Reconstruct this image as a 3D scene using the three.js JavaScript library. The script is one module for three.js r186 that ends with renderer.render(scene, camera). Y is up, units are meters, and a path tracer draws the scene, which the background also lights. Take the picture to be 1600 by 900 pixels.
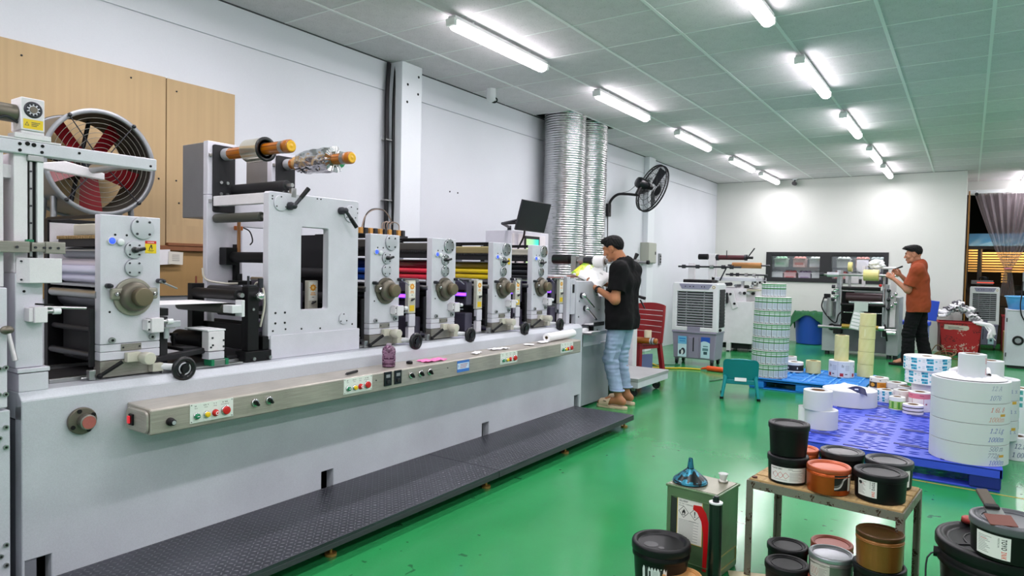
import * as THREE from 'three';
import { RoundedBoxGeometry } from 'three/addons/geometries/RoundedBoxGeometry.js';
import { mergeGeometries } from 'three/addons/utils/BufferGeometryUtils.js';
import { MarchingCubes } from 'three/addons/objects/MarchingCubes.js';
import { ImprovedNoise } from 'three/addons/math/ImprovedNoise.js';
import { RectAreaLightUniformsLib } from 'three/addons/lights/RectAreaLightUniformsLib.js';

// ---------------------------------------------------------------- camera, light, exposure
const scene = new THREE.Scene();
scene.background = new THREE.Color(0x9fb4c8);
const camera = new THREE.PerspectiveCamera(46.378, 16 / 9, 0.05, 100);
camera.position.set(0, 1.36, 0);
camera.up.set(-0.034, 0.999, -0.014);
camera.lookAt(-0.562, 1.36 - 0.031, -0.827);
const renderer = new THREE.WebGLRenderer({ antialias: true });
renderer.toneMapping = THREE.LinearToneMapping;
renderer.toneMappingExposure = 1.2;
renderer.shadowMap.enabled = true;
RectAreaLightUniformsLib.init();
const TUBE_LIGHT = 46, TUBE_GLOW = 10;      // radiance of a batten's area light, of its diffuser
const TUBE_COLOR = new THREE.Color(1.0, 0.935, 0.99);

// ---------------------------------------------------------------- helpers
let seed = 20240611;
const rnd = () => { seed = (seed * 1664525 + 1013904223) >>> 0; return seed / 4294967296; };
const rr = (a, b) => a + (b - a) * rnd();
const noise = new ImprovedNoise();
const V = (x, y, z) => new THREE.Vector3(x, y, z);
const V2 = (x, y) => new THREE.Vector2(x, y);
const used = {};
function numbered(n) { used[n] = (used[n] || 0) + 1; return used[n] === 1 ? n : `${n}_${String(used[n] - 1).padStart(3, '0')}`; }

function place(g, p, r, s) {
  const m = new THREE.Matrix4();
  const q = new THREE.Quaternion();
  if (r) q.setFromEuler(new THREE.Euler(r[0], r[1], r[2]));
  m.compose(V(...(p || [0, 0, 0])), q, s ? V(...s) : V(1, 1, 1));
  return g.applyMatrix4(m);
}
function B(w, h, d, x = 0, y = 0, z = 0, bevel = 0, rot) {          // box by size and centre
  const g = bevel ? new RoundedBoxGeometry(w, h, d, 1, Math.min(bevel, w * .49, h * .49, d * .49)) : new THREE.BoxGeometry(w, h, d);
  return place(g, [x, y, z], rot);
}
const BB = (x0, x1, y0, y1, z0, z1, bevel = 0) => B(Math.abs(x1 - x0), Math.abs(y1 - y0), Math.abs(z1 - z0), (x0 + x1) / 2, (y0 + y1) / 2, (z0 + z1) / 2, bevel);
const AX = { x: [0, 0, -Math.PI / 2], y: [0, 0, 0], z: [Math.PI / 2, 0, 0] };
function C(axis, r, len, x = 0, y = 0, z = 0, seg = 20, r2 = r) {    // cylinder centred at x y z; r2 = radius at the positive end
  return place(new THREE.CylinderGeometry(r2, r, len, seg), [x, y, z], AX[axis]);
}
function L(axis, prof, x = 0, y = 0, z = 0, seg = 28) {               // lathe, profile [r, t] along the axis
  return place(new THREE.LatheGeometry(prof.map(p => V2(Math.max(p[0], 1e-5), p[1])), seg), [x, y, z], AX[axis]);
}
function S(r, x = 0, y = 0, z = 0, sx = 1, sy = 1, sz = 1, a = 16, b = 12) { return place(new THREE.SphereGeometry(r, a, b), [x, y, z], null, [sx, sy, sz]); }
function tube(pts, r, n = 24, seg = 8, closed = false) {
  return new THREE.TubeGeometry(new THREE.CatmullRomCurve3(pts.map(p => V(...p)), closed, 'centripetal'), n, r, seg, closed);
}
function bar(a, b, r, r2 = r, seg = 12) {                             // round bar between two points
  const A = V(...a), D = V(...b).sub(A), len = D.length();
  const g = new THREE.CylinderGeometry(r2, r, len, seg); g.translate(0, len / 2, 0);
  g.applyQuaternion(new THREE.Quaternion().setFromUnitVectors(V(0, 1, 0), D.normalize()));
  return g.translate(A.x, A.y, A.z);
}
function flatBar(a, b, w, t, up = [0, 1, 0]) {                        // rectangular bar between two points
  const A = V(...a), D = V(...b).sub(A), len = D.length(); D.normalize();
  const sx = V(...up).cross(D).normalize(), uy = D.clone().cross(sx);
  const g = new THREE.BoxGeometry(w, t, len); g.translate(0, 0, len / 2);
  return g.applyMatrix4(new THREE.Matrix4().makeBasis(sx, uy, D).setPosition(A));
}
function shape(pts, holes = []) {
  const s = new THREE.Shape(pts.map(p => V2(p[0], p[1])));
  for (const h of holes) s.holes.push(h.curves ? h : new THREE.Path(h.map(p => V2(p[0], p[1]))));
  return s;
}
function circlePath(x, y, r, sy = 1) { const p = new THREE.Path(); p.absellipse(x, y, r, r * sy, 0, Math.PI * 2, true); return p; }
// extrude a shape drawn in (z, y) along x: x0..x1. shape's first coordinate is world z
function EX(s, x0, x1, bevel = 0, curve = 12) {
  const d = x1 - x0;
  const g = new THREE.ExtrudeGeometry(s, { depth: d - 2 * bevel, bevelEnabled: bevel > 0, bevelSize: bevel, bevelOffset: -bevel, bevelThickness: bevel, bevelSegments: 1, curveSegments: curve });
  g.translate(0, 0, bevel);
  // local (a, b, c) -> world (x0 + c, b, a): keep handedness by mirroring through a swap of order
  g.applyMatrix4(new THREE.Matrix4().set(0, 0, 1, x0, 0, 1, 0, 0, 1, 0, 0, 0, 0, 0, 0, 1));
  return flip(g);
}
// extrude a shape drawn in (x, y) along z: z0..z1
function EZ(s, z0, z1, bevel = 0, curve = 12) {
  const d = z1 - z0;
  const g = new THREE.ExtrudeGeometry(s, { depth: d - 2 * bevel, bevelEnabled: bevel > 0, bevelSize: bevel, bevelOffset: -bevel, bevelThickness: bevel, bevelSegments: 1, curveSegments: curve });
  return g.translate(0, 0, z0 + bevel);
}
// extrude a shape drawn in (x, z) along y: y0..y1
function EY(s, y0, y1, bevel = 0, curve = 12) {
  const g = EZ(s, 0, y1 - y0, bevel, curve);
  g.applyMatrix4(new THREE.Matrix4().set(1, 0, 0, 0, 0, 0, 1, y0, 0, 1, 0, 0, 0, 0, 0, 1));
  return flip(g);
}
function flip(g) {                                                     // the matrix above mirrors: turn the faces round again
  if (g.index) g = g.toNonIndexed();
  for (const k of ['position', 'normal', 'uv']) {
    const a = g.attributes[k]; if (!a) continue;
    const n = a.itemSize, arr = a.array;
    for (let i = 0; i < a.count; i += 3) for (let j = 0; j < n; j++) { const t = arr[(i + 1) * n + j]; arr[(i + 1) * n + j] = arr[(i + 2) * n + j]; arr[(i + 2) * n + j] = t; }
  }
  return g;
}
function backOf(g) {                                                   // the other side of a sheet
  const q = flip(g.clone()), n = q.attributes.normal.array; for (let i = 0; i < n.length; i++) n[i] = -n[i];
  return q;
}
function rrect(x0, x1, y0, y1, r) {
  const s = new THREE.Shape();
  s.moveTo(x0 + r, y0); s.lineTo(x1 - r, y0); s.quadraticCurveTo(x1, y0, x1, y0 + r); s.lineTo(x1, y1 - r); s.quadraticCurveTo(x1, y1, x1 - r, y1);
  s.lineTo(x0 + r, y1); s.quadraticCurveTo(x0, y1, x0, y1 - r); s.lineTo(x0, y0 + r); s.quadraticCurveTo(x0, y0, x0 + r, y0);
  return s;
}
function clean(g) {
  let q = g.index ? g.toNonIndexed() : g;
  for (const k of Object.keys(q.attributes)) if (!['position', 'normal', 'uv'].includes(k)) q.deleteAttribute(k);
  if (!q.attributes.normal) q.computeVertexNormals();
  if (!q.attributes.uv) q.setAttribute('uv', new THREE.BufferAttribute(new Float32Array(q.attributes.position.count * 2), 2));
  q.morphAttributes = {};
  return q;
}
function metreUV(g) {                                                  // uv in metres by the way a face points
  const p = g.attributes.position, n = g.attributes.normal, u = g.attributes.uv;
  for (let i = 0; i < p.count; i += 3) {
    let ax = 0, ay = 0, az = 0;
    for (let j = 0; j < 3; j++) { ax += n.getX(i + j); ay += n.getY(i + j); az += n.getZ(i + j); }
    ax = Math.abs(ax); ay = Math.abs(ay); az = Math.abs(az);
    for (let j = 0; j < 3; j++) {
      const x = p.getX(i + j), y = p.getY(i + j), z = p.getZ(i + j);
      if (ay >= ax && ay >= az) u.setXY(i + j, z, x); else if (ax >= az) u.setXY(i + j, z, y); else u.setXY(i + j, x, y);
    }
  }
  return g;
}
function geo(list, keep) {
  const arr = (Array.isArray(list) ? list : [list]).map(clean);
  const g = arr.length === 1 ? arr[0] : mergeGeometries(arr, false);
  return keep ? g : metreUV(g);
}
function part(name, list, mat, parent, keepUV = false) {              // one named mesh
  const m = new THREE.Mesh(geo(list, keepUV), mat);
  m.name = name; m.castShadow = m.receiveShadow = true;
  (parent || scene).add(m);
  return m;
}
function thing(name, label, category, pos = [0, 0, 0], turn = 0, group) {
  const o = new THREE.Group(); o.name = numbered(name); scene.add(o);
  o.position.set(...pos); o.rotation.y = turn;
  o.userData = { label, category }; if (group) o.userData.group = group;
  return o;
}
function solo(name, label, category, list, mat, pos = [0, 0, 0], turn = 0, group, keepUV) {   // a thing that is one mesh
  const m = part(numbered(name), list, mat, scene, keepUV);
  m.position.set(...pos); m.rotation.y = turn;
  m.userData = { label, category }; if (group) m.userData.group = group;
  return m;
}
function copy(o, label, pos, turn, group) {
  const c = o.clone(); c.name = numbered(o.name.replace(/_\d{3}$/, '')); scene.add(c);
  c.userData = { ...o.userData, label }; if (group) c.userData.group = group;
  if (pos) c.position.set(...pos); if (turn !== undefined) c.rotation.y = turn;
  return c;
}
function struct(name, list, mat, parent) { const m = part(name, list, mat, parent); if (!parent) m.userData = { kind: 'structure' }; return m; }
function sub(geoShared, name, mat, parent, p, r, s) {                 // mesh sharing a geometry
  const m = new THREE.Mesh(geoShared, mat); m.name = name; m.castShadow = m.receiveShadow = true;
  m.position.set(...p); if (r) m.rotation.set(...r); if (s) m.scale.set(...s); parent.add(m); return m;
}

// ---------------------------------------------------------------- textures and materials
function dataTex(n, fn, metres, srgb = true) {
  const a = new Uint8Array(n * n * 4);
  for (let j = 0; j < n; j++) for (let i = 0; i < n; i++) {
    const c = fn(i / n, j / n, i, j), k = (j * n + i) * 4;
    if (typeof c === 'number') { a[k] = a[k + 1] = a[k + 2] = Math.max(0, Math.min(255, c * 255)); } else for (let q = 0; q < 3; q++) a[k + q] = Math.max(0, Math.min(255, c[q] * 255));
    a[k + 3] = 255;
  }
  const t = new THREE.DataTexture(a, n, n, THREE.RGBAFormat);
  t.wrapS = t.wrapT = THREE.RepeatWrapping; t.magFilter = THREE.LinearFilter; t.minFilter = THREE.LinearFilter;
  if (srgb) t.colorSpace = THREE.SRGBColorSpace;
  t.repeat.set(1 / metres, 1 / metres); t.needsUpdate = true;
  return t;
}
// periodic value noise
const lat = new Float32Array(65536); for (let i = 0; i < 65536; i++) lat[i] = rnd();
function vn(x, y, per, s = 0) {
  const xi = Math.floor(x), yi = Math.floor(y), fx = x - xi, fy = y - yi, sm = t => t * t * (3 - 2 * t);
  const h = (a, b) => lat[((((a % per) + per) % per) * 157 + (((b % per) + per) % per) * 2371 + s * 7919) & 65535];
  const u = sm(fx), v = sm(fy);
  return (h(xi, yi) * (1 - u) + h(xi + 1, yi) * u) * (1 - v) + (h(xi, yi + 1) * (1 - u) + h(xi + 1, yi + 1) * u) * v;
}
const fbm = (u, v, f, o, s = 0) => { let t = 0, a = .5, m = 0; for (let i = 0; i < o; i++) { t += a * vn(u * f, v * f, f, s + i); m += a; a *= .5; f *= 2; } return t / m; };
function canvasTex(w, h, draw) {
  const c = document.createElement('canvas'); c.width = w; c.height = h;
  draw(c.getContext('2d'), w, h);
  const t = new THREE.CanvasTexture(c); t.colorSpace = THREE.SRGBColorSpace; t.anisotropy = 4; return t;
}
const M = {};
const std = (color, roughness = .5, metalness = 0, o = {}) => new THREE.MeshStandardMaterial({ color, roughness, metalness, ...o });
const phy = (color, roughness = .5, metalness = 0, o = {}) => new THREE.MeshPhysicalMaterial({ color, roughness, metalness, ...o });
const tSpeck = dataTex(512, (u, v) => { const n = .93 + .05 * fbm(u, v, 8, 3, 3) + .055 * (rnd() - .5); return n; }, .6);
const tSpeckBig = dataTex(512, (u, v) => { const a = fbm(u, v, 5, 4, 9), b = rnd(); const n = .90 + .10 * a + .05 * (b - .5); return [n * .985, n * (1 + .012 * (a - .5)), n]; }, 1.3);
const tWall = dataTex(512, (u, v) => { const n = .955 + .04 * fbm(u, v, 4, 4, 17) + .012 * (rnd() - .5); return n; }, 2.4);
const tBrush = dataTex(256, (u, v) => .80 + .2 * vn(u * 6, v * 128, 128, 5) * .6 + .06 * rnd() + .1 * fbm(u, v, 4, 2, 8), .35);
const tBrushRough = dataTex(256, (u, v) => .62 + .3 * fbm(u, v, 5, 3, 41), .5, false);
M.wall = std(0xd6d9df, .85, 0, { map: tWall });
M.wallDim = std(0xd6d8d3, .85, 0, { map: tWall });
M.paint = std(0xd9d8e2, .42, 0, { map: tSpeck });
M.paintDark = std(0x7d8089, .5, 0, { map: tSpeck });
M.bed = std(0xcecfd7, .45, 0, { map: tSpeckBig });
M.bedGrey = std(0x9aa0a6, .5, 0, { map: tSpeckBig });
M.white = std(0xe9e5ea, .45, 0, { map: tSpeck });
M.cream = std(0xcfccbd, .5, 0, { map: tSpeck });
M.steel = std(0xa8a39a, .42, .6, { map: tBrush, roughnessMap: tBrushRough });
M.console = std(0xb3ada3, .42, .3, { map: tBrush, roughnessMap: tBrushRough });
M.steelPlain = std(0xa9aaaa, .35, 1);
M.chrome = std(0xd6d8da, .16, 1);
M.disc = std(0xc4c6cc, .38, .55);
M.bronze = std(0x6d675c, .45, .6);
M.black = phy(0x0c0c0f, .5, 0, { specularIntensity: .6 });
M.blackGloss = std(0x101115, .28, 0);
M.rubber = std(0x1b1b1f, .6, 0);
M.olive = std(0x45463f, .45, 0);
M.dark = std(0x15151a, .7, 0);
M.bolt = std(0x3c3d42, .4, .7);
M.hole = std(0x08080a, .9, 0);
M.red = std(0xc51f1f, .4, 0);
M.green = std(0x127a52, .4, 0);
M.yellow = std(0xe8c21a, .45, 0);
M.amber = phy(0xa05a02, .28, 0, { clearcoat: .6 });
M.amberCap = phy(0xe58e08, .25, 0, { clearcoat: .8 });
M.paper = std(0xeeeef0, .8, 0);
M.plasticWhite = std(0xdfe1e4, .35, 0);
M.blueLed = std(0x2e50ff, .4, 0, { emissive: 0x3c5cff, emissiveIntensity: .8 });
M.uv = std(0x5a2cff, .4, 0, { emissive: 0x6a30ff, emissiveIntensity: 5 });
M.uvSoft = std(0x6a58b0, .5, 0, { emissive: 0x5a34e0, emissiveIntensity: .3 });
// ---------------------------------------------------------------- the room
const XL = -4.49, ZB = -14.28, HC = 3.22, XR = 4.6, ZF = 3.2, ZA = -16.0;
{
  const tFloor = dataTex(1024, (u, v) => {
    const a = fbm(u, v, 3, 5, 21), b = fbm(u, v, 24, 3, 33), s = rnd();
    let k = .86 + .2 * a + .06 * (b - .5) + .03 * (s - .5);
    const d = vn(u * 90, v * 90, 90, 61) > .93 && b > .55 ? .72 : 1;
    return [.175 * k * d, .57 * k * d, .325 * k * (1 + .06 * (a - .5)) * d];
  }, 4.2);
  const tFloorR = dataTex(512, (u, v) => .60 + .5 * fbm(u, v, 6, 4, 71) - .2 * fbm(u, v, 2, 3, 75), 2.7, false);
  M.floor = phy(0xffffff, .27, 0, { map: tFloor, roughnessMap: tFloorR, specularIntensity: 1, ior: 1.55 });
  struct('floor', BB(XL - .2, XR + .2, -.15, 0, ZF + .2, ZA - 4.2), M.floor);
  // left wall: a lower sheet and a proud upper sheet with a groove between them
  const wl = struct('wall_left', BB(XL - .2, XL - .012, 0, HC + .3, ZF + .2, ZB - .2), M.wall);
  part('wall_panel', BB(XL - .012, XL, 0, 2.945, ZF, ZB, .003), M.wall, wl);
  part('wall_panel', BB(XL - .012, XL, 2.957, HC + .1, ZF, ZB, .003), M.wall, wl);
  // back wall, with the opening of the window
  const wb = struct('wall_back', [BB(XL - .2, -3.44, 0, HC + .3, ZB, ZB - .18), BB(-1.25, -.09, 0, HC + .3, ZB, ZB - .18), BB(-3.44, -1.25, 0, 1.18, ZB, ZB - .18), BB(-3.44, -1.25, 1.775, HC + .3, ZB, ZB - .18)], M.wallDim);
  // the end of the partition, running on to the window of the annexe
  struct('wall_annex', BB(-.21, -.09, 0, HC + .3, ZB - .18, ZA), M.wallDim);
  struct('wall_right', BB(XR, XR + .2, 0, HC + .3, ZF + .2, ZA - 4), M.wall);
  struct('wall_front', BB(XL - .2, XR + .2, 0, HC + .3, ZF, ZF + .2), M.wall);
  // far wall of the annexe: sill, header and right jamb round a wide opening
  struct('wall_far', [BB(-.09, XR, HC - .26, HC + .3, ZA, ZA - .15), BB(2.9, XR, 0, HC - .26, ZA, ZA - .15)], M.wallDim);
  // what lies behind it: a dark shed
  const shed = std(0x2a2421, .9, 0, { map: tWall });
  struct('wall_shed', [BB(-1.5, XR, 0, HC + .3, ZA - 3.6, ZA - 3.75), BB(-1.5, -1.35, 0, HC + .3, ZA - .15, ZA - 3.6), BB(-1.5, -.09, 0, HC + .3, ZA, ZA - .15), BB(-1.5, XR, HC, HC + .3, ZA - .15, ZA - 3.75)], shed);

  // suspended ceiling: slab above, tiles and tee bars
  const tTile = dataTex(256, (u, v) => { const n = .9 + .05 * fbm(u, v, 6, 3, 91); return (vn(u * 90, v * 90, 90, 95) > .82 ? n * .9 : n) + .03 * (rnd() - .5); }, .5);
  const tileMats = [0xe6e0e4, 0xe0dce0, 0xe9e4e7, 0xe3dde1].map(c => std(c, .9, 0, { map: tTile }));
  M.tee = std(0xe6e8e8, .5, 0);
  const slab = struct('ceiling', BB(XL - .2, XR + .2, HC + .12, HC + .3, ZF + .2, ZA - .2), std(0x55575a, .9, 0));
  const xs = [XL, -3.94, -3.27, -2.6, -1.93, -1.26, -.59, .08, .75, 1.42, 2.09, 2.76, 3.43, 4.1, XR];
  const zs = []; for (let z = -.36; z > ZA + .3; z -= .6) zs.push(z); zs.push(ZA); zs.unshift(.24, .84, 1.44, 2.04, 2.64, ZF);
  zs.sort((a, b) => b - a);
  const cache = {};
  const vis = (x, z) => { const d = -z; return d > 1.5 && x < .085 * d + .7; };
  const rest = [];
  for (let i = 0; i < xs.length - 1; i++) for (let j = 0; j < zs.length - 1; j++) {
    const w = xs[i + 1] - xs[i] - .012, d = zs[j] - zs[j + 1] - .012, x = (xs[i] + xs[i + 1]) / 2, z = (zs[j] + zs[j + 1]) / 2;
    if (x < -3.95 && z < -6.6 && z > -8.4) { // the ducts go up here: their tiles are cut
      if (z > -6.9) rest.push(B(w, .014, d, x, HC + .008, z)); continue;
    }
    if (vis(x, z)) {
      const k = w.toFixed(3) + d.toFixed(3); cache[k] = cache[k] || geo(B(w, .014, d, 0, 0, 0, .003));
      sub(cache[k], 'ceiling_tile', tileMats[Math.floor(rnd() * 4)], slab, [x, HC + .0075 + rr(-.001, .001), z]);
    } else rest.push(B(w, .014, d, x, HC + .008, z));
  }
  const more = part('ceiling_tile', rest, tileMats[0], slab); more.userData.kind = 'stuff';
  for (const x of xs.slice(1, -1)) part('tee_bar', [B(.024, .004, ZF - ZA, x, HC - .001, (ZF + ZA) / 2), B(.012, .012, ZF - ZA, x, HC + .006, (ZF + ZA) / 2)], M.tee, slab);
  for (const z of zs.slice(1, -1)) part('cross_tee', B(XR - XL, .003, .013, (XL + XR) / 2, HC + .0005, z), M.tee, slab);
  struct('trim_1', [BB(XL, XL + .022, HC - .003, HC + .001, ZF, ZB), BB(XL, -.09, HC - .003, HC + .001, ZB, ZB + .022)], std(0x3b3c3e, .6, 0));

  // steel columns against the left wall
  const colMat = std(0xdde1e6, .6, 0, { map: tWall });
  for (const [z, w, d] of [[-4.66, .27, .16], [-10.55, .27, .09]]) {
    const c = struct(z > -6 ? 'trim_2' : 'trim_3', [BB(XL, XL + d, 0, HC, z - w / 2, z + w / 2, .006)], colMat);
    if (z > -6) for (const [y, dz] of [[3.12, -.085], [3.02, .06], [2.96, -.08], [2.86, .065]]) part('bolt_hole', C('x', .012, .004, XL + d, y, z + dz, 12), M.hole, c);
  }
}
// cables strapped to the first column
{
  const t = thing('cable_bundle', 'black cable bundle strapped to the white wall column, from ceiling to machine', 'cable', [0, 0, 0]);
  for (const [dz, dx] of [[0, 0], [.028, .012], [-.05, .03]]) {
    const z = -4.47 + dz, x = XL + .035 + dx;
    part('cable', tube([[x, 3.2, z - .02], [x, 2.9, z], [x + .01, 2.3, z + .012 * Math.sin(dz * 90)], [x, 1.7, z - .01], [x, 1.0, z]], .014, 30, 8), M.black, t);
  }
  for (const y of [2.5, 1.95]) part('cable_tie', B(.06, .012, .1, XL + .04, y, -4.475), std(0x8a8a8a, .6), t);
}
// window of the store behind the back wall
{
  const w = struct('window_1', [BB(-3.44, -1.25, 1.18, 1.24, ZB + .02, ZB - .08), BB(-3.44, -1.25, 1.715, 1.775, ZB + .02, ZB - .08), BB(-3.44, -3.34, 1.24, 1.715, ZB + .02, ZB - .08), BB(-1.33, -1.25, 1.24, 1.715, ZB + .02, ZB - .08), BB(-2.43, -2.22, 1.24, 1.715, ZB + .015, ZB - .07)], std(0x1b1c1f, .4, 0));
  part('window_sash', [BB(-3.34, -2.43, 1.24, 1.265, ZB, ZB - .04), BB(-3.34, -2.43, 1.69, 1.715, ZB, ZB - .04), BB(-2.22, -1.33, 1.24, 1.265, ZB, ZB - .04), BB(-2.22, -1.33, 1.69, 1.715, ZB, ZB - .04)], std(0x26272a, .4), w);
  const glass = phy(0xffffff, .03, 0, { transmission: 1, thickness: 0, ior: 1.45 });
  part('window_pane', BB(-3.34, -2.43, 1.26, 1.7, ZB - .03, ZB - .034), glass, w);
  part('window_pane', BB(-2.22, -1.33, 1.26, 1.7, ZB - .03, ZB - .034), glass, w);
  struct('wall_store', [BB(-3.7, -1.0, 1.0, 2.0, ZB - 1.0, ZB - 1.1), BB(-3.7, -3.6, 1.0, 2.0, ZB - .18, ZB - 1), BB(-1.1, -1, 1, 2, ZB - .18, ZB - 1), BB(-3.7, -1, 2, 2.1, ZB - .18, ZB - 1.1), BB(-3.7, -1, .9, 1, ZB - .18, ZB - 1.1)], std(0x8b9196, .8));
  const rack = thing('storage_rack', 'grey two-tier storage rack seen behind the black framed window', 'rack', [0, 0, 0]);
  for (const y of [1.19, 1.475]) part('shelf', BB(-3.55, -1.15, y - .02, y, ZB - .2, ZB - .7), std(0x7f868d, .5), rack);
  for (const x of [-3.5, -2.33, -1.2]) part('upright', BB(x - .02, x + .02, 1.0, 1.9, ZB - .66, ZB - .7), std(0x6c7278, .5), rack);
  const light = new THREE.RectAreaLight(0xffffff, 9, 2.2, .1); light.position.set(-2.33, 1.985, ZB - .32); light.rotation.x = -Math.PI / 2; scene.add(light);
  const st = thing('store_light', 'strip light above the storage bins behind the window', 'light', [-2.33, 1.992, ZB - .32]);
  part('diffuser', B(2.2, .012, .1), std(0xffffff, .5, 0, { emissive: 0xffffff, emissiveIntensity: 2.5 }), st);
  const cols = [['pale green', 0x9fc9b0], ['pink', 0xd79a96], ['clear white', 0xcfd6d6], ['clear grey', 0xb9c4c8], ['red and white', 0xc96a6c], ['violet and red', 0x9a86a8], ['grey white', 0xc4cdcd]];
  let first;
  const spots = [[-3.22, 1, 0], [-2.86, 1, 1], [-2.55, 1, 2], [-3.28, 0, 3], [-3.03, 0, 4], [-2.75, 0, 5], [-2.5, 0, 6], [-2.05, 1, 2], [-1.72, 1, 1], [-1.46, 1, 3], [-2.1, 0, 4], [-1.8, 0, 6], [-1.5, 0, 5]];
  const row = ['upper', 'lower'];
  spots.forEach(([x, up, ci], i) => {
    const side = i < 7 ? 'left' : 'right', n = { '-3.22': 'first', '-2.86': 'middle', '-2.55': 'last', '-3.28': 'first', '-3.03': 'second', '-2.75': 'third', '-2.5': 'last', '-2.05': 'first', '-1.72': 'middle', '-1.46': 'last', '-2.1': 'first', '-1.8': 'middle', '-1.5': 'last' }[String(x)];
    const b = thing('storage_bin', `${n} bin with ${cols[ci][0]} contents on the ${up ? 'upper' : 'lower'} shelf in ${side} window half`, 'bin', [x, up ? 1.475 : 1.19, ZB - .36], 0, 'storage bins behind the window');
    part('tray', [B(.23, .17, .24, 0, .085, 0, .012), B(.25, .02, .26, 0, .17, 0, .006)], std(new THREE.Color(cols[ci][1]).lerp(new THREE.Color(0xdfe6e6), .45), .35), b);
    part('label_strip', B(.16, .05, .004, 0, .07, .122), std(cols[ci][1], .7), b);
    for (let k = 0; k < 3; k++) part('content', S(.045, -.07 + k * .07, .19, 0, 1, .7, 1, 8, 6), std(new THREE.Color(cols[ci][1]).multiplyScalar(.8 + .1 * k), .6), b);
  });
}
// fluorescent battens
{
  const body = std(0xdadcdc, .5), cap = std(0xf2f2f2, .5);
  const glow = std(0xffffff, .4, 0, { emissive: TUBE_COLOR, emissiveIntensity: TUBE_GLOW });
  const gb = geo(B(.07, .03, 1.3, 0, 0, 0, .006)), gd = geo(place(new THREE.CapsuleGeometry(.045, 1.2, 5, 14), [0, 0, 0], [Math.PI / 2, 0, 0], [1, 1, .8])), gc = geo(B(.085, .055, .035, 0, 0, 0, .008)), gr = geo(B(.02, .03, .02));
  const ord = ['nearest', 'second', 'third', 'fourth', 'fifth'];
  function batten(x, z, label, group) {
    const t = thing('ceiling_light', label, 'light', [x, HC, z], 0, group);
    sub(gb, 'housing', body, t, [0, -.04, 0]); sub(gd, 'diffuser', glow, t, [0, -.09, 0]);
    sub(gc, 'end_cap', cap, t, [0, -.075, .65]); sub(gc, 'end_cap', cap, t, [0, -.075, -.65]); for (const q of [-.4, .4]) sub(gr, 'hanger', body, t, [0, -.012, q]);
    const l = new THREE.RectAreaLight(TUBE_COLOR, TUBE_LIGHT, .1, 1.25);
    l.position.set(x, HC - .14, z); l.rotation.x = -Math.PI / 2; scene.add(l);
  }
  [-4.5, -6.82, -9.1, -11.5, -13.35].forEach((z, i) => batten(-3.2, z, `${ord[i]} lit batten in the ceiling row along the left wall`, 'ceiling battens, left row'));
  [-4.37, -6.7, -9.05, -11.45, -13.3].forEach((z, i) => batten(-1.24, z, `${ord[i]} lit batten in the ceiling row over the open floor`, 'ceiling battens, middle row'));
  batten(.78, -15.35, 'lit batten on the ceiling in front of the curtained opening', 'ceiling battens, annexe');
  for (const z of [-2.2, .1, 2.3]) { const w = { '-2.2': 'just ahead of', '0.1': 'level with', '2.3': 'behind' }[z]; batten(-3.2, z, `lit ceiling batten over the near machine end, ${w} the viewpoint`, 'ceiling battens out of view'); batten(-1.24, z, `lit ceiling batten over the middle of the floor, ${w} the viewpoint`, 'ceiling battens out of view'); }
  [-12.9, -10.5, -8.1, -5.7, -3.3, -.9, 1.5].forEach((z, i) => batten(1.15, z, `${['first', 'second', 'third', 'fourth', 'fifth', 'sixth', 'last'][i]} lit batten from the back wall in the row right of view`, 'ceiling battens out of view'));
  [-9.3, -4.5, -.9].forEach((z, i) => batten(3.1, z, `${['far', 'middle', 'near'][i]} lit batten of the row along the right wall`, 'ceiling battens out of view'));
}
struct('trim_4', place(new THREE.BoxGeometry(1.5, .002, .012), [.45, .001, -5.16], [0, -.03, 0]), std(0xb49a3a, .6));
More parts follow.
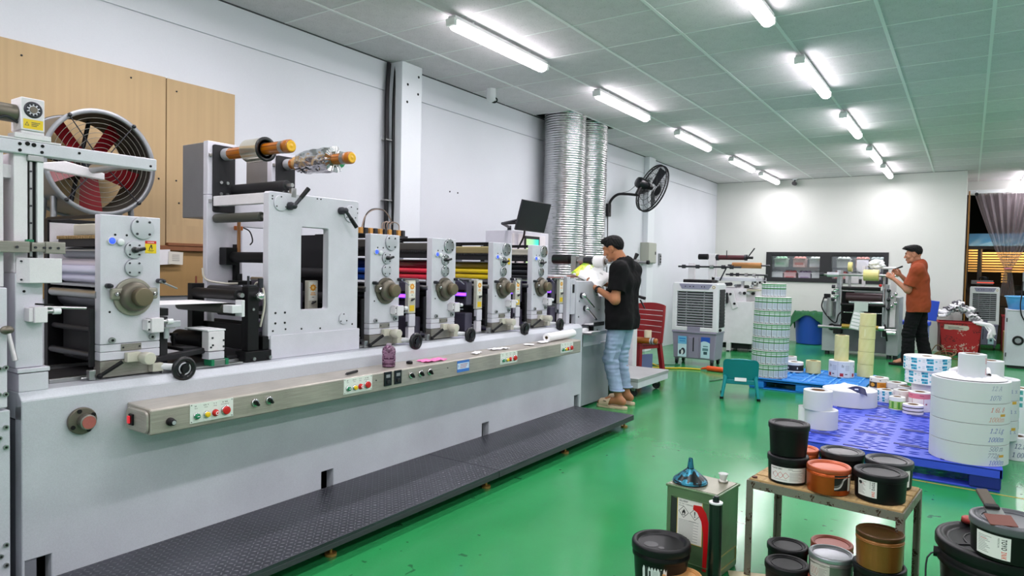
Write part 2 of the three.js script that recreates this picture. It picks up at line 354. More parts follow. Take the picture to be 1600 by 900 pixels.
// ---------------------------------------------------------------- the press: bed, console, step, end cabinet
const XF = -3.05, XB = -3.57, YB = .845;     // front and rear side-frame planes, top of the bed
{
  const t = thing('press_bed', 'long pale grey steel machine bed standing behind the black tread step', 'machine bed');
  const zN = -1.05, zFar = -5.5;
  const notch = [[-1.06, -1.15], [-2.48, -2.565], [-3.97, -4.055], [-5.37, -5.47]];
  const pts = [[zN, 0]]; // outline in (z, y), going towards the far end along the floor, with notches
  for (const [a, b] of notch) { pts.push([a, 0], [a, .2], [b, .2], [b, 0]); }
  pts.push([zFar, 0], [zFar, .815], [zN, .815]);
  part('front_panel', EX(shape(pts), -3.0, -2.94, .003), M.bed, t);
  part('top_rail', EZ(shape([[-3.78, .74], [-2.942, .74], [-2.942, .816], [-2.972, YB], [-3.78, YB]]), zFar, zN, .002), M.bed, t);
  part('end_panel', BB(-3.78, -2.945, 0, .735, zN - .002, zN - .05), M.paintDark, t);
  part('end_panel', BB(-3.78, -2.945, 0, .735, zFar + .05, zFar + .002), M.bedGrey, t);
  part('core', BB(-3.75, -3.08, .02, .73, zN - .06, zFar + .06), M.dark, t);
  for (const z of [-2.8, -4.3]) for (const d of [.03]) part('foot_pad', C('y', .03, .05, -2.99, .03, z + d), M.bolt, t);
  // slide rails on the bed
  for (const x of [-3.1, -3.5]) part('slide_rail', BB(x - .012, x + .012, YB, YB + .018, -1.2, -5.42, .002), M.steelPlain, t);
  part('oil_tray', BB(-3.46, -3.14, YB, YB + .006, -1.2, -5.4), M.dark, t);
  // round flange with a worn red boss
  const f = part('flange_cover', L('x', [[0, 0], [.052, 0], [.054, .006], [.054, .016], [.05, .02], [0, .02]], -2.94, .708, -1.255), M.bronze, t);
  part('boss', L('x', [[0, 0], [.03, 0], [.03, .03], [.028, .034], [0, .034]], -2.92, .706, -1.262), std(0x9b9892, .35, .8), f);
  part('boss_cap', C('x', .0255, .003, -2.885, .706, -1.262), std(0xb3625a, .55, 0, { map: tSpeckBig }), f);
  for (const a of [.5, 1.9, 3.64, 5.2]) part('bolt', C('x', .0085, .006, -2.918, .708 + .043 * Math.sin(a), -1.255 - .043 * Math.cos(a), 10), M.hole, f);
}
// operator console: a bent stainless box along the bed
{
  const t = thing('control_console', 'long brushed stainless control console running along the front of the machine bed', 'control panel');
  const x0 = -2.94, x1 = -2.75, z0 = -1.435, z1 = -5.12;
  const prof = new THREE.Shape(); prof.moveTo(x0, .64); prof.lineTo(x1 - .006, .638); prof.lineTo(x1, .644); prof.lineTo(x1, .735); prof.quadraticCurveTo(x1, .747, x1 - .014, .747); prof.lineTo(x0, .752);
  part('housing', EZ(prof, z1, z0, .004), M.console, t);
  part('end_cap', EZ(rrect(x0 + .01, x1 - .004, .643, .74, .03), z0, z0 + .012, .006), M.console, t);
  const sw = part('rocker_switch', BB(-2.892, -2.858, .668, .715, z0 + .01, z0 + .02, .003), M.black, t);
  part('rocker', BB(-2.888, -2.872, .676, .708, z0 + .02, z0 + .028, .003), std(0xd22a35, .35, 0, { emissive: 0xd22a35, emissiveIntensity: .5 }), sw);
  const tPanel = (w, h) => canvasTex(256, 128, (g, W, H) => {
    g.fillStyle = '#dfe5df'; g.fillRect(0, 0, W, H); g.fillStyle = '#444';
    for (const [x, a, b] of [[34, 'MỞ', 'Run'], [92, 'CHẠY', 'Inch'], [146, 'TẮT', 'Stop'], [206, 'DỪNG', 'Emergency']]) { g.font = 'bold 13px sans-serif'; g.textAlign = 'center'; g.fillText(a, x, 22); g.font = '10px sans-serif'; g.fillText(b, x, 36); }
    for (const [x, y] of [[8, 8], [248, 8], [8, 120], [248, 120]]) { g.beginPath(); g.arc(x, y, 3.4, 0, 7); g.fill(); }
  });
  const tx = tPanel();
  function buttons(za, zb, yc, h) {
    const zc = (za + zb) / 2, w = Math.abs(zb - za);
    const p = part('button_panel', B(.003, h, w, x1 + .0016, yc, zc), std(0xdfe4dd, .5), t);
    const face = part('printed_face', place(new THREE.PlaneGeometry(w, h), [x1 + .0035, yc, zc], [0, Math.PI / 2, 0]), std(0xffffff, .5, 0, { map: tx }), p, true);
    [[.36, M.green, .0115], [.13, M.yellow, .0115], [-.07, M.red, .0115], [-.31, M.red, .018]].forEach(([k, m, r], i) => {
      const z = zc + k * w, y = yc - .012 + (i === 3 ? .004 : 0);
      const b = part('push_button', L('x', [[0, 0], [r, 0], [r, .014], [r - .002, .018], [0, .018]], x1 + .003, y, z, 20), m, p);
      part('bezel', L('x', [[0, 0], [r + .004, 0], [r + .004, .006], [r + .001, .008], [r, .008]], x1 + .003, y, z, 20), i === 2 ? M.red : M.chrome, p);
      if (i === 2) part('ring_mark', place(new THREE.TorusGeometry(.006, .0018, 6, 18), [x1 + .0215, y, z], [0, Math.PI / 2, 0]), M.paper, p);
      if (i === 0) part('bar_mark', B(.001, .003, .011, x1 + .0217, y, z), M.paper, p);
    });
  }
  buttons(-1.602, -1.806, .7, .083); buttons(-2.461, -2.666, .7, .083); buttons(-3.915, -4.13, .702, .083); buttons(-4.772, -4.976, .702, .083);
  const k = part('dial_knob', L('x', [[0, 0], [.017, 0], [.017, .012], [.013, .014], [.013, .03], [.011, .033], [0, .033]], x1, .684, -1.515, 20), M.black, t);
  part('cap', C('x', .0085, .003, x1 + .034, .684, -1.515), M.disc, k);
  for (const z of [-1.92, -1.997, -2.985, -3.07, -3.153]) {
    const s = part('selector_knob', L('x', [[0, 0], [.019, 0], [.019, .007], [.016, .01], [0, .01]], x1, .7, z, 20), M.chrome, t);
    part('grip', place(new RoundedBoxGeometry(.02, .03, .011, 1, .003), [x1 + .018, .7, z], [.6, 0, 0]), M.black, s);
  }
  for (const [a, b] of [[-2.76, -2.82], [-2.843, -2.902]]) {
    const s = part('switch_plate', BB(x1, x1 + .006, .663, .744, a, b, .002), M.blackGloss, t);
    part('rocker', BB(x1 + .006, x1 + .012, .675, .695, a - .018, b + .018, .003), M.rubber, s);
    part('legend', BB(x1 + .006, x1 + .0066, .71, .728, a - .014, b + .014), std(0x8a8d92, .5), s);
  }
  const blue = canvasTex(256, 160, (g, W, H) => {
    g.fillStyle = '#3d74c6'; g.fillRect(0, 0, W, H); g.fillStyle = '#c8d8ee'; g.fillRect(8, 34, W - 16, 84);
    g.fillStyle = '#2b5fb5'; g.font = 'bold 40px sans-serif'; g.fillText('T', 18, 92); g.fillStyle = '#a33a4c'; for (let i = 0; i < 3; i++) g.fillRect(64, 50 + i * 22, 160 - i * 16, 8);
  });
  part('blue_sticker', place(new THREE.PlaneGeometry(.13, .075), [x1 + .0012, .7, -3.49], [0, Math.PI / 2, 0]), std(0xffffff, .4, 0, { map: blue }), t, true);
  for (const z of [-3.33, -2.7]) part('screw', C('x', .004, .003, x1 + .001, .705, z, 8), M.bolt, t);
}
// tread step: two sections of chequer plate on adjustable feet
{
  const tTreadC = dataTex(512, (u, v) => { const n = .72 + .36 * fbm(u, v, 6, 4, 101) + .1 * (rnd() - .5); return [n, n, n * 1.03]; }, 1.6);
  const tr = std(0x4a4b52, .38, .45, { map: tTreadC });
  const edge = std(0x3c3d43, .5, .2), lugM = std(0x66676e, .34, .5);
  for (const [za, zb, lab] of [[-.4, -3.36, 'near section of the black chequer plate step along the machine bed'], [-3.363, -5.37, 'far section of the black chequer plate step, ending by the standing man']]) {
    const t = thing('tread_step', lab, 'step', [0, 0, 0], 0, 'step sections along the machine');
    part('tread_plate', BB(-2.938, -2.35, .088, .108, za, zb, .003), tr, t);
    { // raised lugs of the chequer plate
      const lug = new THREE.SphereGeometry(1, 8, 5), pts = [], st = .0255;
      for (let x = -2.925, i = 0; x < -2.362; x += st, i++) for (let z = Math.min(za, -.9) - .02, j = 0; z > zb + .015; z -= st, j++) pts.push([x, z, (i + j) & 1]);
      const im = new THREE.InstancedMesh(lug, lugM, pts.length), q = new THREE.Quaternion(), m4 = new THREE.Matrix4();
      pts.forEach(([x, z, o], i) => { q.setFromAxisAngle(V(0, 1, 0), o ? .785 : -.785); m4.compose(V(x, .1078, z), q, V(.0098, .002, .0033)); im.setMatrixAt(i, m4); });
      im.name = 'tread_lug'; im.castShadow = im.receiveShadow = true; im.userData.kind = 'stuff'; t.add(im);
    }
    part('front_skirt', BB(-2.362, -2.35, .064, .09, za - .001, zb + .001, .002), edge, t);
    part('under_frame', [BB(-2.92, -2.88, .05, .088, za - .02, zb + .02), BB(-2.44, -2.40, .05, .088, za - .02, zb + .02), BB(-2.92, -2.40, .055, .088, zb + .06, zb + .02)], edge, t);
    for (const z of za > -1 ? [-2.1, -3.32, -.6] : [-5.33, -4.3]) { const f = part('levelling_foot', [C('y', .028, .012, -2.42, .006, z), C('y', .008, .06, -2.42, .035, z, 10)], std(0xb98f4e, .45, .6), t); part('foot_nut', C('y', .014, .01, -2.42, .04, z, 6), M.steelPlain, f); }
  }
}
// tall cabinet at the near end
{
  const t = thing('end_cabinet', 'grey steel end cabinet with bolted panels at left edge of the press', 'cabinet');
  part('lower_panel', BB(-3.7, -2.9, .04, .798, -.1, -1.0, .004), M.bed, t);
  part('upper_panel', BB(-3.7, -2.9, .808, 1.248, -.1, -.992, .004), M.paint, t);
  part('plinth', BB(-3.66, -2.94, 0, .04, -.12, -.98), M.dark, t);
  const bolts = [[.954, -.965], [.956, -.985], [.86, -.963], [.858, -.985], [.737, -.985], [.7, -.965], [.663, -.985], [.301, -.985], [.263, -.968], [.225, -.985]];
  for (const [y, z] of bolts) { const b = part('bolt', C('x', .0085, .01, -2.896, y, z, 12), M.steelPlain, t); part('socket', C('x', .0045, .002, -2.8905, y, z, 6), M.hole, b); }
  const h = part('clamp_lever', S(.019, -2.875, 1.095, -.982, 1, .85, 1.15), M.bronze, t);
  part('lever_bar', bar([-2.87, 1.085, -.985], [-2.84, .985, -.995], .007, .009), M.steelPlain, h); part('pivot', C('x', .009, .03, -2.888, 1.095, -.982), M.steelPlain, h);
}
// gantry with camera and beams at the near end of the bed
{
  const t = thing('inspection_gantry', 'white gantry with twin beams and a camera box above the near print unit', 'gantry');
  part('plinth', [BB(-3.3, -2.972, YB, .915, -1.052, -1.153, .003), BB(-3.31, -2.968, .918, .935, -1.047, -1.157, .003)], M.paint, t);
  part('lower_column', BB(-3.2, -2.985, .936, 1.3, -1.046, -1.139, .004), M.paint, t);
  part('upper_column', BB(-3.15, -2.995, 1.3, 1.755, -1.046, -1.092, .003), M.white, t);
  part('column_edge', BB(-3.1, -2.985, 1.3, 1.735, -1.12, -1.142, .002), M.plasticWhite, t);
  part('rail_strip', BB(-3.04, -2.992, 1.3, 1.73, -1.097, -1.106), M.steelPlain, t);
  part('dark_slot', BB(-3.1, -3.0, 1.3, 1.73, -1.106, -1.12), M.black, t);
  for (let i = 0; i < 6; i++) part('rail_screw', C('x', .004, .003, -2.991, 1.36 + i * .066, -1.101, 8), M.bolt, t);
  part('rear_post', BB(-3.2, -2.99, 1.248, 1.775, -.93, -1.012, .003), M.white, t);
  part('cross_piece', BB(-3.1, -3.02, 1.66, 1.71, -1.01, -1.05), M.white, t);
  const beam = part('front_beam', BB(-3.03, -2.978, 1.752, 1.803, -.75, -1.578, .005), M.paint, t);
  for (const [y, z, r] of [[1.788, -1.06, .006], [1.764, -1.06, .006], [1.792, -1.085, .008], [1.79, -1.106, .008], [1.79, -1.135, .006], [1.766, -1.133, .006], [1.783, -1.265, .005], [1.769, -1.55, .005]]) part('bolt', C('x', r, .003, -2.977, y, z, 12), M.hole, beam);
  part('beam_bracket', BB(-3.03, -2.98, 1.728, 1.752, -1.087, -1.142, .003), M.steelPlain, t);
  part('rear_beam', EX(shape([[-1.3, 1.768], [-1.6, 1.745], [-1.6, 1.775], [-1.55, 1.79], [-1.43, 1.812], [-1.3, 1.785]]), -3.54, -3.5, .003), M.white, t);
  part('cross_shaft', C('x', .022, .46, -3.26, 1.79, -1.545), M.steelPlain, t);
  const base = part('camera_base', [BB(-3.05, -2.978, 1.803, 1.81, -.98, -1.2, .002), BB(-3.04, -2.975, 1.81, 1.83, -1.042, -1.165, .003), BB(-3.03, -2.98, 1.83, 1.842, -1.065, -1.143, .003)], M.white, t);
  const box = part('camera_box', BB(-3.07, -2.975, 1.842, 1.966, -1.063, -1.142, .004), M.white, t);
  part('bearing_ring', place(new THREE.TorusGeometry(.026, .0055, 8, 28), [-2.975, 1.922, -1.103], [0, Math.PI / 2, 0]), M.bolt, box);
  part('bearing_core', C('x', .022, .006, -2.974, 1.922, -1.103), M.disc, box); part('bearing_hub', C('x', .013, .01, -2.973, 1.922, -1.103), M.bronze, box);
  for (let i = 0; i < 10; i++) part('bearing_ball', S(.0042, -2.971, 1.922 + .0195 * Math.sin(i * .628), -1.103 + .0195 * Math.cos(i * .628), 1, 1, 1, 8, 6), M.bolt, box);
  const warn = canvasTex(128, 64, (g, W, H) => { g.fillStyle = '#e6c413'; g.fillRect(0, 0, W, H); g.strokeStyle = '#333'; g.lineWidth = 3; g.beginPath(); g.moveTo(24, 20); g.lineTo(12, 42); g.lineTo(36, 42); g.closePath(); g.stroke(); g.fillStyle = '#444'; for (let i = 0; i < 3; i++) g.fillRect(52, 18 + i * 11, 56 - i * 10, 5); });
  part('yellow_sticker', place(new THREE.PlaneGeometry(.066, .036), [-2.9742, 1.867, -1.103], [0, Math.PI / 2, 0]), std(0xffffff, .5, 0, { map: warn }), box, true);
  part('motor_tube', C('z', .034, .3, -3.02, 1.905, -.91, 24), M.bronze, t);
  part('sensor_cable', tube([[-3.0, 1.87, -1.06], [-2.99, 1.885, -1.02], [-2.99, 1.86, -.985], [-2.99, 1.815, -.985], [-3.0, 1.805, -1.0]], .005, 24), M.bolt, t);
  const cb = part('clamp_bar', [BB(-2.985, -2.955, 1.377, 1.42, -.9, -1.085, .003), BB(-2.98, -2.952, 1.382, 1.418, -1.09, -1.135, .003), BB(-2.975, -2.95, 1.376, 1.422, -1.135, -1.205, .003)], M.steel, t);
  for (const z of [-1.04, -1.1, -1.13, -1.15, -1.178]) part('screw', C('x', .005, .004, -2.948, 1.398, z, 10), M.bolt, cb);
  part('green_cap', BB(-2.99, -2.975, 1.42, 1.428, -1.08, -1.105), M.green, t);
  part('guard', EY(shape([[-2.985, -1.05], [-2.94, -1.078], [-2.94, -1.187], [-2.948, -1.187], [-2.948, -1.082], [-2.99, -1.056]].map(p => [p[0], p[1]])), 1.262, 1.358, .002), M.white, t);
  part('guard_back', BB(-2.985, -2.95, 1.264, 1.356, -1.08, -1.18), M.plasticWhite, t);
  for (const y of [1.275, 1.345]) part('screw', C('x', .004, .004, -2.962, y, -1.058, 8), M.bolt, t);
  part('hole', C('x', .005, .002, -2.984, 1.23, -1.075, 10), M.hole, t);
  const gb = part('guide_box', [BB(-2.985, -2.93, 1.11, 1.172, -1.09, -1.135, .004), BB(-2.985, -2.94, 1.115, 1.168, -1.075, -1.09, .003)], M.white, t);
  part('guide_shaft', C('z', .009, .03, -2.95, 1.152, -1.148), M.steelPlain, gb); part('guide_roller', C('z', .0125, .026, -2.95, 1.152, -1.172), M.plasticWhite, gb);
  part('guide_lever', flatBar([-2.95, 1.182, -1.1], [-2.95, 1.176, -1.16], .012, .007), M.black, gb);
  part('tie_rod', bar([-3.0, 1.165, -1.15], [-3.0, 1.155, -1.3], .0055), M.steelPlain, t);
}
// ---------------------------------------------------------------- printing units (origin: front plate plane, bed top, middle of the plate)
const warnSign = canvasTex(96, 112, (g, W, H) => {
  g.fillStyle = '#e9c912'; g.fillRect(0, 0, W, H); g.fillStyle = '#d0241c'; g.fillRect(0, 0, W, 26); g.fillStyle = '#fff'; g.font = 'bold 13px sans-serif'; g.textAlign = 'center'; g.fillText('CAUTION', W / 2, 18);
  g.fillStyle = '#1c1c1c'; g.beginPath(); g.arc(52, 42, 8, 0, 7); g.fill(); g.fillRect(38, 50, 24, 10); g.fillRect(34, 60, 8, 22); g.fillRect(54, 60, 8, 16); g.fillRect(22, 84, 52, 4); g.fillRect(30, 94, 36, 3);
});
const postSign = canvasTex(64, 128, (g, W, H) => {
  g.fillStyle = '#e7e5dd'; g.fillRect(0, 0, W, H); g.fillStyle = '#e0941c'; g.beginPath(); g.arc(32, 40, 21, 0, 7); g.fill();
  g.fillStyle = '#f2cf86'; g.beginPath(); g.arc(32, 40, 10, 0, 7); g.fill(); g.fillStyle = '#e0941c'; for (let i = 0; i < 8; i++) { g.save(); g.translate(32, 40); g.rotate(i * .785); g.fillRect(-2, -27, 4, 10); g.restore(); }
  g.fillRect(16, 74, 32, 6); g.fillRect(12, 86, 40, 5); g.fillStyle = '#444'; g.fillRect(24, 104, 16, 4);
});
function printUnit(label, zc, rolls, opt = {}) {
  const t = thing('printing_unit', label, 'printing unit', [XF, YB, zc], 0, 'printing units in a row on the bed');
  const P = (n, g, m, p = t, k) => part(n, g, m, p, k);
  P('front_plate', BB(-.05, 0, .148, .705, .128, -.128, .004), M.paint);
  P('lower_plate', BB(-.05, -.001, .1155, .1465, .128, -.128, .003), M.paint); P('lower_plate', BB(-.05, -.001, .078, .114, .128, -.128, .003), M.paint);
  P('slide_base', EX(shape([[.128, .006], [-.12, .006], [-.12, .076], [.128, .076]].map(p => p)), -.06, .004, .003), M.steel);
  const np = P('name_plate', B(.003, .03, .085, .0015, .13, 0), M.steel); for (const z of [-.035, .035]) P('screw', C('x', .004, .003, .004, .13, z, 8), M.bolt, np);
  // covers
  const cover = (y, z, r, mat, lever) => {
    const c = P('round_cover', L('x', [[0, 0], [r, 0], [r, .009], [r - .002, .012], [0, .012]], 0, y, z, 32), mat);
    for (const a of [.785, 2.356, 3.927, 5.498]) P('bolt', C('x', r * .11, .003, .013, y + r * .76 * Math.sin(a), z + r * .76 * Math.cos(a), 10), M.bolt, c);
    if (lever) { P('pointer', [L('x', [[0, 0], [.014, 0], [.012, .02], [0, .022]], .012, y, z, 16), place(new RoundedBoxGeometry(.014, .016, .05, 1, .005), [.03, y + .002, z - .014], [.25, 0, 0])], M.blackGloss, c); }
    return c;
  };
  const discM = opt.polished ? M.chrome : M.disc;
  cover(.655, -.046, .05, opt.near ? M.disc : discM); cover(.557, -.008, .038, discM, true); cover(.478, -.008, .038, discM);
  const b1 = P('push_button', L('x', [[0, 0], [.013, 0], [.013, .01], [.011, .014], [0, .014]], 0, .593, .084, 20), M.blueLed); P('bezel', L('x', [[.013, 0], [.017, 0], [.017, .008], [.0135, .011], [.013, 0]], 0, .593, .084, 20), M.plasticWhite, b1);
  P('push_button', L('x', [[0, 0], [.015, 0], [.015, .01], [.012, .016], [0, .016]], 0, .589, .048, 20), M.plasticWhite);
  for (const z of [.068, .02]) P('hole', C('x', .005, .002, 0, .62, z, 10), M.hole);
  if (opt.near) P('caution_sticker', place(new THREE.PlaneGeometry(.05, .056), [.0012, .572, -.084], [0, Math.PI / 2, 0]), std(0xffffff, .5, 0, { map: warnSign }), t, true);
  if (opt.tag) P('yellow_tag', B(.002, .05, .03, .002, .56, -.085), M.yellow);
  // brake hub
  const hub = P('brake_flange', [L('x', [[0, 0], [.083, 0], [.083, .012], [.079, .015], [0, .015]], 0, .35, -.005, 36), B(.022, .05, .2, .016, .365, -.005, .008)], opt.near ? std(0x9a978a, .5, .4) : M.bronze);
  P('brake_dome', L('x', [[0, .014], [.064, .014], [.066, .022], [.064, .04], [.056, .052], [.044, .056], [0, .056]], 0, .352, -.005, 32), M.bronze, hub);
  P('brake_boss', L('x', [[0, .05], [.04, .05], [.04, .088], [.036, .093], [0, .093]], 0, .352, -.012, 28), std(0x746a55, .5, .5), hub);
  for (const z of [.075, -.085]) P('chrome_pin', L('x', [[0, 0], [.009, 0], [.009, .016], [0, .02]], .026, .365, z, 14), M.chrome, hub);
  for (const [y, z, l] of [[.4, .1, .04], [.42, -.118, .055]]) P('index_pin', L('x', [[0, 0], [.011, 0], [.011, l * .6], [.008, l * .62], [.008, l], [0, l]], 0, y, z, 14), M.bolt);
  P('release_lever', bar([.05, .42, -.1], [.03, .385, -.19], .005, .004), M.steelPlain);
  P('hole', C('x', .005, .002, 0, .287, .09, 10), M.hole);
  for (const [y, z] of [[.165, .083], [.168, -.088]]) { const b = P('cap_screw', C('x', .013, .014, .006, y, z, 14), M.steelPlain); P('socket', C('x', .006, .002, .0135, y, z, 6), M.hole, b); }
  // guide box with roller
  const gb = P('guide_box', [BB(0, .055, .19, .255, -.062, -.118, .004), BB(0, .045, .2, .25, -.048, -.062, .003)], M.white);
  P('guide_shaft', C('z', .009, .03, .03, .235, -.13), M.steelPlain, gb); P('guide_roller', C('z', .0125, .026, .03, .235, -.156), M.plasticWhite, gb); P('guide_lever', flatBar([.03, .208, -.12], [.03, .205, -.18], .012, .006), M.steelPlain, gb);
  for (const y of [.205, .24]) P('screw', C('x', .004, .003, .046, y, -.055, 8), M.bolt, gb);
  // adjusting knobs, lever, handwheel
  const kb = P('knob_block', BB(0, .03, .065, .108, .03, -.03, .004), M.cream); P('adjusting_knob', L('x', [[0, 0], [.022, 0], [.022, .03], [.027, .034], [.027, .075], [.024, .08], [0, .08]], .02, .082, -.034, 24), M.cream, kb);
  P('bearing_block', BB(.0, .04, .012, .05, -.075, -.125, .004), M.cream); P('wheel_shaft', bar([.02, .033, -.11], [.06, .026, -.17], .016), M.plasticWhite);
  const hw = P('hand_wheel', [place(new THREE.TorusGeometry(.044, .013, 10, 30), [.1, .022, -.185], [0, Math.PI / 2, 0]), C('x', .034, .008, .1, .022, -.185, 24), C('x', .017, .04, .095, .022, -.185), flatBar([.108, .05, -.2], [.108, -.01, -.17], .016, .008, [1, 0, 0])], M.blackGloss);
  P('crank_grip', C('x', .0085, .03, .125, -.012, -.17), M.rubber, hw); P('wheel_mark', place(new THREE.TorusGeometry(.026, .004, 6, 24), [.106, .022, -.185], [0, Math.PI / 2, 0]), opt.near ? M.disc : M.rubber, hw);
  P('clamp_lever', [bar([.02, .02, .135], [.05, .075, .06], .008, .009), S(.012, .02, .018, .138)], M.black);
  P('stop_block', BB(-.02, .01, .002, .045, .175, .148, .003), M.steelPlain); P('guide_pin', bar([-.01, .012, .176], [-.01, .012, .2], .006), M.steelPlain);
  // rear frame, rollers and fountain between the two frames
  const r0 = XB - XF, mid = r0 / 2;
  P('rear_plate', BB(r0 - .03, r0 + .01, 0, .7, .128, -.128, .003), M.black);
  P('rear_panel', BB(r0 + .011, r0 + .014, .46, .68, .12, -.12), opt.near ? M.white : M.paintDark);
  P('top_bar', BB(r0, -.05, .69, .705, .128, .108, .003), M.black); P('top_bar', BB(r0, -.05, .69, .705, -.108, -.128, .003), M.black);
  const fo = P('ink_fountain', BB(r0 + .08, -.055, .62, .675, .05, -.07, .008), opt.fountain || M.cream);
  P('fountain_blade', BB(r0 + .05, -.055, .568, .603, .1, -.08, .003), M.dark, fo);
  for (let i = 0; i < 24; i++) P('ink_key', B(.012, .016, .022, r0 + .06 + i * .0172, .61, .098, .003), opt.key || M.bronze, fo);
  P('drip_plate', BB(r0 + .03, -.055, .548, .554, .122, -.1), M.steelPlain);
  for (const [y, z, r, m] of rolls) { const R = P('roller', L('x', [[0, 0], [r - .003, 0], [r, .003], [r, .435], [r - .003, .438], [0, .438]], r0 + .035, y, z, 24), m); P('journal', C('x', Math.min(.008, r * .6), .5, mid, y, z, 10), M.steelPlain, R); }
  P('lower_tray', BB(r0 + .02, -.055, .392, .402, .12, -.12), M.steelPlain);
  P('cylinder_housing', BB(r0 + .02, -.06, .05, .33, .07, -.1, .01), M.dark);
  P('impression_cylinder', C('x', .05, .44, mid, .34, .05, 24), std(0x4a4a52, .35, .7)); P('web_roller', C('x', .02, .45, mid, .36, .115, 16), M.steelPlain);
  P('frame_stay', bar([r0, .2, .1], [-.05, .2, .1], .012), M.dark); P('frame_stay', bar([r0, .09, .11], [-.05, .09, .11], .016), M.bolt);
  P('side_bracket', BB(-.06, -.045, .05, .3, .15, .128, .003), M.dark);
  return t;
}
const roll = (c, r = .3, o) => std(c, r, 0, o);
printUnit('nearest printing unit, with white rollers and a red and yellow caution sticker', -1.505, [[.43, .06, .024, roll(0xc9cbe0)], [.465, .082, .02, roll(0xc9cbe0)], [.495, .065, .018, roll(0xcfc6d0)], [.54, .05, .026, roll(0x8f9098)]], { near: true, fountain: M.cream, key: std(0x9a7f55, .5, .4) });
const inkSets = [
  ['printing unit with blue inked rollers, right beside the tall web tower', -3.06, 0x16245f, 0x2a5cc8, {}],
  ['printing unit with red inked rollers, between the blue and yellow units', -3.635, 0x6c1021, 0xe8324c, { polished: true }],
  ['printing unit with yellow inked rollers and a small yellow tag on its plate', -4.35, 0x6f5c0a, 0xf2d21c, { polished: true, tag: true, fountain: std(0xb6a674, .5) }],
  ['printing unit with black rollers, last of the row before the rewinder', -4.915, 0x16161a, 0x2a2a30, { polished: true, fountain: M.cream }],
];
for (const [lab, z, a, b, o] of inkSets) printUnit(lab, z, [[.435, .085, .02, phy(b, .22, 0, { clearcoat: 1 })], [.478, .1, .017, phy(b, .22, 0, { clearcoat: 1 })], [.52, .06, .034, phy(a, .25, 0, { clearcoat: 1 })], [.46, .03, .04, phy(a, .3, 0, { clearcoat: .6 })]], { fountain: std(0x55534f, .6), key: M.dark, ...o });

// UV curing stations behind white sticker posts
function uvStation(label, z, x, off, glow = true) {
  const t = thing('curing_station', label, 'curing unit', [x, YB, z], 0, 'curing stations between the printing units');
  part('post_cover', BB(-.03, 0, .19, .412, .036, -.036, .003), M.cream, t);
  part('sticker', place(new THREE.PlaneGeometry(.062, .11), [.0012, .35, 0], [0, Math.PI / 2, 0]), std(0xffffff, .6, 0, { map: postSign }), t, true);
  part('yellow_sticker', B(.0015, .04, .046, .001, .225, 0), M.yellow, t);
  part('toggle', [C('x', .006, .014, .006, .285, 0, 10), place(new THREE.BoxGeometry(.01, .008, .03), [.014, .283, .004], [.4, 0, 0])], M.bolt, t);
  part('post_middle', BB(-.03, .004, .1, .186, .03, -.034, .006), M.paint, t); part('post_foot', BB(-.03, 0, 0, .097, .03, -.03, .003), M.white, t);
  for (const z2 of [.036, -.04]) part('hinge', C('y', .008, .03, -.012, .12, z2, 10), M.bolt, t);
  const hs = part('lamp_housing', [BB(-.46, -.04, .22, .40, off + .005, off - .065, .008), BB(-.46, -.04, .02, .16, off + .015, off - .075, .008)], std(0x4a4656, .5), t);
  part('web_guide', C('x', .014, .44, -.24, .41, off - .015, 14), M.steelPlain, t);
  if (glow) {
    part('lamp_slit', BB(-.36, -.045, .291, .313, off + .013, off + .004), M.uv, t);
    part('lamp_case', [BB(-.40, -.045, .268, .286, off + .025, off - .005), BB(-.40, -.045, .318, .337, off + .025, off - .005)], M.black, t);
    const l = new THREE.RectAreaLight(0x6030ff, 16, .3, .018); l.position.set(x - .2, YB + .302, z + off + .02); l.lookAt(x - .2, YB + .302, z + 9); scene.add(l);
  }
  return t;
}
uvStation('white sticker post of the curing station between the blue and red units', -3.365, -3.1, -.06);
uvStation('white sticker post of the curing station between the red and yellow units', -4.12, -3.1, .105);
uvStation('white sticker post of the curing station between the yellow and black units', -4.65, -3.1, -.06);
uvStation('white sticker post of the curing station after the black unit', -5.37, -3.1, .105);
uvStation('curing station post seen through the tall window of the web tower', -2.62, -3.2, .105, false);

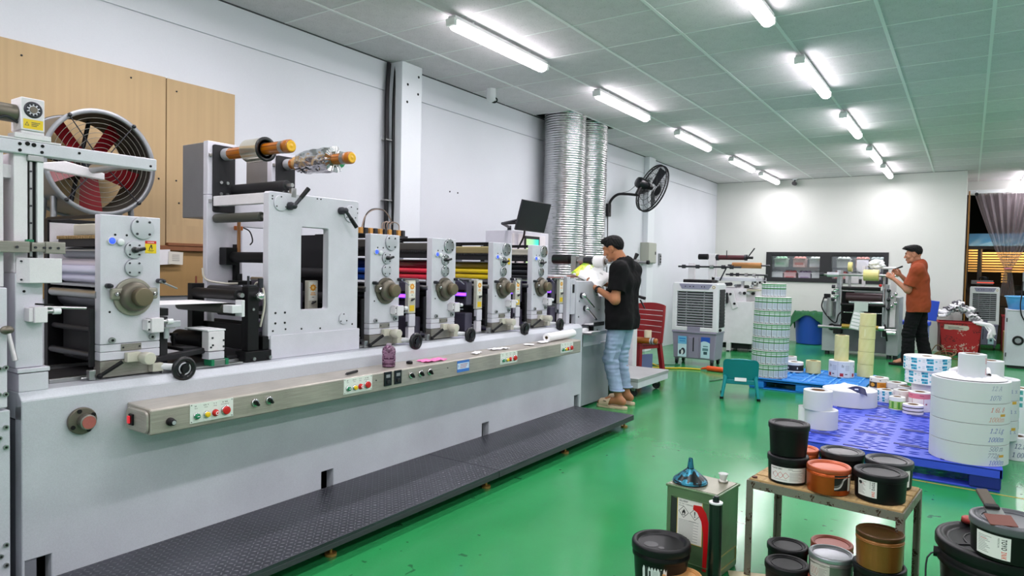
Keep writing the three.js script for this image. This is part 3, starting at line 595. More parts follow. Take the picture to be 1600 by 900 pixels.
// ---------------------------------------------------------------- web tower with two unwind arms
{
  const t = thing('web_tower', 'tall light grey web tower with a windowed side plate and two orange shafts', 'web tower');
  const zA = -2.205, zB2 = -2.832, top = 1.735;
  const win = rrect(-2.605, -2.415, 1.1, 1.558, .012).getPoints(4).map(p => [p.x, p.y]);
  part('front_plate', EX(shape([[zA, .95], [zB2, .95], [zB2, top - .01], [zB2 + .01, top], [zA - .01, top], [zA, top - .01]].reverse(), [win.map(p => p).reverse()]), XF - .05, XF, .003), M.paint, t);
  part('skirt', BB(XF - .06, XF + .008, YB, .972, zA + .0 - .012, zB2 - .012, .004), M.paint, t);
  part('front_flange', BB(XF - .09, XF - .05, YB, .95, zA - .02, zB2 + .02), M.paintDark, t);
  const win2 = rrect(-2.6, -2.4, 1.1, 1.565, .012).getPoints(4).map(p => [p.x, p.y]);
  part('rear_plate', EX(shape([[zA + .03, YB], [zB2, YB], [zB2, top], [zA + .03, top]].reverse(), [win2.reverse()]), XB - .04, XB, .003), M.paint, t);
  part('top_beam', BB(XB, XF - .05, 1.672, 1.728, zA - .002, zA - .045, .003), M.white, t);
  part('top_beam', BB(XB, XF - .05, 1.672, 1.728, zB2 + .05, zB2 + .005, .003), M.white, t);
  const rnd2 = [[1.676, -2.275, .042], [1.656, -2.765, .05], [1.037, -2.718, .033]];
  for (const [y, z, r] of rnd2) { const c = part('round_cover', L('x', [[0, 0], [r, 0], [r, .006], [r - .002, .008], [0, .008]], XF, y, z, 32), M.paint, t); for (const a of [1.57, 3.7, 5.7]) part('bolt', C('x', .004, .003, XF + .0085, y + r * .8 * Math.sin(a), z + r * .8 * Math.cos(a), 8), M.bolt, c); }
  const hole = (y, z, r = .006) => part('bolt_hole', C('x', r, .003, XF + .001, y, z, 10), M.hole, t);
  for (const [y, z] of [[1.09, -2.25], [1.09, -2.31], [1.035, -2.25], [1.035, -2.31]]) hole(y, z);
  for (const [y, z] of [[.995, -2.235], [1.0, -2.315], [.995, -2.42], [.99, -2.55], [1.0, -2.79]]) hole(y, z, .005);
  for (const [y, z] of [[1.71, -2.225], [1.695, -2.225], [1.722, -2.52], [1.722, -2.545], [1.69, -2.82], [1.665, -2.82]]) hole(y, z, .004);
  // clamp levers
  const lv = (y, z, y2, z2) => { const b = part('clamp_lever', [L('x', [[0, 0], [.022, 0], [.022, .02], [.017, .024], [.017, .05], [.011, .056], [0, .056]], XF, y, z, 20), bar([XF + .045, y, z], [XF + .06, y2, z2], .0095, .0115)], M.bolt, t); part('lever_grip', bar([XF + .052, y + (y2 - y) * .45, z + (z2 - z) * .45], [XF + .061, y2, z2], .0115, .0125), M.black, b); };
  lv(1.665, -2.33, 1.765, -2.41); lv(1.668, -2.69, 1.575, -2.76);
  // rollers
  const rl = (n, y, z, x0, x1, r, m) => { const R = part(n, L('x', [[0, 0], [r - .004, 0], [r, .004], [r, x1 - x0 - .004], [r - .004, x1 - x0], [0, x1 - x0]], x0, y, z, 24), m, t); part('journal', C('x', r * .38, x1 - x0 + .09, (x0 + x1) / 2, y, z, 12), M.steelPlain, R); return R; };
  rl('top_roller', 1.778, -2.34, -3.57, -3.08, .029, M.rubber);
  for (const x of [-3.56, -3.06]) part('roller_bracket', BB(x - .012, x + .012, 1.715, 1.765, -2.345, -2.378, .003), M.steelPlain, t);
  rl('olive_roller', 1.603, -2.225, -3.56, -3.14, .026, M.olive);
  rl('black_bar', 1.385, -2.3, -3.54, -3.12, .03, M.black);
  rl('inner_roller', 1.3, -2.74, -3.55, -3.1, .03, M.rubber); rl('inner_roller', 1.15, -2.74, -3.55, -3.1, .035, M.rubber);
  part('inner_backing', BB(-3.55, -3.12, 1.0, 1.535, -2.78, -2.8), M.dark, t);
  part('bar_mount', [BB(-3.568, -3.5, 1.34, 1.44, -2.25, -2.335, .004), BB(-3.568, -3.535, 1.23, 1.46, -2.335, -2.36)], M.black, t);
  part('copper_rod', C('y', .01, .26, -3.5, 1.5, -2.33, 12), std(0xa5764f, .4, .7), t); part('orange_sensor', B(.02, .025, .05, -3.55, 1.555, -2.36, .004), std(0xb5601f, .5), t);
  part('sensor_lead', tube([[-3.54, 1.56, -2.385], [-3.53, 1.54, -2.42], [-3.53, 1.48, -2.44], [-3.54, 1.46, -2.43]], .004, 20), M.black, t);
  part('sensor_head', [BB(-3.56, -3.46, 1.225, 1.25, -2.3, -2.39, .004), C('y', .012, .05, -3.5, 1.265, -2.34)], M.black, t);
  part('air_hose', tube([[-3.2, 1.19, -2.21], [-3.14, 1.25, -2.2], [-3.08, 1.23, -2.19], [-3.06, 1.14, -2.19], [-3.08, 1.02, -2.18]], .006, 28), std(0xcfcabd, .4), t);
  part('air_hose', tube([[-3.57, 1.32, -2.15], [-3.56, 1.26, -2.16], [-3.5, 1.235, -2.24], [-3.46, 1.235, -2.3]], .006, 20), std(0xcfcabd, .4), t);
  // unwind arms
  function arm(zc, w) {
    const b = part('unwind_box', BB(-3.84, XB - .045, 1.61, 2.035, zc + w / 2, zc - w / 2, .004), std(0x8f8f93, .42, .35, { map: tSpeck }), t);
    part('box_lip', BB(XB - .05, XB - .004, 1.738, 2.04, zc + w / 2 + .004, zc - w / 2 - .004, .003), M.paint, b);
    part('black_plate', EX(rrect(zc - w / 2 + .012, zc + w / 2 - .022, 1.64, 2.022, .012), XB - .004, XB + .012, .002), M.dark, b);
    for (const [y, dz] of [[1.81, .018], [1.81, -.022], [1.745, .018], [1.745, -.022]]) { part('cap_screw', C('x', .009, .008, XB + .015, y, zc + dz + .0, 14), M.steelPlain, b); }
    for (const y of [1.96, 1.7]) part('latch', B(.012, .02, .018, XB + .003, y, zc + w / 2 - .008, .003), M.steelPlain, b);
    const s = part('orange_shaft', C('x', .031, .56, -3.275, 1.972, zc - .005, 18), M.amber, t);
    part('shaft_collar', C('x', .034, .05, XB + .045, 1.972, zc - .005, 24), M.disc, s);
    for (let i = 0; i < 8; i++) part('shaft_leaf', place(new THREE.BoxGeometry(.5, .004, .003), [-3.28, 1.972 + .031 * Math.sin(i * .785 + .3), zc - .005 + .031 * Math.cos(i * .785 + .3)], [Math.PI / 2 - i * .785 - .3 + Math.PI / 2, 0, 0]), std(0x7a4204, .5), s);
    part('chuck_ring', C('x', .034, .028, -3.028, 1.972, zc - .005, 24), M.steelPlain, s);
    const c = part('amber_cap', L('x', [[0, 0], [.035, 0], [.036, .02], [.035, .042], [.031, .047], [0, .047]], -3.012, 1.972, zc - .005, 28), M.amber, t);
    part('cap_face', L('x', [[0, 0], [.029, 0], [.029, .003], [.022, .004], [.02, .002], [.008, .002], [.006, .005], [0, .005]], -2.965, 1.972, zc - .005, 28), std(0xf0b40a, .3), c);
  }
  arm(-2.27, .17); arm(-2.69, .17);
}
{
  const r = thing('film_roll', 'narrow roll of silver film on the nearer orange shaft', 'film roll', [-3.255, 1.972, -2.275]);
  part('film', L('x', [[.036, -.075], [.062, -.075], [.064, -.07], [.064, .07], [.062, .075], [.036, .075]], 0, 0, 0, 36), phy(0xd8d2c2, .16, .8), r);
  part('black_core', L('x', [[.034, .0], [.05, .0], [.05, .006], [.066, .006], [.066, -.002], [.034, -.002], [.034, 0]].map(p => [p[0], p[1] + .075]), 0, 0, 0, 36), M.blackGloss, r);
}
{
  const r = thing('foil_roll', 'crumpled silver foil roll on the farther orange shaft', 'film roll', [-3.26, 1.972, -2.695]);
  const g = new THREE.CylinderGeometry(.073, .068, .3, 72, 40); const p = g.attributes.position;
  for (let i = 0; i < p.count; i++) {
    const y = p.getY(i), a = Math.atan2(p.getZ(i), p.getX(i)), rad = Math.hypot(p.getX(i), p.getZ(i)); if (rad < .02) continue;
    const n = noise.noise(Math.cos(a) * 2.6, y * 15, Math.sin(a) * 4 + 7) + .35 * Math.abs(noise.noise(Math.cos(a) * 7 + 3, y * 36, Math.sin(a) * 7));
    const k = 1 + .13 * n + (y > .08 ? .16 * Math.abs(noise.noise(Math.cos(a) * 3, 4, Math.sin(a) * 3)) : 0) + (y < -.1 ? -.1 : 0);
    p.setXYZ(i, p.getX(i) * k, y + .02 * noise.noise(Math.cos(a) * 2.5, 9, Math.sin(a) * 2.5), p.getZ(i) * k);
  }
  g.computeVertexNormals();
  part('crumpled_foil', place(g, [0, 0, 0], AX.x), phy(0xcfd0d2, .2, 1), r);
  part('card_core', L('x', [[.034, -.2], [.043, -.2], [.043, -.12], [.034, -.12]], 0, 0, 0, 28), std(0xb08b58, .8), r);
  part('dark_core', L('x', [[.034, .12], [.046, .12], [.046, .15], [.034, .15]], 0, 0, 0, 28), M.bronze, r);
}
// black nip-roller stand before the tower
{
  const t = thing('nip_roller_stand', 'black nip roller stand with two rubber rollers in front of the web tower', 'roller stand');
  const nb = M.black;
  part('front_post', BB(-3.1, -3.045, .9, 1.232, -2.082, -2.148, .004), nb, t); part('rear_post', BB(-3.54, -3.49, .87, 1.238, -2.045, -2.115, .004), nb, t);
  part('front_foot', [BB(-3.12, -3.03, .848, .9, -2.06, -2.215, .004), BB(-3.12, -3.05, .9, .97, -2.175, -2.212, .003)], nb, t);
  part('rear_foot', BB(-3.56, -3.48, .848, .88, -2.02, -2.2, .003), nb, t);
  part('cross_plate', BB(-3.5, -3.09, .9, 1.03, -2.11, -2.13, .003), nb, t);
  part('base_plate', BB(-3.5, -3.1, .865, .88, -2.0, -2.2, .002), M.dark, t);
  for (const z of [-2.105, -2.2]) part('foot_bolt', C('x', .009, .012, -3.024, .862, z, 14), M.steelPlain, t);
  part('cap_screw', C('x', .007, .006, -3.042, 1.115, -2.112, 12), M.steelPlain, t);
  const rl = (n, y, z, r, m) => { const R = part(n, L('x', [[0, 0], [r - .004, 0], [r, .004], [r, .396], [r - .004, .4], [0, .4]], -3.49, y, z, 24), m, t); part('journal', C('x', .012, .46, -3.29, y, z, 12), M.steelPlain, R); return R; };
  rl('nip_roller', 1.188, -2.06, .028, M.black); rl('pressure_roller', 1.2, -2.15, .028, M.rubber);
  const lr = part('idler_roller', C('x', .026, .42, -3.36, 1.118, -2.02, 24), M.olive, t); part('journal', C('x', .012, .06, -3.13, 1.118, -2.02, 14), M.steelPlain, lr);
  part('idler_bracket', [BB(-3.12, -3.04, 1.1, 1.14, -1.99, -2.045, .003), BB(-3.1, -3.04, 1.08, 1.165, -2.045, -2.062, .003)], M.plasticWhite, t);
  const cl = part('pressure_cap', [BB(-3.1, -3.05, 1.232, 1.24, -2.085, -2.14, .002), C('y', .006, .05, -3.07, 1.262, -2.1, 10), C('y', .014, .05, -3.06, 1.25, -2.165, 14)], M.bolt, t);
  part('chrome_knob', [C('x', .02, .03, -3.03, 1.185, -2.13, 20), S(.02, -3.01, 1.185, -2.13)], M.chrome, t);
  part('rear_screw', C('y', .005, .04, -3.515, 1.256, -2.08, 8), std(0x8a4a38, .5, .4), t);
  part('white_block', BB(-3.47, -3.43, 1.02, 1.09, -2.12, -2.135), M.plasticWhite, t);
  for (let i = 0; i < 5; i++) part('inner_roller', C('x', .012 + .003 * (i % 2), .4, -3.3, 1.16 - i * .045, -2.185 - .012 * (i % 3), 14), i % 2 ? M.rubber : M.bolt, t);
}
// paper web running to the stand
{
  const g = new THREE.BoxGeometry(.33, .0016, .52, 1, 1, 12);
  solo('paper_web', 'thin white paper web stretched from the near unit to the black roller stand', 'paper', place(g, [-3.31, 1.148, -1.79], [.0, 0, 0]), M.paper);
  const t = thing('web_guide_bar', 'short black guide bar with clamp below the white paper web', 'guide bar');
  part('bar', BB(-3.45, -3.1, 1.1, 1.135, -1.66, -1.7, .003), M.black, t); part('clamp', [BB(-3.06, -3.03, 1.05, 1.08, -1.65, -1.72, .003), C('y', .012, .07, -3.045, 1.035, -1.66)], M.disc, t); part('support', BB(-3.1, -3.06, YB, 1.1, -1.64, -1.675, .003), M.dark, t);
}
// motor block on the slide
{
  const t = thing('drive_block', 'pale grey gear block on green slide clips beside the black roller stand', 'gear block');
  part('block', BB(-3.06, -3.0, .925, 1.022, -1.84, -1.926, .006), M.white, t); part('lower_block', BB(-3.06, -3.0, .886, .922, -1.842, -1.924, .003), M.paint, t);
  part('top_plate', BB(-3.2, -3.0, 1.022, 1.03, -1.835, -1.93, .002), M.plasticWhite, t);
  part('motor', C('x', .045, .26, -3.2, .965, -1.88, 22), M.black, t);
  for (const [y, z] of [[.945, -1.852], [.955, -1.862], [.975, -1.918], [.945, -1.918], [.99, -1.86]]) part('screw', C('x', .005, .003, -2.9985, y, z, 8), M.bolt, t);
  const c = part('slide_carriage', BB(-3.05, -2.99, .858, .884, -1.85, -1.935, .003), M.steelPlain, t);
  for (const z of [-1.855, -1.93]) part('green_clip', BB(-3.05, -2.985, .856, .886, z + .008, z - .008, .002), M.green, c);
  part('linear_rail', BB(-3.03, -3.005, .848, .858, -1.62, -2.03, .002), M.steelPlain, t);
  part('mount_bar', place(new RoundedBoxGeometry(.05, .025, .32, 1, .004), [-3.06, .92, -1.76], [.1, 0, 0]), M.dark, t);
  part('thumb_screw', [C('y', .02, .012, -3.2, 1.0, -1.78, 14), C('y', .008, .05, -3.2, .97, -1.78)], M.black, t);
  part('rear_beam', BB(-3.5, -3.06, .93, .945, -1.75, -1.83), M.dark, t);
}
// ---------------------------------------------------------------- along the left wall
{
  const tPly = dataTex(512, (u, v) => { const g = vn(u * 70, v * 3, 210, 5) * .5 + vn(u * 160, v * 4, 160, 6) * .3 + fbm(u, v, 4, 3, 7) * .5; const k = .93 + .07 * g; return [k, k * .99, k * .975]; }, 1.6);
  const ply = std(0xbba27b, .75, 0, { map: tPly }), kraft = std(0xab8a58, .8, 0, { map: tPly });
  const t = thing('plywood_board', 'large tan plywood board fixed to the white wall behind the drum fan', 'board');
  part('board', BB(XL + .002, XL + .02, 1.455, 2.577, .6, -2.426, .002), ply, t);
  for (const [y, z] of [[2.5, -1.6], [2.52, -2.2], [1.9, -2.38], [2.45, -1.0]]) part('nail', S(.006, XL + .022, y, z), M.bolt, t);
  const t2 = thing('plywood_board', 'narrow tan plywood board beside the vertical seam, right of the drum fan', 'board');
  part('board', BB(XL + .002, XL + .018, 1.458, 2.575, -2.434, -2.937, .002), ply, t2);
  for (const [y, z] of [[2.5, -2.5], [1.9, -2.5], [1.75, -2.52]]) part('nail', S(.006, XL + .02, y, z), M.bolt, t2);
  const t3 = solo('wooden_batten', 'reddish wooden batten along the bottom edge of the tan boards', 'batten', [BB(XL + .001, XL + .045, 1.425, 1.458, -2.2, -2.93, .003), BB(XL + .01, XL + .05, 1.458, 1.478, -2.43, -2.93, .003)], std(0x8a5836, .7, 0, { map: tPly }));
  const g = new THREE.PlaneGeometry(1.1, .34, 24, 10); const p = g.attributes.position;
  for (let i = 0; i < p.count; i++) { const x = p.getX(i), y = p.getY(i); p.setZ(i, .012 + .012 * noise.noise(x * 3, y * 5, 2) + .02 * Math.max(0, -y - .1)); }
  g.computeVertexNormals();
  const back = backOf(g).translate(0, 0, -.004); const front = g.toNonIndexed();
  solo('kraft_sheet', 'brown kraft card sheet hanging under the wooden batten', 'cardboard', [place(front, [XL + .01, 1.29, -2.2], [0, Math.PI / 2, 0]), place(back, [XL + .01, 1.29, -2.2], [0, Math.PI / 2, 0])], kraft);
  const n = thing('wall_note', 'white paper notes pinned at the top of the brown card sheet', 'paper', [XL + .05, 1.33, -2.43]);
  part('sheet', B(.002, .1, .09, 0, .05, .03, 0, [.05, 0, 0]), M.paper, n); part('sheet', B(.002, .085, .1, .004, .045, -.05, 0, [-.04, 0, 0]), std(0xdcd9cc, .8), n);
  for (let i = 0; i < 4; i++) part('written_line', B(.001, .003, .05, .0055, .065 - i * .012, -.05), std(0x777777, .9), n);
}
{ // drum fan
  const t = thing('drum_fan', 'big grey drum fan with red blades in front of the plywood board', 'fan');
  const y = 1.892, z = -1.815, R = .283;
  const gal = std(0x8f9296, .4, .7, { map: tSpeck });
  part('drum', L('x', [[R, -4.34], [R, -4.02], [R + .012, -4.012], [R + .012, -4.0], [R - .012, -3.998], [R - .014, -4.01], [R - .008, -4.03], [R - .008, -4.33], [R, -4.34]], 0, y, z, 64), gal, t);
  part('drum_inner_shade', L('x', [[R - .009, -4.02], [R - .009, -4.33], [R - .012, -4.33], [R - .012, -4.02], [R - .009, -4.02]], 0, y, z, 64), std(0x35332f, .7, .2), t);  // dark inner skin: the shade inside the drum, put into its colour
  part('rear_rim', place(new THREE.TorusGeometry(R + .004, .01, 8, 64), [-4.34, y, z], [0, Math.PI / 2, 0]), gal, t);
  const wire = std(0x77776f, .5, .5);
  for (let i = 1; i <= 9; i++) part('guard_ring', place(new THREE.TorusGeometry(  .03 + i * .0268, .0014, 6, 56), [-4.0, y, z], [0, Math.PI / 2, 0]), wire, t);
  for (const a of [.95, 2.2, 3.95, 5.4]) part('guard_spoke', [bar([-3.998, y, z], [-3.998, y + R * Math.sin(a), z + R * Math.cos(a)], .003), S(.011, -3.99, y + (R + .002) * Math.sin(a), z + (R + .002) * Math.cos(a))], M.bolt, t);
  const bl = std(0x7c0c18, .35, 0);
  for (let k = 0; k < 5; k++) {
    const a = 2.15 + k * Math.PI * 2 / 5, g = new THREE.PlaneGeometry(.2, .118, 8, 6), p = g.attributes.position;
    for (let i = 0; i < p.count; i++) { const u = p.getX(i) + .165, w = p.getY(i) * (.62 + 1.1 * (u - .06)); const d = Math.abs(w) ; p.setXYZ(i, u, w, w * .55 + .35 * d * d); }
    g.computeVertexNormals(); const g2 = backOf(g); g2.translate(0, 0, -.004);
    const m = new THREE.Matrix4().makeBasis(V(0, Math.sin(a), Math.cos(a)), V(0, -Math.cos(a), Math.sin(a)), V(1, 0, 0)).setPosition(-4.16, y, z);
    part('fan_blade', [g.toNonIndexed().applyMatrix4(m), g2.applyMatrix4(m)], bl, t);
  }
  part('hub', [C('x', .06, .1, -4.16, y, z, 24), L('x', [[.06, 0], [.045, .03], [0, .04]], -4.11, y, z)], M.bolt, t);
  part('motor', C('x', .075, .16, -4.29, y, z, 24), M.dark, t);
  for (const a of [.2, 1.77, 3.34, 4.9]) part('motor_strut', bar([-4.28, y, z], [-4.28, y + R * Math.sin(a), z + R * Math.cos(a)], .012), M.bolt, t);
  for (const s of [-1, 1]) part('stand_leg', [bar([-4.1, y - .2, z + s * .2], [-3.95, .02, z + s * .26], .016), bar([-4.22, y - .2, z + s * .2], [-4.38, .02, z + s * .26], .016), S(.02, -3.95, .02, z + s * .26), S(.02, -4.38, .02, z + s * .26)], gal, t);
}
// wires with tan terminal blocks behind the blue unit
{
  const t = thing('wire_loom', 'looped brown and black wires above tan terminal blocks behind the blue and red units', 'wires');
  part('carrier', BB(-3.78, -3.74, 1.53, 1.545, -2.86, -3.38), M.dark, t); part('carrier_post', BB(-3.8, -3.76, .02, 1.58, -3.1, -3.14), M.dark, t);
  for (let i = 0; i < 10; i++) part('terminal_block', B(.03, .045, .03, -3.76, 1.567, -2.89 - i * .05, .003), i % 2 ? M.rubber : std(0xc08a3e, .6), t);
  const w = std(0x8b7668, .5);
  for (const d of [0, .02]) part('wire', tube([[-3.76, 1.58, -2.9 - d], [-3.77, 1.68, -2.95], [-3.78, 1.735, -3.05 + d], [-3.78, 1.73, -3.16], [-3.77, 1.66, -3.22], [-3.77, 1.63, -3.23]], .005, 30), d ? M.black : w, t);
  for (const [z1, z2] of [[-3.12, -3.18], [-3.17, -3.2], [-3.2, -3.24], [-3.3, -3.26], [-3.14, -3.17]]) part('wire', tube([[-3.76, 1.58, z1], [-3.765, 1.63, z1], [-3.77, 1.65, z2], [-3.8, 1.64, -3.24], [-3.9, 1.66, -3.3]], .004, 20), w, t);
  for (const m of t.children) { m.geometry.translate(0, m.name === 'carrier_post' ? 0 : .045, -.62); }
}
// ducts
{
  const foil = phy(0xc9cacb, .26, 1, { map: tSpeck });
  function ductGeo(r, s) {
    const nY = 460, nA = 44, g = new THREE.CylinderGeometry(r, r, HC + .04, nA, nY, true), p = g.attributes.position;
    for (let i = 0; i < p.count; i++) {
      const y = p.getY(i), a = Math.atan2(p.getZ(i), p.getX(i));
      const k = r + .0055 * Math.sin(y / .0285 * 6.2832) + .006 * noise.noise(Math.cos(a) * 6 + s, y * 22, Math.sin(a) * 6) + .006 * noise.noise(Math.cos(a) * 2 + s, y * 3, Math.sin(a) * 2) + .004 * noise.noise(Math.cos(a) * 14, y * 40 + s, Math.sin(a) * 14);
      p.setXYZ(i, Math.cos(a) * k, y, Math.sin(a) * k);
    }
    g.computeVertexNormals(); return g.translate(0, (HC + .04) / 2, 0);
  }
  for (const [z, r, lab, s] of [[-7.25, .255, 'wide silver corrugated foil duct nearer the monitor, from floor to ceiling', 0], [-7.88, .235, 'silver corrugated foil duct farther along, partly hidden behind the wider one', 30]]) {
    const t = thing('foil_duct', lab, 'duct', [-4.18, 0, z], 0, 'foil ducts by the left wall');
    part('duct_skin', ductGeo(r, s), foil, t, true); part('floor_collar', L('y', [[r + .02, 0], [r + .02, .05], [r + .005, .05], [r + .005, 0]]), M.steelPlain, t);
  }
  const t = thing('ceiling_collar', 'black gap frame round the ducts where they pass the ceiling', 'frame');
  part('frame', [BB(XL + .002, -3.94, HC + .004, HC + .02, -6.9, -6.96), BB(XL + .002, -3.94, HC + .02, HC + .04, -6.9, -8.42)], M.hole, t);
}
// operator terminal with a tilted monitor
{
  const t = thing('operator_terminal', 'grey operator terminal with a green touch screen behind the press', 'terminal');
  part('cabinet', BB(-4.12, -3.8, .03, 1.73, -5.56, -6.28, .006), M.paint, t); part('plinth', BB(-4.1, -3.83, 0, .03, -5.58, -6.26), M.dark, t);
  part('side_rib', BB(-3.8, -3.785, .1, 1.7, -5.56, -5.6, .003), M.white, t); part('front_panel', BB(-3.8, -3.79, .9, 1.7, -5.68, -6.2, .003), M.white, t);
  const sc = part('screen_bezel', BB(-3.79, -3.775, 1.34, 1.685, -5.78, -6.06, .004), M.dark, t);
  const tx = canvasTex(128, 128, (g, W, H) => { const q = g.createLinearGradient(0, 0, W, 0); q.addColorStop(0, '#a9c98e'); q.addColorStop(.5, '#8fd0a0'); q.addColorStop(.75, '#48d3b4'); q.addColorStop(1, '#2fc7b2'); g.fillStyle = q; g.fillRect(0, 0, W, H); g.fillStyle = '#5f6a58'; g.beginPath(); g.arc(54, 40, 10, 0, 7); g.fill(); g.fillRect(36, 60, 40, 6); g.fillRect(30, 76, 50, 5); });
  part('touch_screen', place(new THREE.PlaneGeometry(.24, .29), [-3.7745, 1.51, -5.92], [0, Math.PI / 2, 0]), std(0xffffff, .4, 0, { map: tx, emissive: 0xffffff, emissiveMap: tx, emissiveIntensity: .55 }), t, true);
  const l = new THREE.RectAreaLight(0x9fe8c8, .6, .22, .28); l.position.set(-3.76, 1.51, -5.92); l.rotation.y = Math.PI / 2; l.lookAt(-3, 1.51, -5.92); scene.add(l);
  const m = thing('tilted_monitor', 'black flat monitor leaning forward on an arm above the operator terminal', 'monitor');
  const c = [-3.56, 1.861, -5.585], lean = -.27;
  part('screen', place(new RoundedBoxGeometry(.022, .298, .52, 1, .005), c, [0, 0, lean]), std(0x1a1b22, .3), m);
  part('rear_shell', place(new RoundedBoxGeometry(.03, .2, .36, 1, .01), [c[0] - .025, c[1] - .005, c[2]], [0, 0, lean]), M.black, m);
  part('monitor_arm', [bar([-3.59, 1.85, -5.55], [-3.75, 1.78, -5.33], .012), bar([-3.59, 1.8, -5.55], [-3.75, 1.78, -5.33], .012), bar([-3.75, 1.78, -5.33], [-3.86, 1.765, -5.6], .014), C('y', .02, .05, -3.88, 1.755, -5.64)], M.bolt, m);
  part('cable', tube([[-3.6, 1.74, -5.5], [-3.68, 1.66, -5.6], [-3.76, 1.5, -5.6], [-3.77, 1.3, -5.6]], .01, 20), M.black, m);
}
// wall fan
{
  const t = thing('wall_fan', 'black oscillating wall fan on a curved arm beside the foil ducts', 'fan');
  part('wall_bracket', BB(XL, XL + .05, 2.14, 2.33, -9.02, -9.12, .006), M.black, t);
  part('arm', tube([[XL + .04, 2.2, -9.07], [XL + .05, 2.36, -9.08], [-4.34, 2.46, -9.1], [-4.2, 2.465, -9.12], [-4.06, 2.45, -9.16]], .02, 30, 10), M.black, t);
  part('wall_cable', tube([[XL + .02, 2.15, -9.07], [XL + .02, 1.6, -9.08], [XL + .02, .4, -9.07]], .007, 12), M.black, t);
  const a = V(.541, -.312, -.78).normalize(), c = V(-3.93, 2.565, -9.46);
  const up = V(0, 1, 0).addScaledVector(a, -a.y).normalize(), sd = a.clone().cross(up);
  const m4 = p => new THREE.Matrix4().makeBasis(a, up, sd).setPosition(p);                        // local x = fan axis
  const W = (g) => g.applyMatrix4(m4(c));
  const R = .36;
  part('guard_rim', [W(place(new THREE.TorusGeometry(R, .011, 8, 60), [0, 0, 0], [0, Math.PI / 2, 0])), W(place(new THREE.TorusGeometry(R, .009, 8, 60), [-.04, 0, 0], [0, Math.PI / 2, 0]))], M.black, t);
  for (const [s, n] of [[1, 'front_guard'], [-1, 'rear_guard']]) {
    const gs = [];
    for (let i = 0; i < 60; i++) { const q = i / 60 * 6.2832; gs.push(W(tube([[s * .1 - .02, .07 * Math.sin(q), .07 * Math.cos(q)], [s * .09 - .02, .2 * Math.sin(q), .2 * Math.cos(q)], [s * .05 - .02, .32 * Math.sin(q), .32 * Math.cos(q)], [-.02, R * Math.sin(q), R * Math.cos(q)]], .0022, 5, 4))); }
    for (const r of [.13, .21, .29]) gs.push(W(place(new THREE.TorusGeometry(r, .003, 5, 40), [s * (.105 - r * .16) - .02, 0, 0], [0, Math.PI / 2, 0])));
    part(n, gs, M.black, t);
  }
  part('badge', W(C('x', .075, .012, .085, 0, 0, 24)), M.rubber, t);
  for (let k = 0; k < 3; k++) { const g = new THREE.PlaneGeometry(.25, .15, 6, 5), p = g.attributes.position; for (let i = 0; i < p.count; i++) { const u = p.getX(i) + .19, w = p.getY(i) * (.7 + u); p.setXYZ(i, -.02 + w * .3, u, w); } g.computeVertexNormals(); const r = new THREE.Matrix4().makeRotationX(k * 2.094 + .5); part('blade', [W(g.clone().toNonIndexed().applyMatrix4(r)), W(backOf(g).translate(.003, 0, 0).applyMatrix4(r))], std(0x22242a, .35), t); }
  part('motor', [W(L('x', [[0, -.3], [.07, -.29], [.085, -.25], [.085, -.15], [.06, -.12], [.03, -.02], [0, -.02]], 0, 0, 0, 24))], M.blackGloss, t);
  part('pivot', bar([-4.06, 2.45, -9.16], c.clone().addScaledVector(a, -.2).toArray(), .03), M.black, t);
  part('lead', tube([c.clone().addScaledVector(a, -.26).toArray(), [-4.2, 2.52, -9.2], [-4.3, 2.48, -9.12], [-4.4, 2.4, -9.09]], .005, 16), std(0x777a7c, .5), t);
}
// small wall things
{
  const e = thing('switch_box', 'grey green electric switch box on the wall right of the standing man', 'switch box', [XL, 1.47, -10.5]);
  part('case', BB(0, .14, 0, .34, .17, -.17, .006), std(0x9c9f94, .5), e); part('door', BB(.14, .15, .01, .33, .16, -.16, .004), std(0xa3a69b, .5), e); part('latch', B(.012, .05, .015, .156, .17, -.11, .003), M.bolt, e);
  part('conduit', C('y', .013, 1.5, .02, 1.05, -.12, 10), std(0xc3a13d, .5), e);
  const s = thing('socket_strip', 'dark wall socket strip between the switch box and the air cooler', 'socket', [XL, 1.45, -11.15]);
  part('strip', BB(0, .03, 0, .2, .04, -.04, .005), std(0x85888a, .5), s); for (const y of [.05, .1, .15]) part('socket', BB(.03, .034, y - .016, y + .016, .025, -.025, .003), M.black, s);
  const d = thing('dome_camera', 'white dome camera at the ceiling edge above the wall column', 'camera', [-4.2, 3.1, -5.72]);
  part('housing', [S(.05, 0, .03, 0, 1, 1, 1, 20, 14), C('y', .05, .09, 0, .075, 0, 24)], M.plasticWhite, d); part('lens_ring', place(new THREE.TorusGeometry(.03, .008, 8, 20), [.02, .005, -.03], [1.1, .5, 0]), M.black, d);
  const k = thing('ceiling_camera', 'small black camera under the ceiling against the back wall', 'camera', [-2.93, 3.12, ZB + .06]);
  part('base', C('y', .045, .02, 0, .09, 0), M.plasticWhite, k); part('body', [bar([0, .08, 0], [0, .04, .02], .015), C('z', .04, .1, 0, .01, .03, 18)], M.blackGloss, k);
  const sp = thing('wall_plugs', 'two tiny dark plugs in the white wall right of the column', 'plug', [XL, 2.13, -5.42]);
  part('plug', C('x', .008, .006, .003, 0, 0, 10), M.bolt, sp); part('plug', C('x', .008, .006, .003, 0, -.13, 10), M.bolt, sp);
}
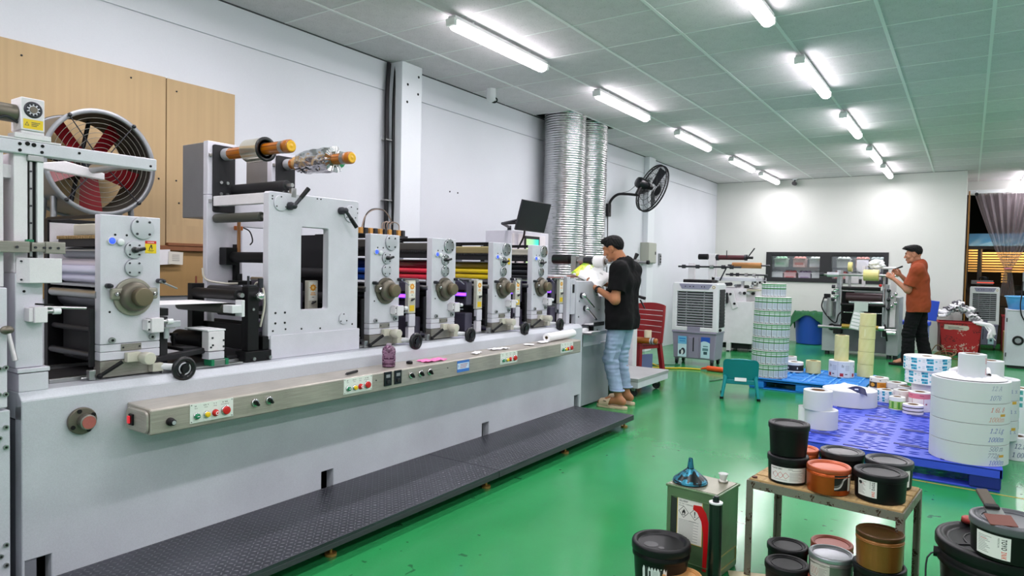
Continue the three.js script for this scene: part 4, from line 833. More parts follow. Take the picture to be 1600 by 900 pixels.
// rewinder beyond the bed
{
  const t = thing('rewinder', 'grey rewinder with chrome clamp levers and a pink top in front of the standing man', 'rewinder');
  part('front_plate', EX(shape([[-5.6, .6], [-6.14, .6], [-6.14, 1.02], [-5.98, 1.2], [-5.92, 1.24], [-5.6, 1.24]]), -3.12, -3.07, .004), M.paint, t);
  part('second_plate', EX(shape([[-6.17, .62], [-6.4, .62], [-6.4, .98], [-6.3, 1.08], [-6.17, 1.08]]), -3.14, -3.09, .004), M.paint, t);
  part('slim_frame', [BB(-3.12, -3.08, YB, 1.28, -5.44, -5.5, .003), BB(-3.12, -3.07, .93, 1.26, -5.5, -5.585, .003)], M.paint, t);
  part('dark_window', BB(-3.072, -3.066, 1.13, 1.21, -5.525, -5.56), M.dark, t);
  part('rear_plate', BB(XB - .04, XB, .6, 1.24, -5.55, -6.4, .003), M.paintDark, t);
  part('pink_top', BB(-3.75, -3.38, 1.262, 1.285, -5.5, -6.4, .004), std(0xc88f86, .6, 0, { map: tSpeck }), t);
  part('white_top_edge', BB(-3.62, -3.08, 1.28, 1.295, -5.2, -5.43, .003), M.white, t);
  const lv = (y, z, y2, z2) => { const b = part('clamp_lever', [L('x', [[0, 0], [.026, 0], [.026, .03], [.018, .05], [0, .055]], -3.07, y, z, 20), bar([-3.035, y, z], [-3.02, y2, z2], .009, .012)], M.chrome, t); part('lever_base', C('x', .028, .02, -3.06, y, z, 18), M.bolt, b); };
  lv(1.1, -5.7, .985, -5.87); lv(.975, -5.77, .86, -5.93);
  for (const [y, z] of [[1.05, -5.66], [.9, -5.65], [.75, -5.66], [.75, -6.05], [1.1, -6.02], [.95, -6.08]]) part('bolt', C('x', .008, .008, -3.066, y, z, 10), M.steelPlain, t);
  for (const [y, z, r] of [[1.05, -5.9, .05], [.85, -5.9, .06], [1.15, -6.25, .04], [.75, -6.2, .05]]) part('roller', C('x', r, .44, -3.34, y, z, 20), r > .045 ? M.rubber : M.steelPlain, t);
  part('body', BB(-3.62, -3.1, .05, .6, -5.62, -6.4, .004), M.bedGrey, t);
  part('lower_panel', BB(-3.1, -3.08, .02, .61, -5.75, -6.36, .004), M.bedGrey, t); part('lower_recess', BB(-3.62, -3.13, 0, .55, -5.56, -5.62), M.dark, t);
  part('tray', [BB(-3.07, -2.9, .735, .742, -5.62, -5.92, .002), BB(-2.908, -2.9, .742, .765, -5.62, -5.92)], M.steelPlain, t); part('upper_tray', [BB(-3.07, -2.93, .812, .82, -5.72, -5.925, .002), BB(-2.94, -2.93, .82, .85, -5.72, -5.925)], M.bolt, t);
  part('tray_bracket', BB(-3.07, -3.04, .61, .735, -5.65, -5.7), M.dark, t); part('tray_bracket', BB(-3.07, -3.04, .742, .812, -5.87, -5.92), M.dark, t);
  part('hook', tube([[-3.07, .72, -5.6], [-3.02, .72, -5.6], [-3.0, .62, -5.6], [-3.02, .57, -5.6], [-3.05, .6, -5.6]], .007, 20), M.steelPlain, t);
  const m = part('spindle', [C('x', .022, .8, -3.3, 1.44, -6.2, 16)], M.steelPlain, t); part('spindle_post', BB(-3.45, -3.39, 1.285, 1.49, -6.16, -6.24, .004), M.steelPlain, t);
  part('motor', [C('x', .05, .2, -3.58, 1.455, -6.2, 24), C('x', .04, .08, -3.45, 1.455, -6.2, 20)], M.black, m); part('clamp_ring', [C('x', .045, .03, -3.5, 1.455, -6.2), C('x', .05, .05, -3.33, 1.445, -6.2)], M.steelPlain, m);
  part('clutch', [C('x', .04, .1, -3.27, 1.44, -6.2, 18), BB(-3.35, -3.22, 1.37, 1.41, -6.17, -6.22, .004)], M.bolt, t);
  const r = thing('paper_roll', 'small white paper roll on the rewinder spindle by the man\'s chin', 'paper roll', [-3.13, 1.435, -6.2]);
  part('paper', L('x', [[.024, -.06], [.058, -.06], [.06, -.055], [.06, .055], [.058, .06], [.024, .06]], 0, 0, 0, 32), M.paper, r); part('core', L('x', [[.021, .058], [.03, .058], [.03, .066], [.021, .066]], 0, 0, 0), std(0x6b5a48, .7), r);
  const b = thing('slitting_frame', 'white slitting frame with black levers behind the standing man', 'machine frame');
  part('upright', BB(-3.44, -3.32, .0, 1.15, -7.5, -7.62, .006), M.white, b); part('rear_upright', BB(-3.9, -3.8, 0, 1.5, -7.5, -7.62, .006), M.white, b);
  part('top_bar', [C('x', .028, .5, -3.55, 1.455, -7.56), C('x', .018, .2, -3.28, 1.45, -7.56)], M.steelPlain, b); part('bar_knob', C('x', .024, .03, -3.18, 1.45, -7.56), M.black, b);
  part('black_lever', [bar([-3.36, 1.47, -7.56], [-3.34, 1.55, -7.6], .014, .026), bar([-3.36, 1.15, -7.54], [-3.3, 1.24, -7.54], .01, .02), bar([-3.32, 1.05, -7.52], [-3.18, 1.02, -7.5], .014, .02), bar([-3.24, 1.0, -7.5], [-3.18, .9, -7.5], .01)], M.black, b);
  part('cross_beam', BB(-3.85, -3.36, .7, .8, -7.52, -7.6, .004), M.paint, b); part('foot', BB(-3.95, -3.3, 0, .04, -7.4, -7.72, .004), M.dark, b);
}
// small things on the console and bed
{
  const p = phy(0xbfa9c4, .15, 0, { transmission: .55, thickness: .03, ior: 1.4, attenuationColor: new THREE.Color(0x5a2c50), attenuationDistance: .05 });
  const tInk = dataTex(256, (u, v) => { const n = fbm(u, v, 8, 4, 111), m = vn(u * 4, v * 40, 40, 113); const k = n * .6 + m * .4; return k > .5 ? [.30, .16, .26] : [.52, .38, .48]; }, .16);
  const b = thing('solvent_bottle', 'squat clear plastic bottle stained purple inside, on the console edge', 'bottle', [-2.85, .752, -2.9]);
  part('body', L('y', [[0, 0], [.036, 0], [.04, .006], [.039, .03], [.041, .05], [.039, .07], [.041, .09], [.036, .112], [.022, .124], [.016, .128], [0, .128]]), std(0xffffff, .25, 0, { map: tInk }), b);
  part('neck', L('y', [[.016, .125], [.016, .137], [.012, .137], [0, .134]]), std(0x9b8a9a, .3), b);
  const k = thing('bottle_cap', 'small black bottle cap lying on the console beside the purple bottle', 'cap', [-2.85, .748, -3.08]);
  part('cap', L('y', [[0, 0], [.02, 0], [.02, .014], [.017, .017], [0, .017]]), M.black, k); part('seal', C('y', .012, .003, 0, .0175, 0), M.rubber, k);
  const g = new THREE.PlaneGeometry(.19, .09, 24, 12), q = g.attributes.position; for (let i = 0; i < q.count; i++) q.setZ(i, .008 + .011 * noise.noise(q.getX(i) * 24, q.getY(i) * 24, 3)); g.computeVertexNormals();
  const g2 = backOf(g).translate(0, 0, -.003);
  solo('pink_rag', 'crumpled pink rag lying on the console right of the black cap', 'rag', [place(g.toNonIndexed(), [-2.83, .749, -3.27], [-Math.PI / 2, 0, 1.5]), place(g2, [-2.83, .749, -3.27], [-Math.PI / 2, 0, 1.5])], std(0xe07ab0, .8));
  const pen = thing('marker_pen', 'thin black marker lying on the console above the second button panel', 'pen');
  part('barrel', bar([-2.8, .758, -2.53], [-2.83, .758, -2.63], .0075), M.black, pen); part('tip', bar([-2.8, .758, -2.53], [-2.796, .758, -2.515], .006, .003), M.rubber, pen);
  for (const [x, z, w, d, r, lab] of [[-2.84, -3.75, .05, .12, .4, 'torn white paper scrap on the console left of the third button panel'], [-2.86, -4.05, .06, .18, -.2, 'long white paper scrap above the third button panel'], [-2.85, -4.45, .07, .1, .5, 'crumpled white paper scrap right of the third button panel'], [-2.86, -4.68, .07, .15, .1, 'white paper scrap touching the end of the white roll']]) {
    const g = new THREE.PlaneGeometry(w, d, 8, 12), q = g.attributes.position; for (let i = 0; i < q.count; i++) q.setXYZ(i, q.getX(i) * (1 + .3 * noise.noise(q.getY(i) * 30, 5, x)), q.getY(i), .005 + .010 * Math.abs(noise.noise(q.getX(i) * 25, q.getY(i) * 25, z))); g.computeVertexNormals();
    solo('paper_scrap', lab, 'paper scrap', [place(g.toNonIndexed(), [x, .75, z], [-Math.PI / 2, 0, r]), place(backOf(g).translate(0, 0, -.002), [x, .75, z], [-Math.PI / 2, 0, r])], M.paper, [0, 0, 0], 0, 'paper scraps on the console');
  }
  const r = thing('paper_tube', 'white paper roll lying along the far end of the console', 'paper roll', [-2.87, .787, -4.97], .06);
  part('paper', L('z', [[.014, -.25], [.033, -.25], [.035, -.245], [.035, .245], [.033, .25], [.014, .25]], 0, 0, 0, 28), M.paper, r); part('core', L('z', [[.009, -.252], [.014, -.252], [.014, .252], [.009, .252]]), std(0x8a7a66, .7), r);
  const sh = thing('paper_sheets', 'loose white sheets on the metal tray beyond the console end', 'paper', [-2.99, .744, -5.74]);
  part('sheet', B(.13, .003, .2, 0, .006, 0, 0, [.03, .2, .02]), M.paper, sh); part('sheet', B(.12, .003, .18, .01, .013, .02, 0, [.05, -.15, .06]), M.paper, sh); part('bundle', C('z', .02, .16, -.04, .028, .06), M.paper, sh);
  const sh2 = thing('paper_sheets', 'white sheet on the upper tray beside the man\'s hip', 'paper', [-3.0, .821, -5.82]);
  part('sheet', B(.11, .003, .18, 0, .004, 0, 0, [0, .1, .02]), M.paper, sh2); part('sheet', B(.1, .003, .15, .01, .009, .01, 0, [.02, -.15, 0]), std(0xd9dadd, .8), sh2);
}
// ---------------------------------------------------------------- far side of the hall
function airCooler(label, pos, turn, o = {}) {
  const t = thing('air_cooler', label, 'air cooler', pos, turn, undefined);
  const W = M.plasticWhite, P = std(o.base || 0x8f8ba0, .45);
  part('lower_tank', [EZ(shape([[-.325, .48], [-.3, .09], [.3, .09], [.325, .48]]), -.36, 0, .012), B(.66, .03, .4, 0, .475, -.18, .01)], P, t);
  part('upper_body', [EZ(shape([[-.335, .49], [.335, .49], [.33, 1.17], [.31, 1.19], [-.31, 1.19], [-.33, 1.17]], [[[-.262, .55], [.262, .55], [.262, 1.06], [-.262, 1.06]]]), -.05, .012, .008), BB(-.33, -.30, .49, 1.17, -.37, -.05, .006), BB(.30, .33, .49, 1.17, -.37, -.05, .006), BB(-.32, .32, 1.15, 1.185, -.37, -.05, .008), BB(-.32, .32, .5, 1.15, -.375, -.36, .004)], W, t);
  part('grille_cavity', BB(-.3, .3, .52, 1.1, -.34, -.12), M.hole, t);
  for (let i = 0; i < 13; i++) part('louvre', B(.525, .018, .03, 0, .575 + i * .038, -.015, .004, [.55, 0, 0]), std(0x8a8d92, .5), t);
  for (const x of [-.13, .13]) part('louvre_bar', BB(x - .005, x + .005, .555, 1.055, -.03, -.008), std(0xa8aab0, .5), t);
  part('fan_guard', [place(new THREE.TorusGeometry(.12, .006, 6, 30), [0, .84, -.05]), place(new THREE.TorusGeometry(.07, .006, 6, 30), [0, .84, -.05]), C('z', .04, .02, 0, .84, -.05)], std(0x6c6f74, .5), t);
  const cp = part('control_panel', EZ(shape([[-.235, 1.172], [-.19, 1.098], [.2, 1.098], [.255, 1.172]]), .004, .018, .003), std(0x8f90a6, .4), t);
  for (const x of [-.14, -.07, -.02, .1, .14]) part('button', C('z', .008, .006, x, 1.135, .02, 10), M.dark, cp);
  part('round_badge', [C('z', .022, .004, .272, 1.13, .012, 20)], std(0xb8a562, .4), t); part('badge_core', C('z', .013, .006, .272, 1.13, .012, 16), W, t);
  part('tank_clip', BB(-.1, .09, .47, .555, .0, .018, .006), P, t);
  part('tank_rib', BB(-.075, .075, .1, .4, -.0, .012, .006), P, t); part('level_window', BB(-.008, .008, .2, .4, .012, .018, .002), M.bolt, t);
  const ad = (f) => canvasTex(64, 160, f);
  const a1 = ad((g, W, H) => { g.fillStyle = '#6fb7df'; g.fillRect(0, 0, W, H); g.fillStyle = '#cfeaf5'; g.fillRect(0, 60, W, 100); g.fillStyle = '#2f86c9'; g.fillRect(8, 14, 48, 10); g.fillRect(12, 34, 40, 7); g.fillStyle = '#1c2536'; g.beginPath(); g.ellipse(38, 116, 16, 26, 0, 0, 7); g.fill(); g.beginPath(); g.ellipse(18, 124, 9, 18, 0, 0, 7); g.fill(); g.fillStyle = '#eef4f6'; g.beginPath(); g.ellipse(33, 122, 9, 18, 0, 0, 7); g.fill(); });
  const a2 = ad((g, W, H) => { g.fillStyle = '#bfe0ea'; g.fillRect(0, 0, W, H); g.fillStyle = '#2457b8'; g.beginPath(); g.moveTo(0, 0); g.lineTo(W, 0); g.lineTo(W, 46); g.quadraticCurveTo(30, 20, 0, 40); g.fill(); g.fillStyle = '#5f8a92'; g.fillRect(16, 66, 34, 8); g.fillRect(12, 84, 40, 20); g.fillStyle = '#35555c'; g.fillRect(20, 110, 26, 22); });
  part('blue_sticker', place(new THREE.PlaneGeometry(.13, .3), [-.165, .26, .0145]), std(0xffffff, .4, 0, { map: a1 }), t, true); part('blue_sticker', place(new THREE.PlaneGeometry(.13, .3), [.175, .265, .0145]), std(0xffffff, .4, 0, { map: a2 }), t, true);
  part('side_grille', [BB(.328, .336, .55, 1.1, -.32, -.08), ...Array.from({ length: 12 }, (_, i) => BB(.335, .342, .57 + i * .045, .59 + i * .045, -.315, -.085))], M.bolt, t);
  part('side_knob', [S(.022, -.345, .55, -.1), S(.022, .345, .52, -.1)], M.black, t);
  for (const [x, z] of [[-.26, -.04], [.26, -.04], [-.26, -.32], [.26, -.32]]) { const c = part('castor', [C('x', .036, .03, x, .036, z, 16), C('y', .012, .03, x, .085, z)], M.black, t); part('castor_fork', B(.05, .045, .05, x, .07, z, .008), std(0x4d4a58, .5), c); }
  if (o.lid) part('top_lid', BB(-.2, .22, 1.187, 1.235, -.3, -.04, .01), M.black, t);
  return t;
}
airCooler('white and grey air cooler with black louvres and blue stickers beside the red chair', [-3.255, 0, -9.48], .0, { lid: true });
{ // label inspection machine behind the cooler
  const t = thing('inspection_machine', 'white label inspection machine with shafts on top, behind the air cooler', 'machine');
  const W = M.white, x0 = -3.55, x1 = -2.98, z0 = -11.55, z1 = -12.5;
  part('body', [BB(x0, x1, .15, .86, z0, z1, .006), BB(-3.62, -3.1, .86, 1.08, z0 - .05, z1, .006)], W, t);
  part('near_cover', BB(-3.66, x0 + .12, .15, .8, z0 + .16, z0, .006), W, t);
  for (const [x, z] of [[-3.36, z0 - .02], [-3.05, z0 - .25], [-3.5, z1 + .05], [-3.05, z1 + .05]]) { part('leg', B(.07, .15, .07, x, .075, z, .004), W, t); part('foot', C('y', .045, .02, x, .01, z), M.bolt, t); }
  part('under_tray', BB(x0 + .05, x1 - .05, .05, .14, z0 - .1, z1 + .1), M.dark, t);
  part('slant_bracket', EZ(shape([[-3.42, 1.05], [-3.3, 1.05], [-3.22, .76], [-3.3, .72]]), z0 + .005, z0 + .03, .003), W, t);
  for (const [x, y] of [[-3.34, .98], [-3.27, .82]]) part('knob', C('z', .02, .02, x, y, z0 + .04, 12), M.black, t);
  part('dark_trough', BB(-3.62, -3.38, .82, 1.0, z0 + .1, z0, .01), M.dark, t); part('white_tag', BB(-3.56, -3.48, .97, 1.02, z0 + .1, z0 + .104), M.paper, t);
  part('hand_wheel', [place(new THREE.TorusGeometry(.07, .013, 8, 26), [x1 + .05, .85, -11.8], [0, Math.PI / 2, 0]), C('x', .02, .06, x1 + .03, .85, -11.8), flatBar([x1 + .05, .92, -11.8], [x1 + .05, .78, -11.8], .014, .01, [1, 0, 0])], M.black, t);
  part('latch', B(.01, .09, .03, x1, .6, -11.75, .003), M.bolt, t);
  part('top_deck', BB(-3.7, -2.95, 1.2, 1.26, -11.6, -12.3, .004), M.paint, t);
  for (const x of [-3.65, -3.2]) part('deck_post', BB(x - .02, x + .02, 1.05, 1.2, -11.7, -11.76, .003), W, t);
  part('post', BB(-3.76, -3.64, 1.2, 1.66, -11.6, -11.7, .006), W, t); part('post', BB(-4.12, -4.02, .0, 1.5, -11.6, -11.7, .006), W, t);
  const rd = std(0x4d1a22, .4);
  part('dark_spindle', [C('x', .05, .16, -3.87, 1.61, -11.65), C('x', .022, .75, -3.4, 1.6, -11.65)], M.black, t); const sp = part('red_roll', C('x', .042, .5, -3.37, 1.6, -11.65, 22), rd, t); part('roll_flange', C('x', .052, .05, -3.62, 1.6, -11.65), M.bolt, sp); part('roll_flange', C('x', .05, .04, -3.14, 1.6, -11.65), M.bolt, sp); part('clamp_rod', bar([-3.1, 1.62, -11.65], [-3.0, 1.76, -11.65], .01), M.bolt, t);
  part('kraft_roll', C('x', .05, .48, -3.15, 1.47, -11.75, 22), std(0xb07c48, .7), t); part('kraft_shaft', C('x', .014, .7, -3.12, 1.47, -11.75, 12), M.bolt, t);
  part('thin_shaft', C('x', .016, 1.1, -3.75, 1.435, -11.6, 12), M.bolt, t); for (const x of [-4.2, -3.95, -3.7, -3.5, -3.36]) part('shaft_collar', C('x', .034, .06, x, 1.435, -11.6, 14), x > -3.8 && x < -3.6 ? M.steelPlain : M.bolt, t);
  part('second_shaft', C('x', .014, .7, -3.15, 1.31, -11.75, 12), M.bolt, t); for (const x of [-3.4, -3.3, -3.15, -3.02]) part('shaft_collar', C('x', .03, .05, x, 1.31, -11.75, 14), x < -3.2 ? M.bolt : M.steelPlain, t);
  for (const [x, y, z, r] of [[-3.45, 1.14, -11.6, .03], [-3.3, 1.12, -11.65, .025], [-3.2, 1.1, -11.75, .03], [-3.05, 1.12, -11.75, .028]]) part('guide_roller', C('z', r, .3, x, y, z - .15, 16), r > .028 ? M.bolt : M.chrome, t);
  part('slit_table', BB(-3.2, -2.9, 1.04, 1.065, -11.62, -12.2, .003), std(0xbdb7a2, .5), t);
  for (let i = 0; i < 4; i++) part('nip_knob', C('z', .026, .05, -3.2 + i * .07, 1.0, -11.6, 14), i % 2 ? M.black : M.chrome, t);
  for (let i = 0; i < 6; i++) part('small_fitting', [C('y', .014, .08, -3.08 + i * .03, 1.2 + .03 * (i % 3), -11.9 - .04 * i, 8), S(.022, -3.08 + i * .03, 1.16 + .03 * (i % 2), -11.9 - .04 * i, 1, 1, 1, 8, 6)], i % 2 ? M.bolt : M.steelPlain, t);
  part('tension_arm', [bar([-3.55, 1.2, -11.58], [-3.45, 1.42, -11.6], .012), bar([-3.45, 1.6, -11.6], [-3.45, 1.72, -11.6], .008)], M.bolt, t);
}
{ // plastic chairs
  const red = std(0x8e1a20, .35, 0);
  const t = thing('plastic_chair', 'dark red plastic chair with slatted back behind the standing man', 'chair', [-3.54, 0, -8.14], -.3);
  // seen from behind its right: back towards the hall
  const bp = [];
  const N = 14;
  function backStrip(y0, y1, n) { const g = new THREE.PlaneGeometry(.46, y1 - y0, 14, 3), p = g.attributes.position; for (let i = 0; i < p.count; i++) { const x = p.getX(i), y = p.getY(i) + (y0 + y1) / 2; const k = y > .9 ? (1 - Math.pow(x / .3, 2) * .08) : 1; p.setXYZ(i, x * (1 - .0 * y), .42 + (y - .42) * 1 * k + (0), -.22 - .12 * (y - .42) + .55 * x * x); } g.computeVertexNormals(); const b = backOf(g).translate(0, 0, .012); return [g.toNonIndexed(), b]; }
  for (const [a, b] of [[.835, .93], [.77, .828], [.70, .764], [.63, .694], [.555, .624], [.43, .549]]) part('back_slat', backStrip(a, b), red, t);
  for (const s of [-1, 1]) part('back_side', tube([[s * .235, .42, -.19], [s * .235, .7, -.222], [s * .225, .9, -.25]], .018, 16), red, t);
  part('seat', [B(.46, .03, .45, 0, .42, 0, .012), B(.44, .05, .02, 0, .39, .21, .008)], red, t);
  for (const [x, z] of [[-1, 1], [1, 1], [-1, -1], [1, -1]]) part('leg', flatBar([x * .2, .42, z * .19], [x * .235, 0, z * .24], .055, .045, [0, 0, 1]), red, t);
  for (const s of [-1, 1]) part('apron', flatBar([s * .2, .38, -.19], [s * .2, .38, .19], .02, .05), red, t);
  const o = thing('orange_shaft', 'long orange air shaft lying across the red chair', 'shaft', [-3.36, .475, -7.9]);
  part('tube', C('x', .04, .72, -.22, 0, 0, 24), M.amber, o); part('end_ring', C('x', .041, .05, .12, 0, 0, 24), M.disc, o); part('end_cap', L('x', [[0, 0], [.034, 0], [.036, .02], [.03, .04], [0, .042]], .145, 0, 0), M.amber, o); part('ring_mark', C('x', .0415, .012, .12, 0, 0, 24), M.bolt, o);
  const c = thing('paper_cup', 'cream paper core standing on the orange shaft end', 'paper core', [-3.3, .516, -7.9]);
  part('core', L('y', [[.036, 0], [.045, 0], [.045, .09], [.036, .09], [.036, 0]]), std(0xd8cbb0, .8), c);
  const cr = thing('storage_crate', 'blue and grey plastic crate under the red chair', 'crate', [-3.53, 0, -8.1], -.3);
  part('crate_side', [B(.06, .3, .3, -.14, .15, 0, .01)], std(0x2f5fb8, .45), cr); part('crate_base', [B(.3, .02, .28, 0, .02, 0, .004), B(.26, .2, .02, 0, .13, -.12, .004)], std(0x4e5a70, .5), cr);
  for (let i = 0; i < 4; i++) part('crate_bar', B(.28, .018, .014, .02, .05 + i * .055, .13, .003), M.bolt, cr); part('crate_side', B(.02, .28, .28, .14, .14, 0, .006), std(0x6a72a0, .5), cr);
}
{ // flat trolley
  const t = thing('platform_trolley', 'low grey platform trolley on castors behind the man\'s legs', 'trolley');
  part('deck', BB(-3.6, -2.83, .18, .215, -6.55, -7.42, .004), std(0xb9b9ba, .5, .3, { map: tSpeckBig }), t); part('skirt', BB(-3.59, -2.835, .11, .18, -6.56, -7.41, .004), M.paint, t);
  for (const [x, z] of [[-2.93, -7.3], [-3.5, -7.3], [-2.93, -6.66], [-3.5, -6.66]]) { const c = part('castor', [place(new THREE.TorusGeometry(.034, .014, 8, 20), [x, .048, z], [0, .4, 0]), place(C('z', .03, .02), [x, .048, z], [0, .4, 0])], M.rubber, t); part('castor_fork', [B(.05, .05, .04, x, .09, z, .006)], M.steelPlain, c); }
  part('handle_post', [bar([-3.55, .2, -6.6], [-3.55, .9, -6.6], .014), bar([-3.55, .2, -7.35], [-3.55, .9, -7.35], .014), bar([-3.55, .9, -6.6], [-3.55, .9, -7.35], .014)], M.steelPlain, t);
}
{ // child's chair
  const teal = std(0x0f7f86, .35, 0), leg = std(0x178f96, .35, 0);
  const t = thing('child_chair', 'small teal plastic child chair on the green floor beside the label roll stack', 'chair', [-2.02, 0, -7.42], Math.PI + .28);
  // local: back at +z... the back faces the viewer
  const g = [];
  { const a = new THREE.PlaneGeometry(.36, .27, 14, 8), p = a.attributes.position; for (let i = 0; i < p.count; i++) { let x = p.getX(i), y = p.getY(i); const r = .05; const ex = Math.max(0, Math.abs(x) - (.18 - r)), ey = Math.max(0, Math.abs(y) - (.135 - r)); const e = Math.hypot(ex, ey); if (e > r) { x -= Math.sign(x) * ex * (1 - r / e); y -= Math.sign(y) * ey * (1 - r / e); } p.setXYZ(i, x * (1 + .12 * y), y, 1.1 * x * x - .25 * y); } a.computeVertexNormals(); g.push(place(a.clone().toNonIndexed(), [0, .295, -.16]), place(backOf(a), [0, .295, -.175])); g.push(tube([[-.16, .4, -.16], [-.08, .425, -.193], [.08, .425, -.193], [.16, .4, -.16]], .011, 16)); }
  part('backrest', g, teal, t);
  part('white_sticker', place(new RoundedBoxGeometry(.12, .038, .004, 1, .002), [0, .215, -.166], [.2, 0, 0]), M.paper, t);
  part('seat', [B(.34, .025, .33, 0, .2, .02, .01), B(.3, .05, .02, 0, .185, -.15, .008)], teal, t);
  for (const [x, z] of [[-1, -1], [1, -1], [-1, 1], [1, 1]]) { const l = part('leg', bar([x * .15, .235, z * .13 + (z < 0 ? -.02 : 0)], [x * .185, .012, z * .18], .02, .015), leg, t); part('rubber_tip', C('y', .02, .024, x * .186, .012, z * .182, 12), M.black, l); }
  part('side_rail', [bar([-.16, .235, -.15], [-.16, .215, .14], .018), bar([.16, .235, -.15], [.16, .215, .14], .018)], leg, t);
}
{ // cords on the floor
  const y = std(0xd0b416, .5);
  solo('yellow_hose', 'yellow hose lying on the green floor from the red chair to the orange socket', 'hose', [tube([[-3.9, .012, -8.6], [-3.6, .012, -8.75], [-3.4, .012, -8.85], [-3.22, .012, -9.0], [-3.0, .012, -9.05]], .012, 40), tube([[-4.1, .012, -9.4], [-3.85, .03, -9.2], [-3.62, .012, -9.0], [-3.5, .012, -8.9]], .012, 30)], y);
  solo('green_cord', 'thin dark green cord curling on the floor near the red chair', 'cord', [tube([[-4.1, .008, -9.1], [-3.8, .008, -9.05], [-3.55, .008, -9.2], [-3.4, .008, -9.35]], .007, 30), tube([[-2.9, .008, -9.1], [-2.6, .008, -9.0], [-2.5, .008, -8.6], [-2.6, .008, -8.2]], .007, 30)], std(0x2f5f48, .5));
  const p = thing('extension_socket', 'orange extension socket on the floor at the end of the yellow hose', 'socket', [-2.8, 0, -9.06], -.1);
  part('body', place(new THREE.CapsuleGeometry(.035, .2, 6, 14), [0, .035, 0], [0, 0, Math.PI / 2]), std(0xe25418, .4), p); part('strain_relief', bar([-.13, .035, 0], [-.2, .02, 0], .02, .012), std(0xe25418, .4), p); part('plug', C('x', .022, .05, .15, .035, 0, 14), std(0xd95a2a, .4), p);
}
{ // blue bin with green net
  const t = thing('waste_bin', 'large blue plastic bin with a green net over it against the back wall', 'bin', [-2.5, 0, -13.95]);
  part('tub', L('y', [[0, 0], [.24, 0], [.25, .02], [.285, .56], [.3, .56], [.3, .6], [.275, .6], [.272, .56], [.24, .05], [0, .05]], 0, 0, 0, 40), std(0x2450b4, .4), t);
  const g = new THREE.PlaneGeometry(.72, .66, 40, 36), p = g.attributes.position; for (let i = 0; i < p.count; i++) { const x = p.getX(i), z = p.getY(i), r = Math.hypot(x, z); p.setXYZ(i, x, (r < .29 ? .6 - .02 : .6 - (r - .29) * 1.9) + .025 * noise.noise(x * 14, z * 14, 5) + .03, z); } g.computeVertexNormals();
  const tNet = dataTex(128, (u, v) => { const a = (u * 16) % 1, b = (v * 16) % 1; return (a < .3 || b < .3) ? [.10, .42, .22] : [.05, .22, .14]; }, .24);
  part('net', [g.clone().toNonIndexed(), backOf(g).translate(0, -.006, 0)], std(0xffffff, .8, 0, { map: tNet }), t);
}
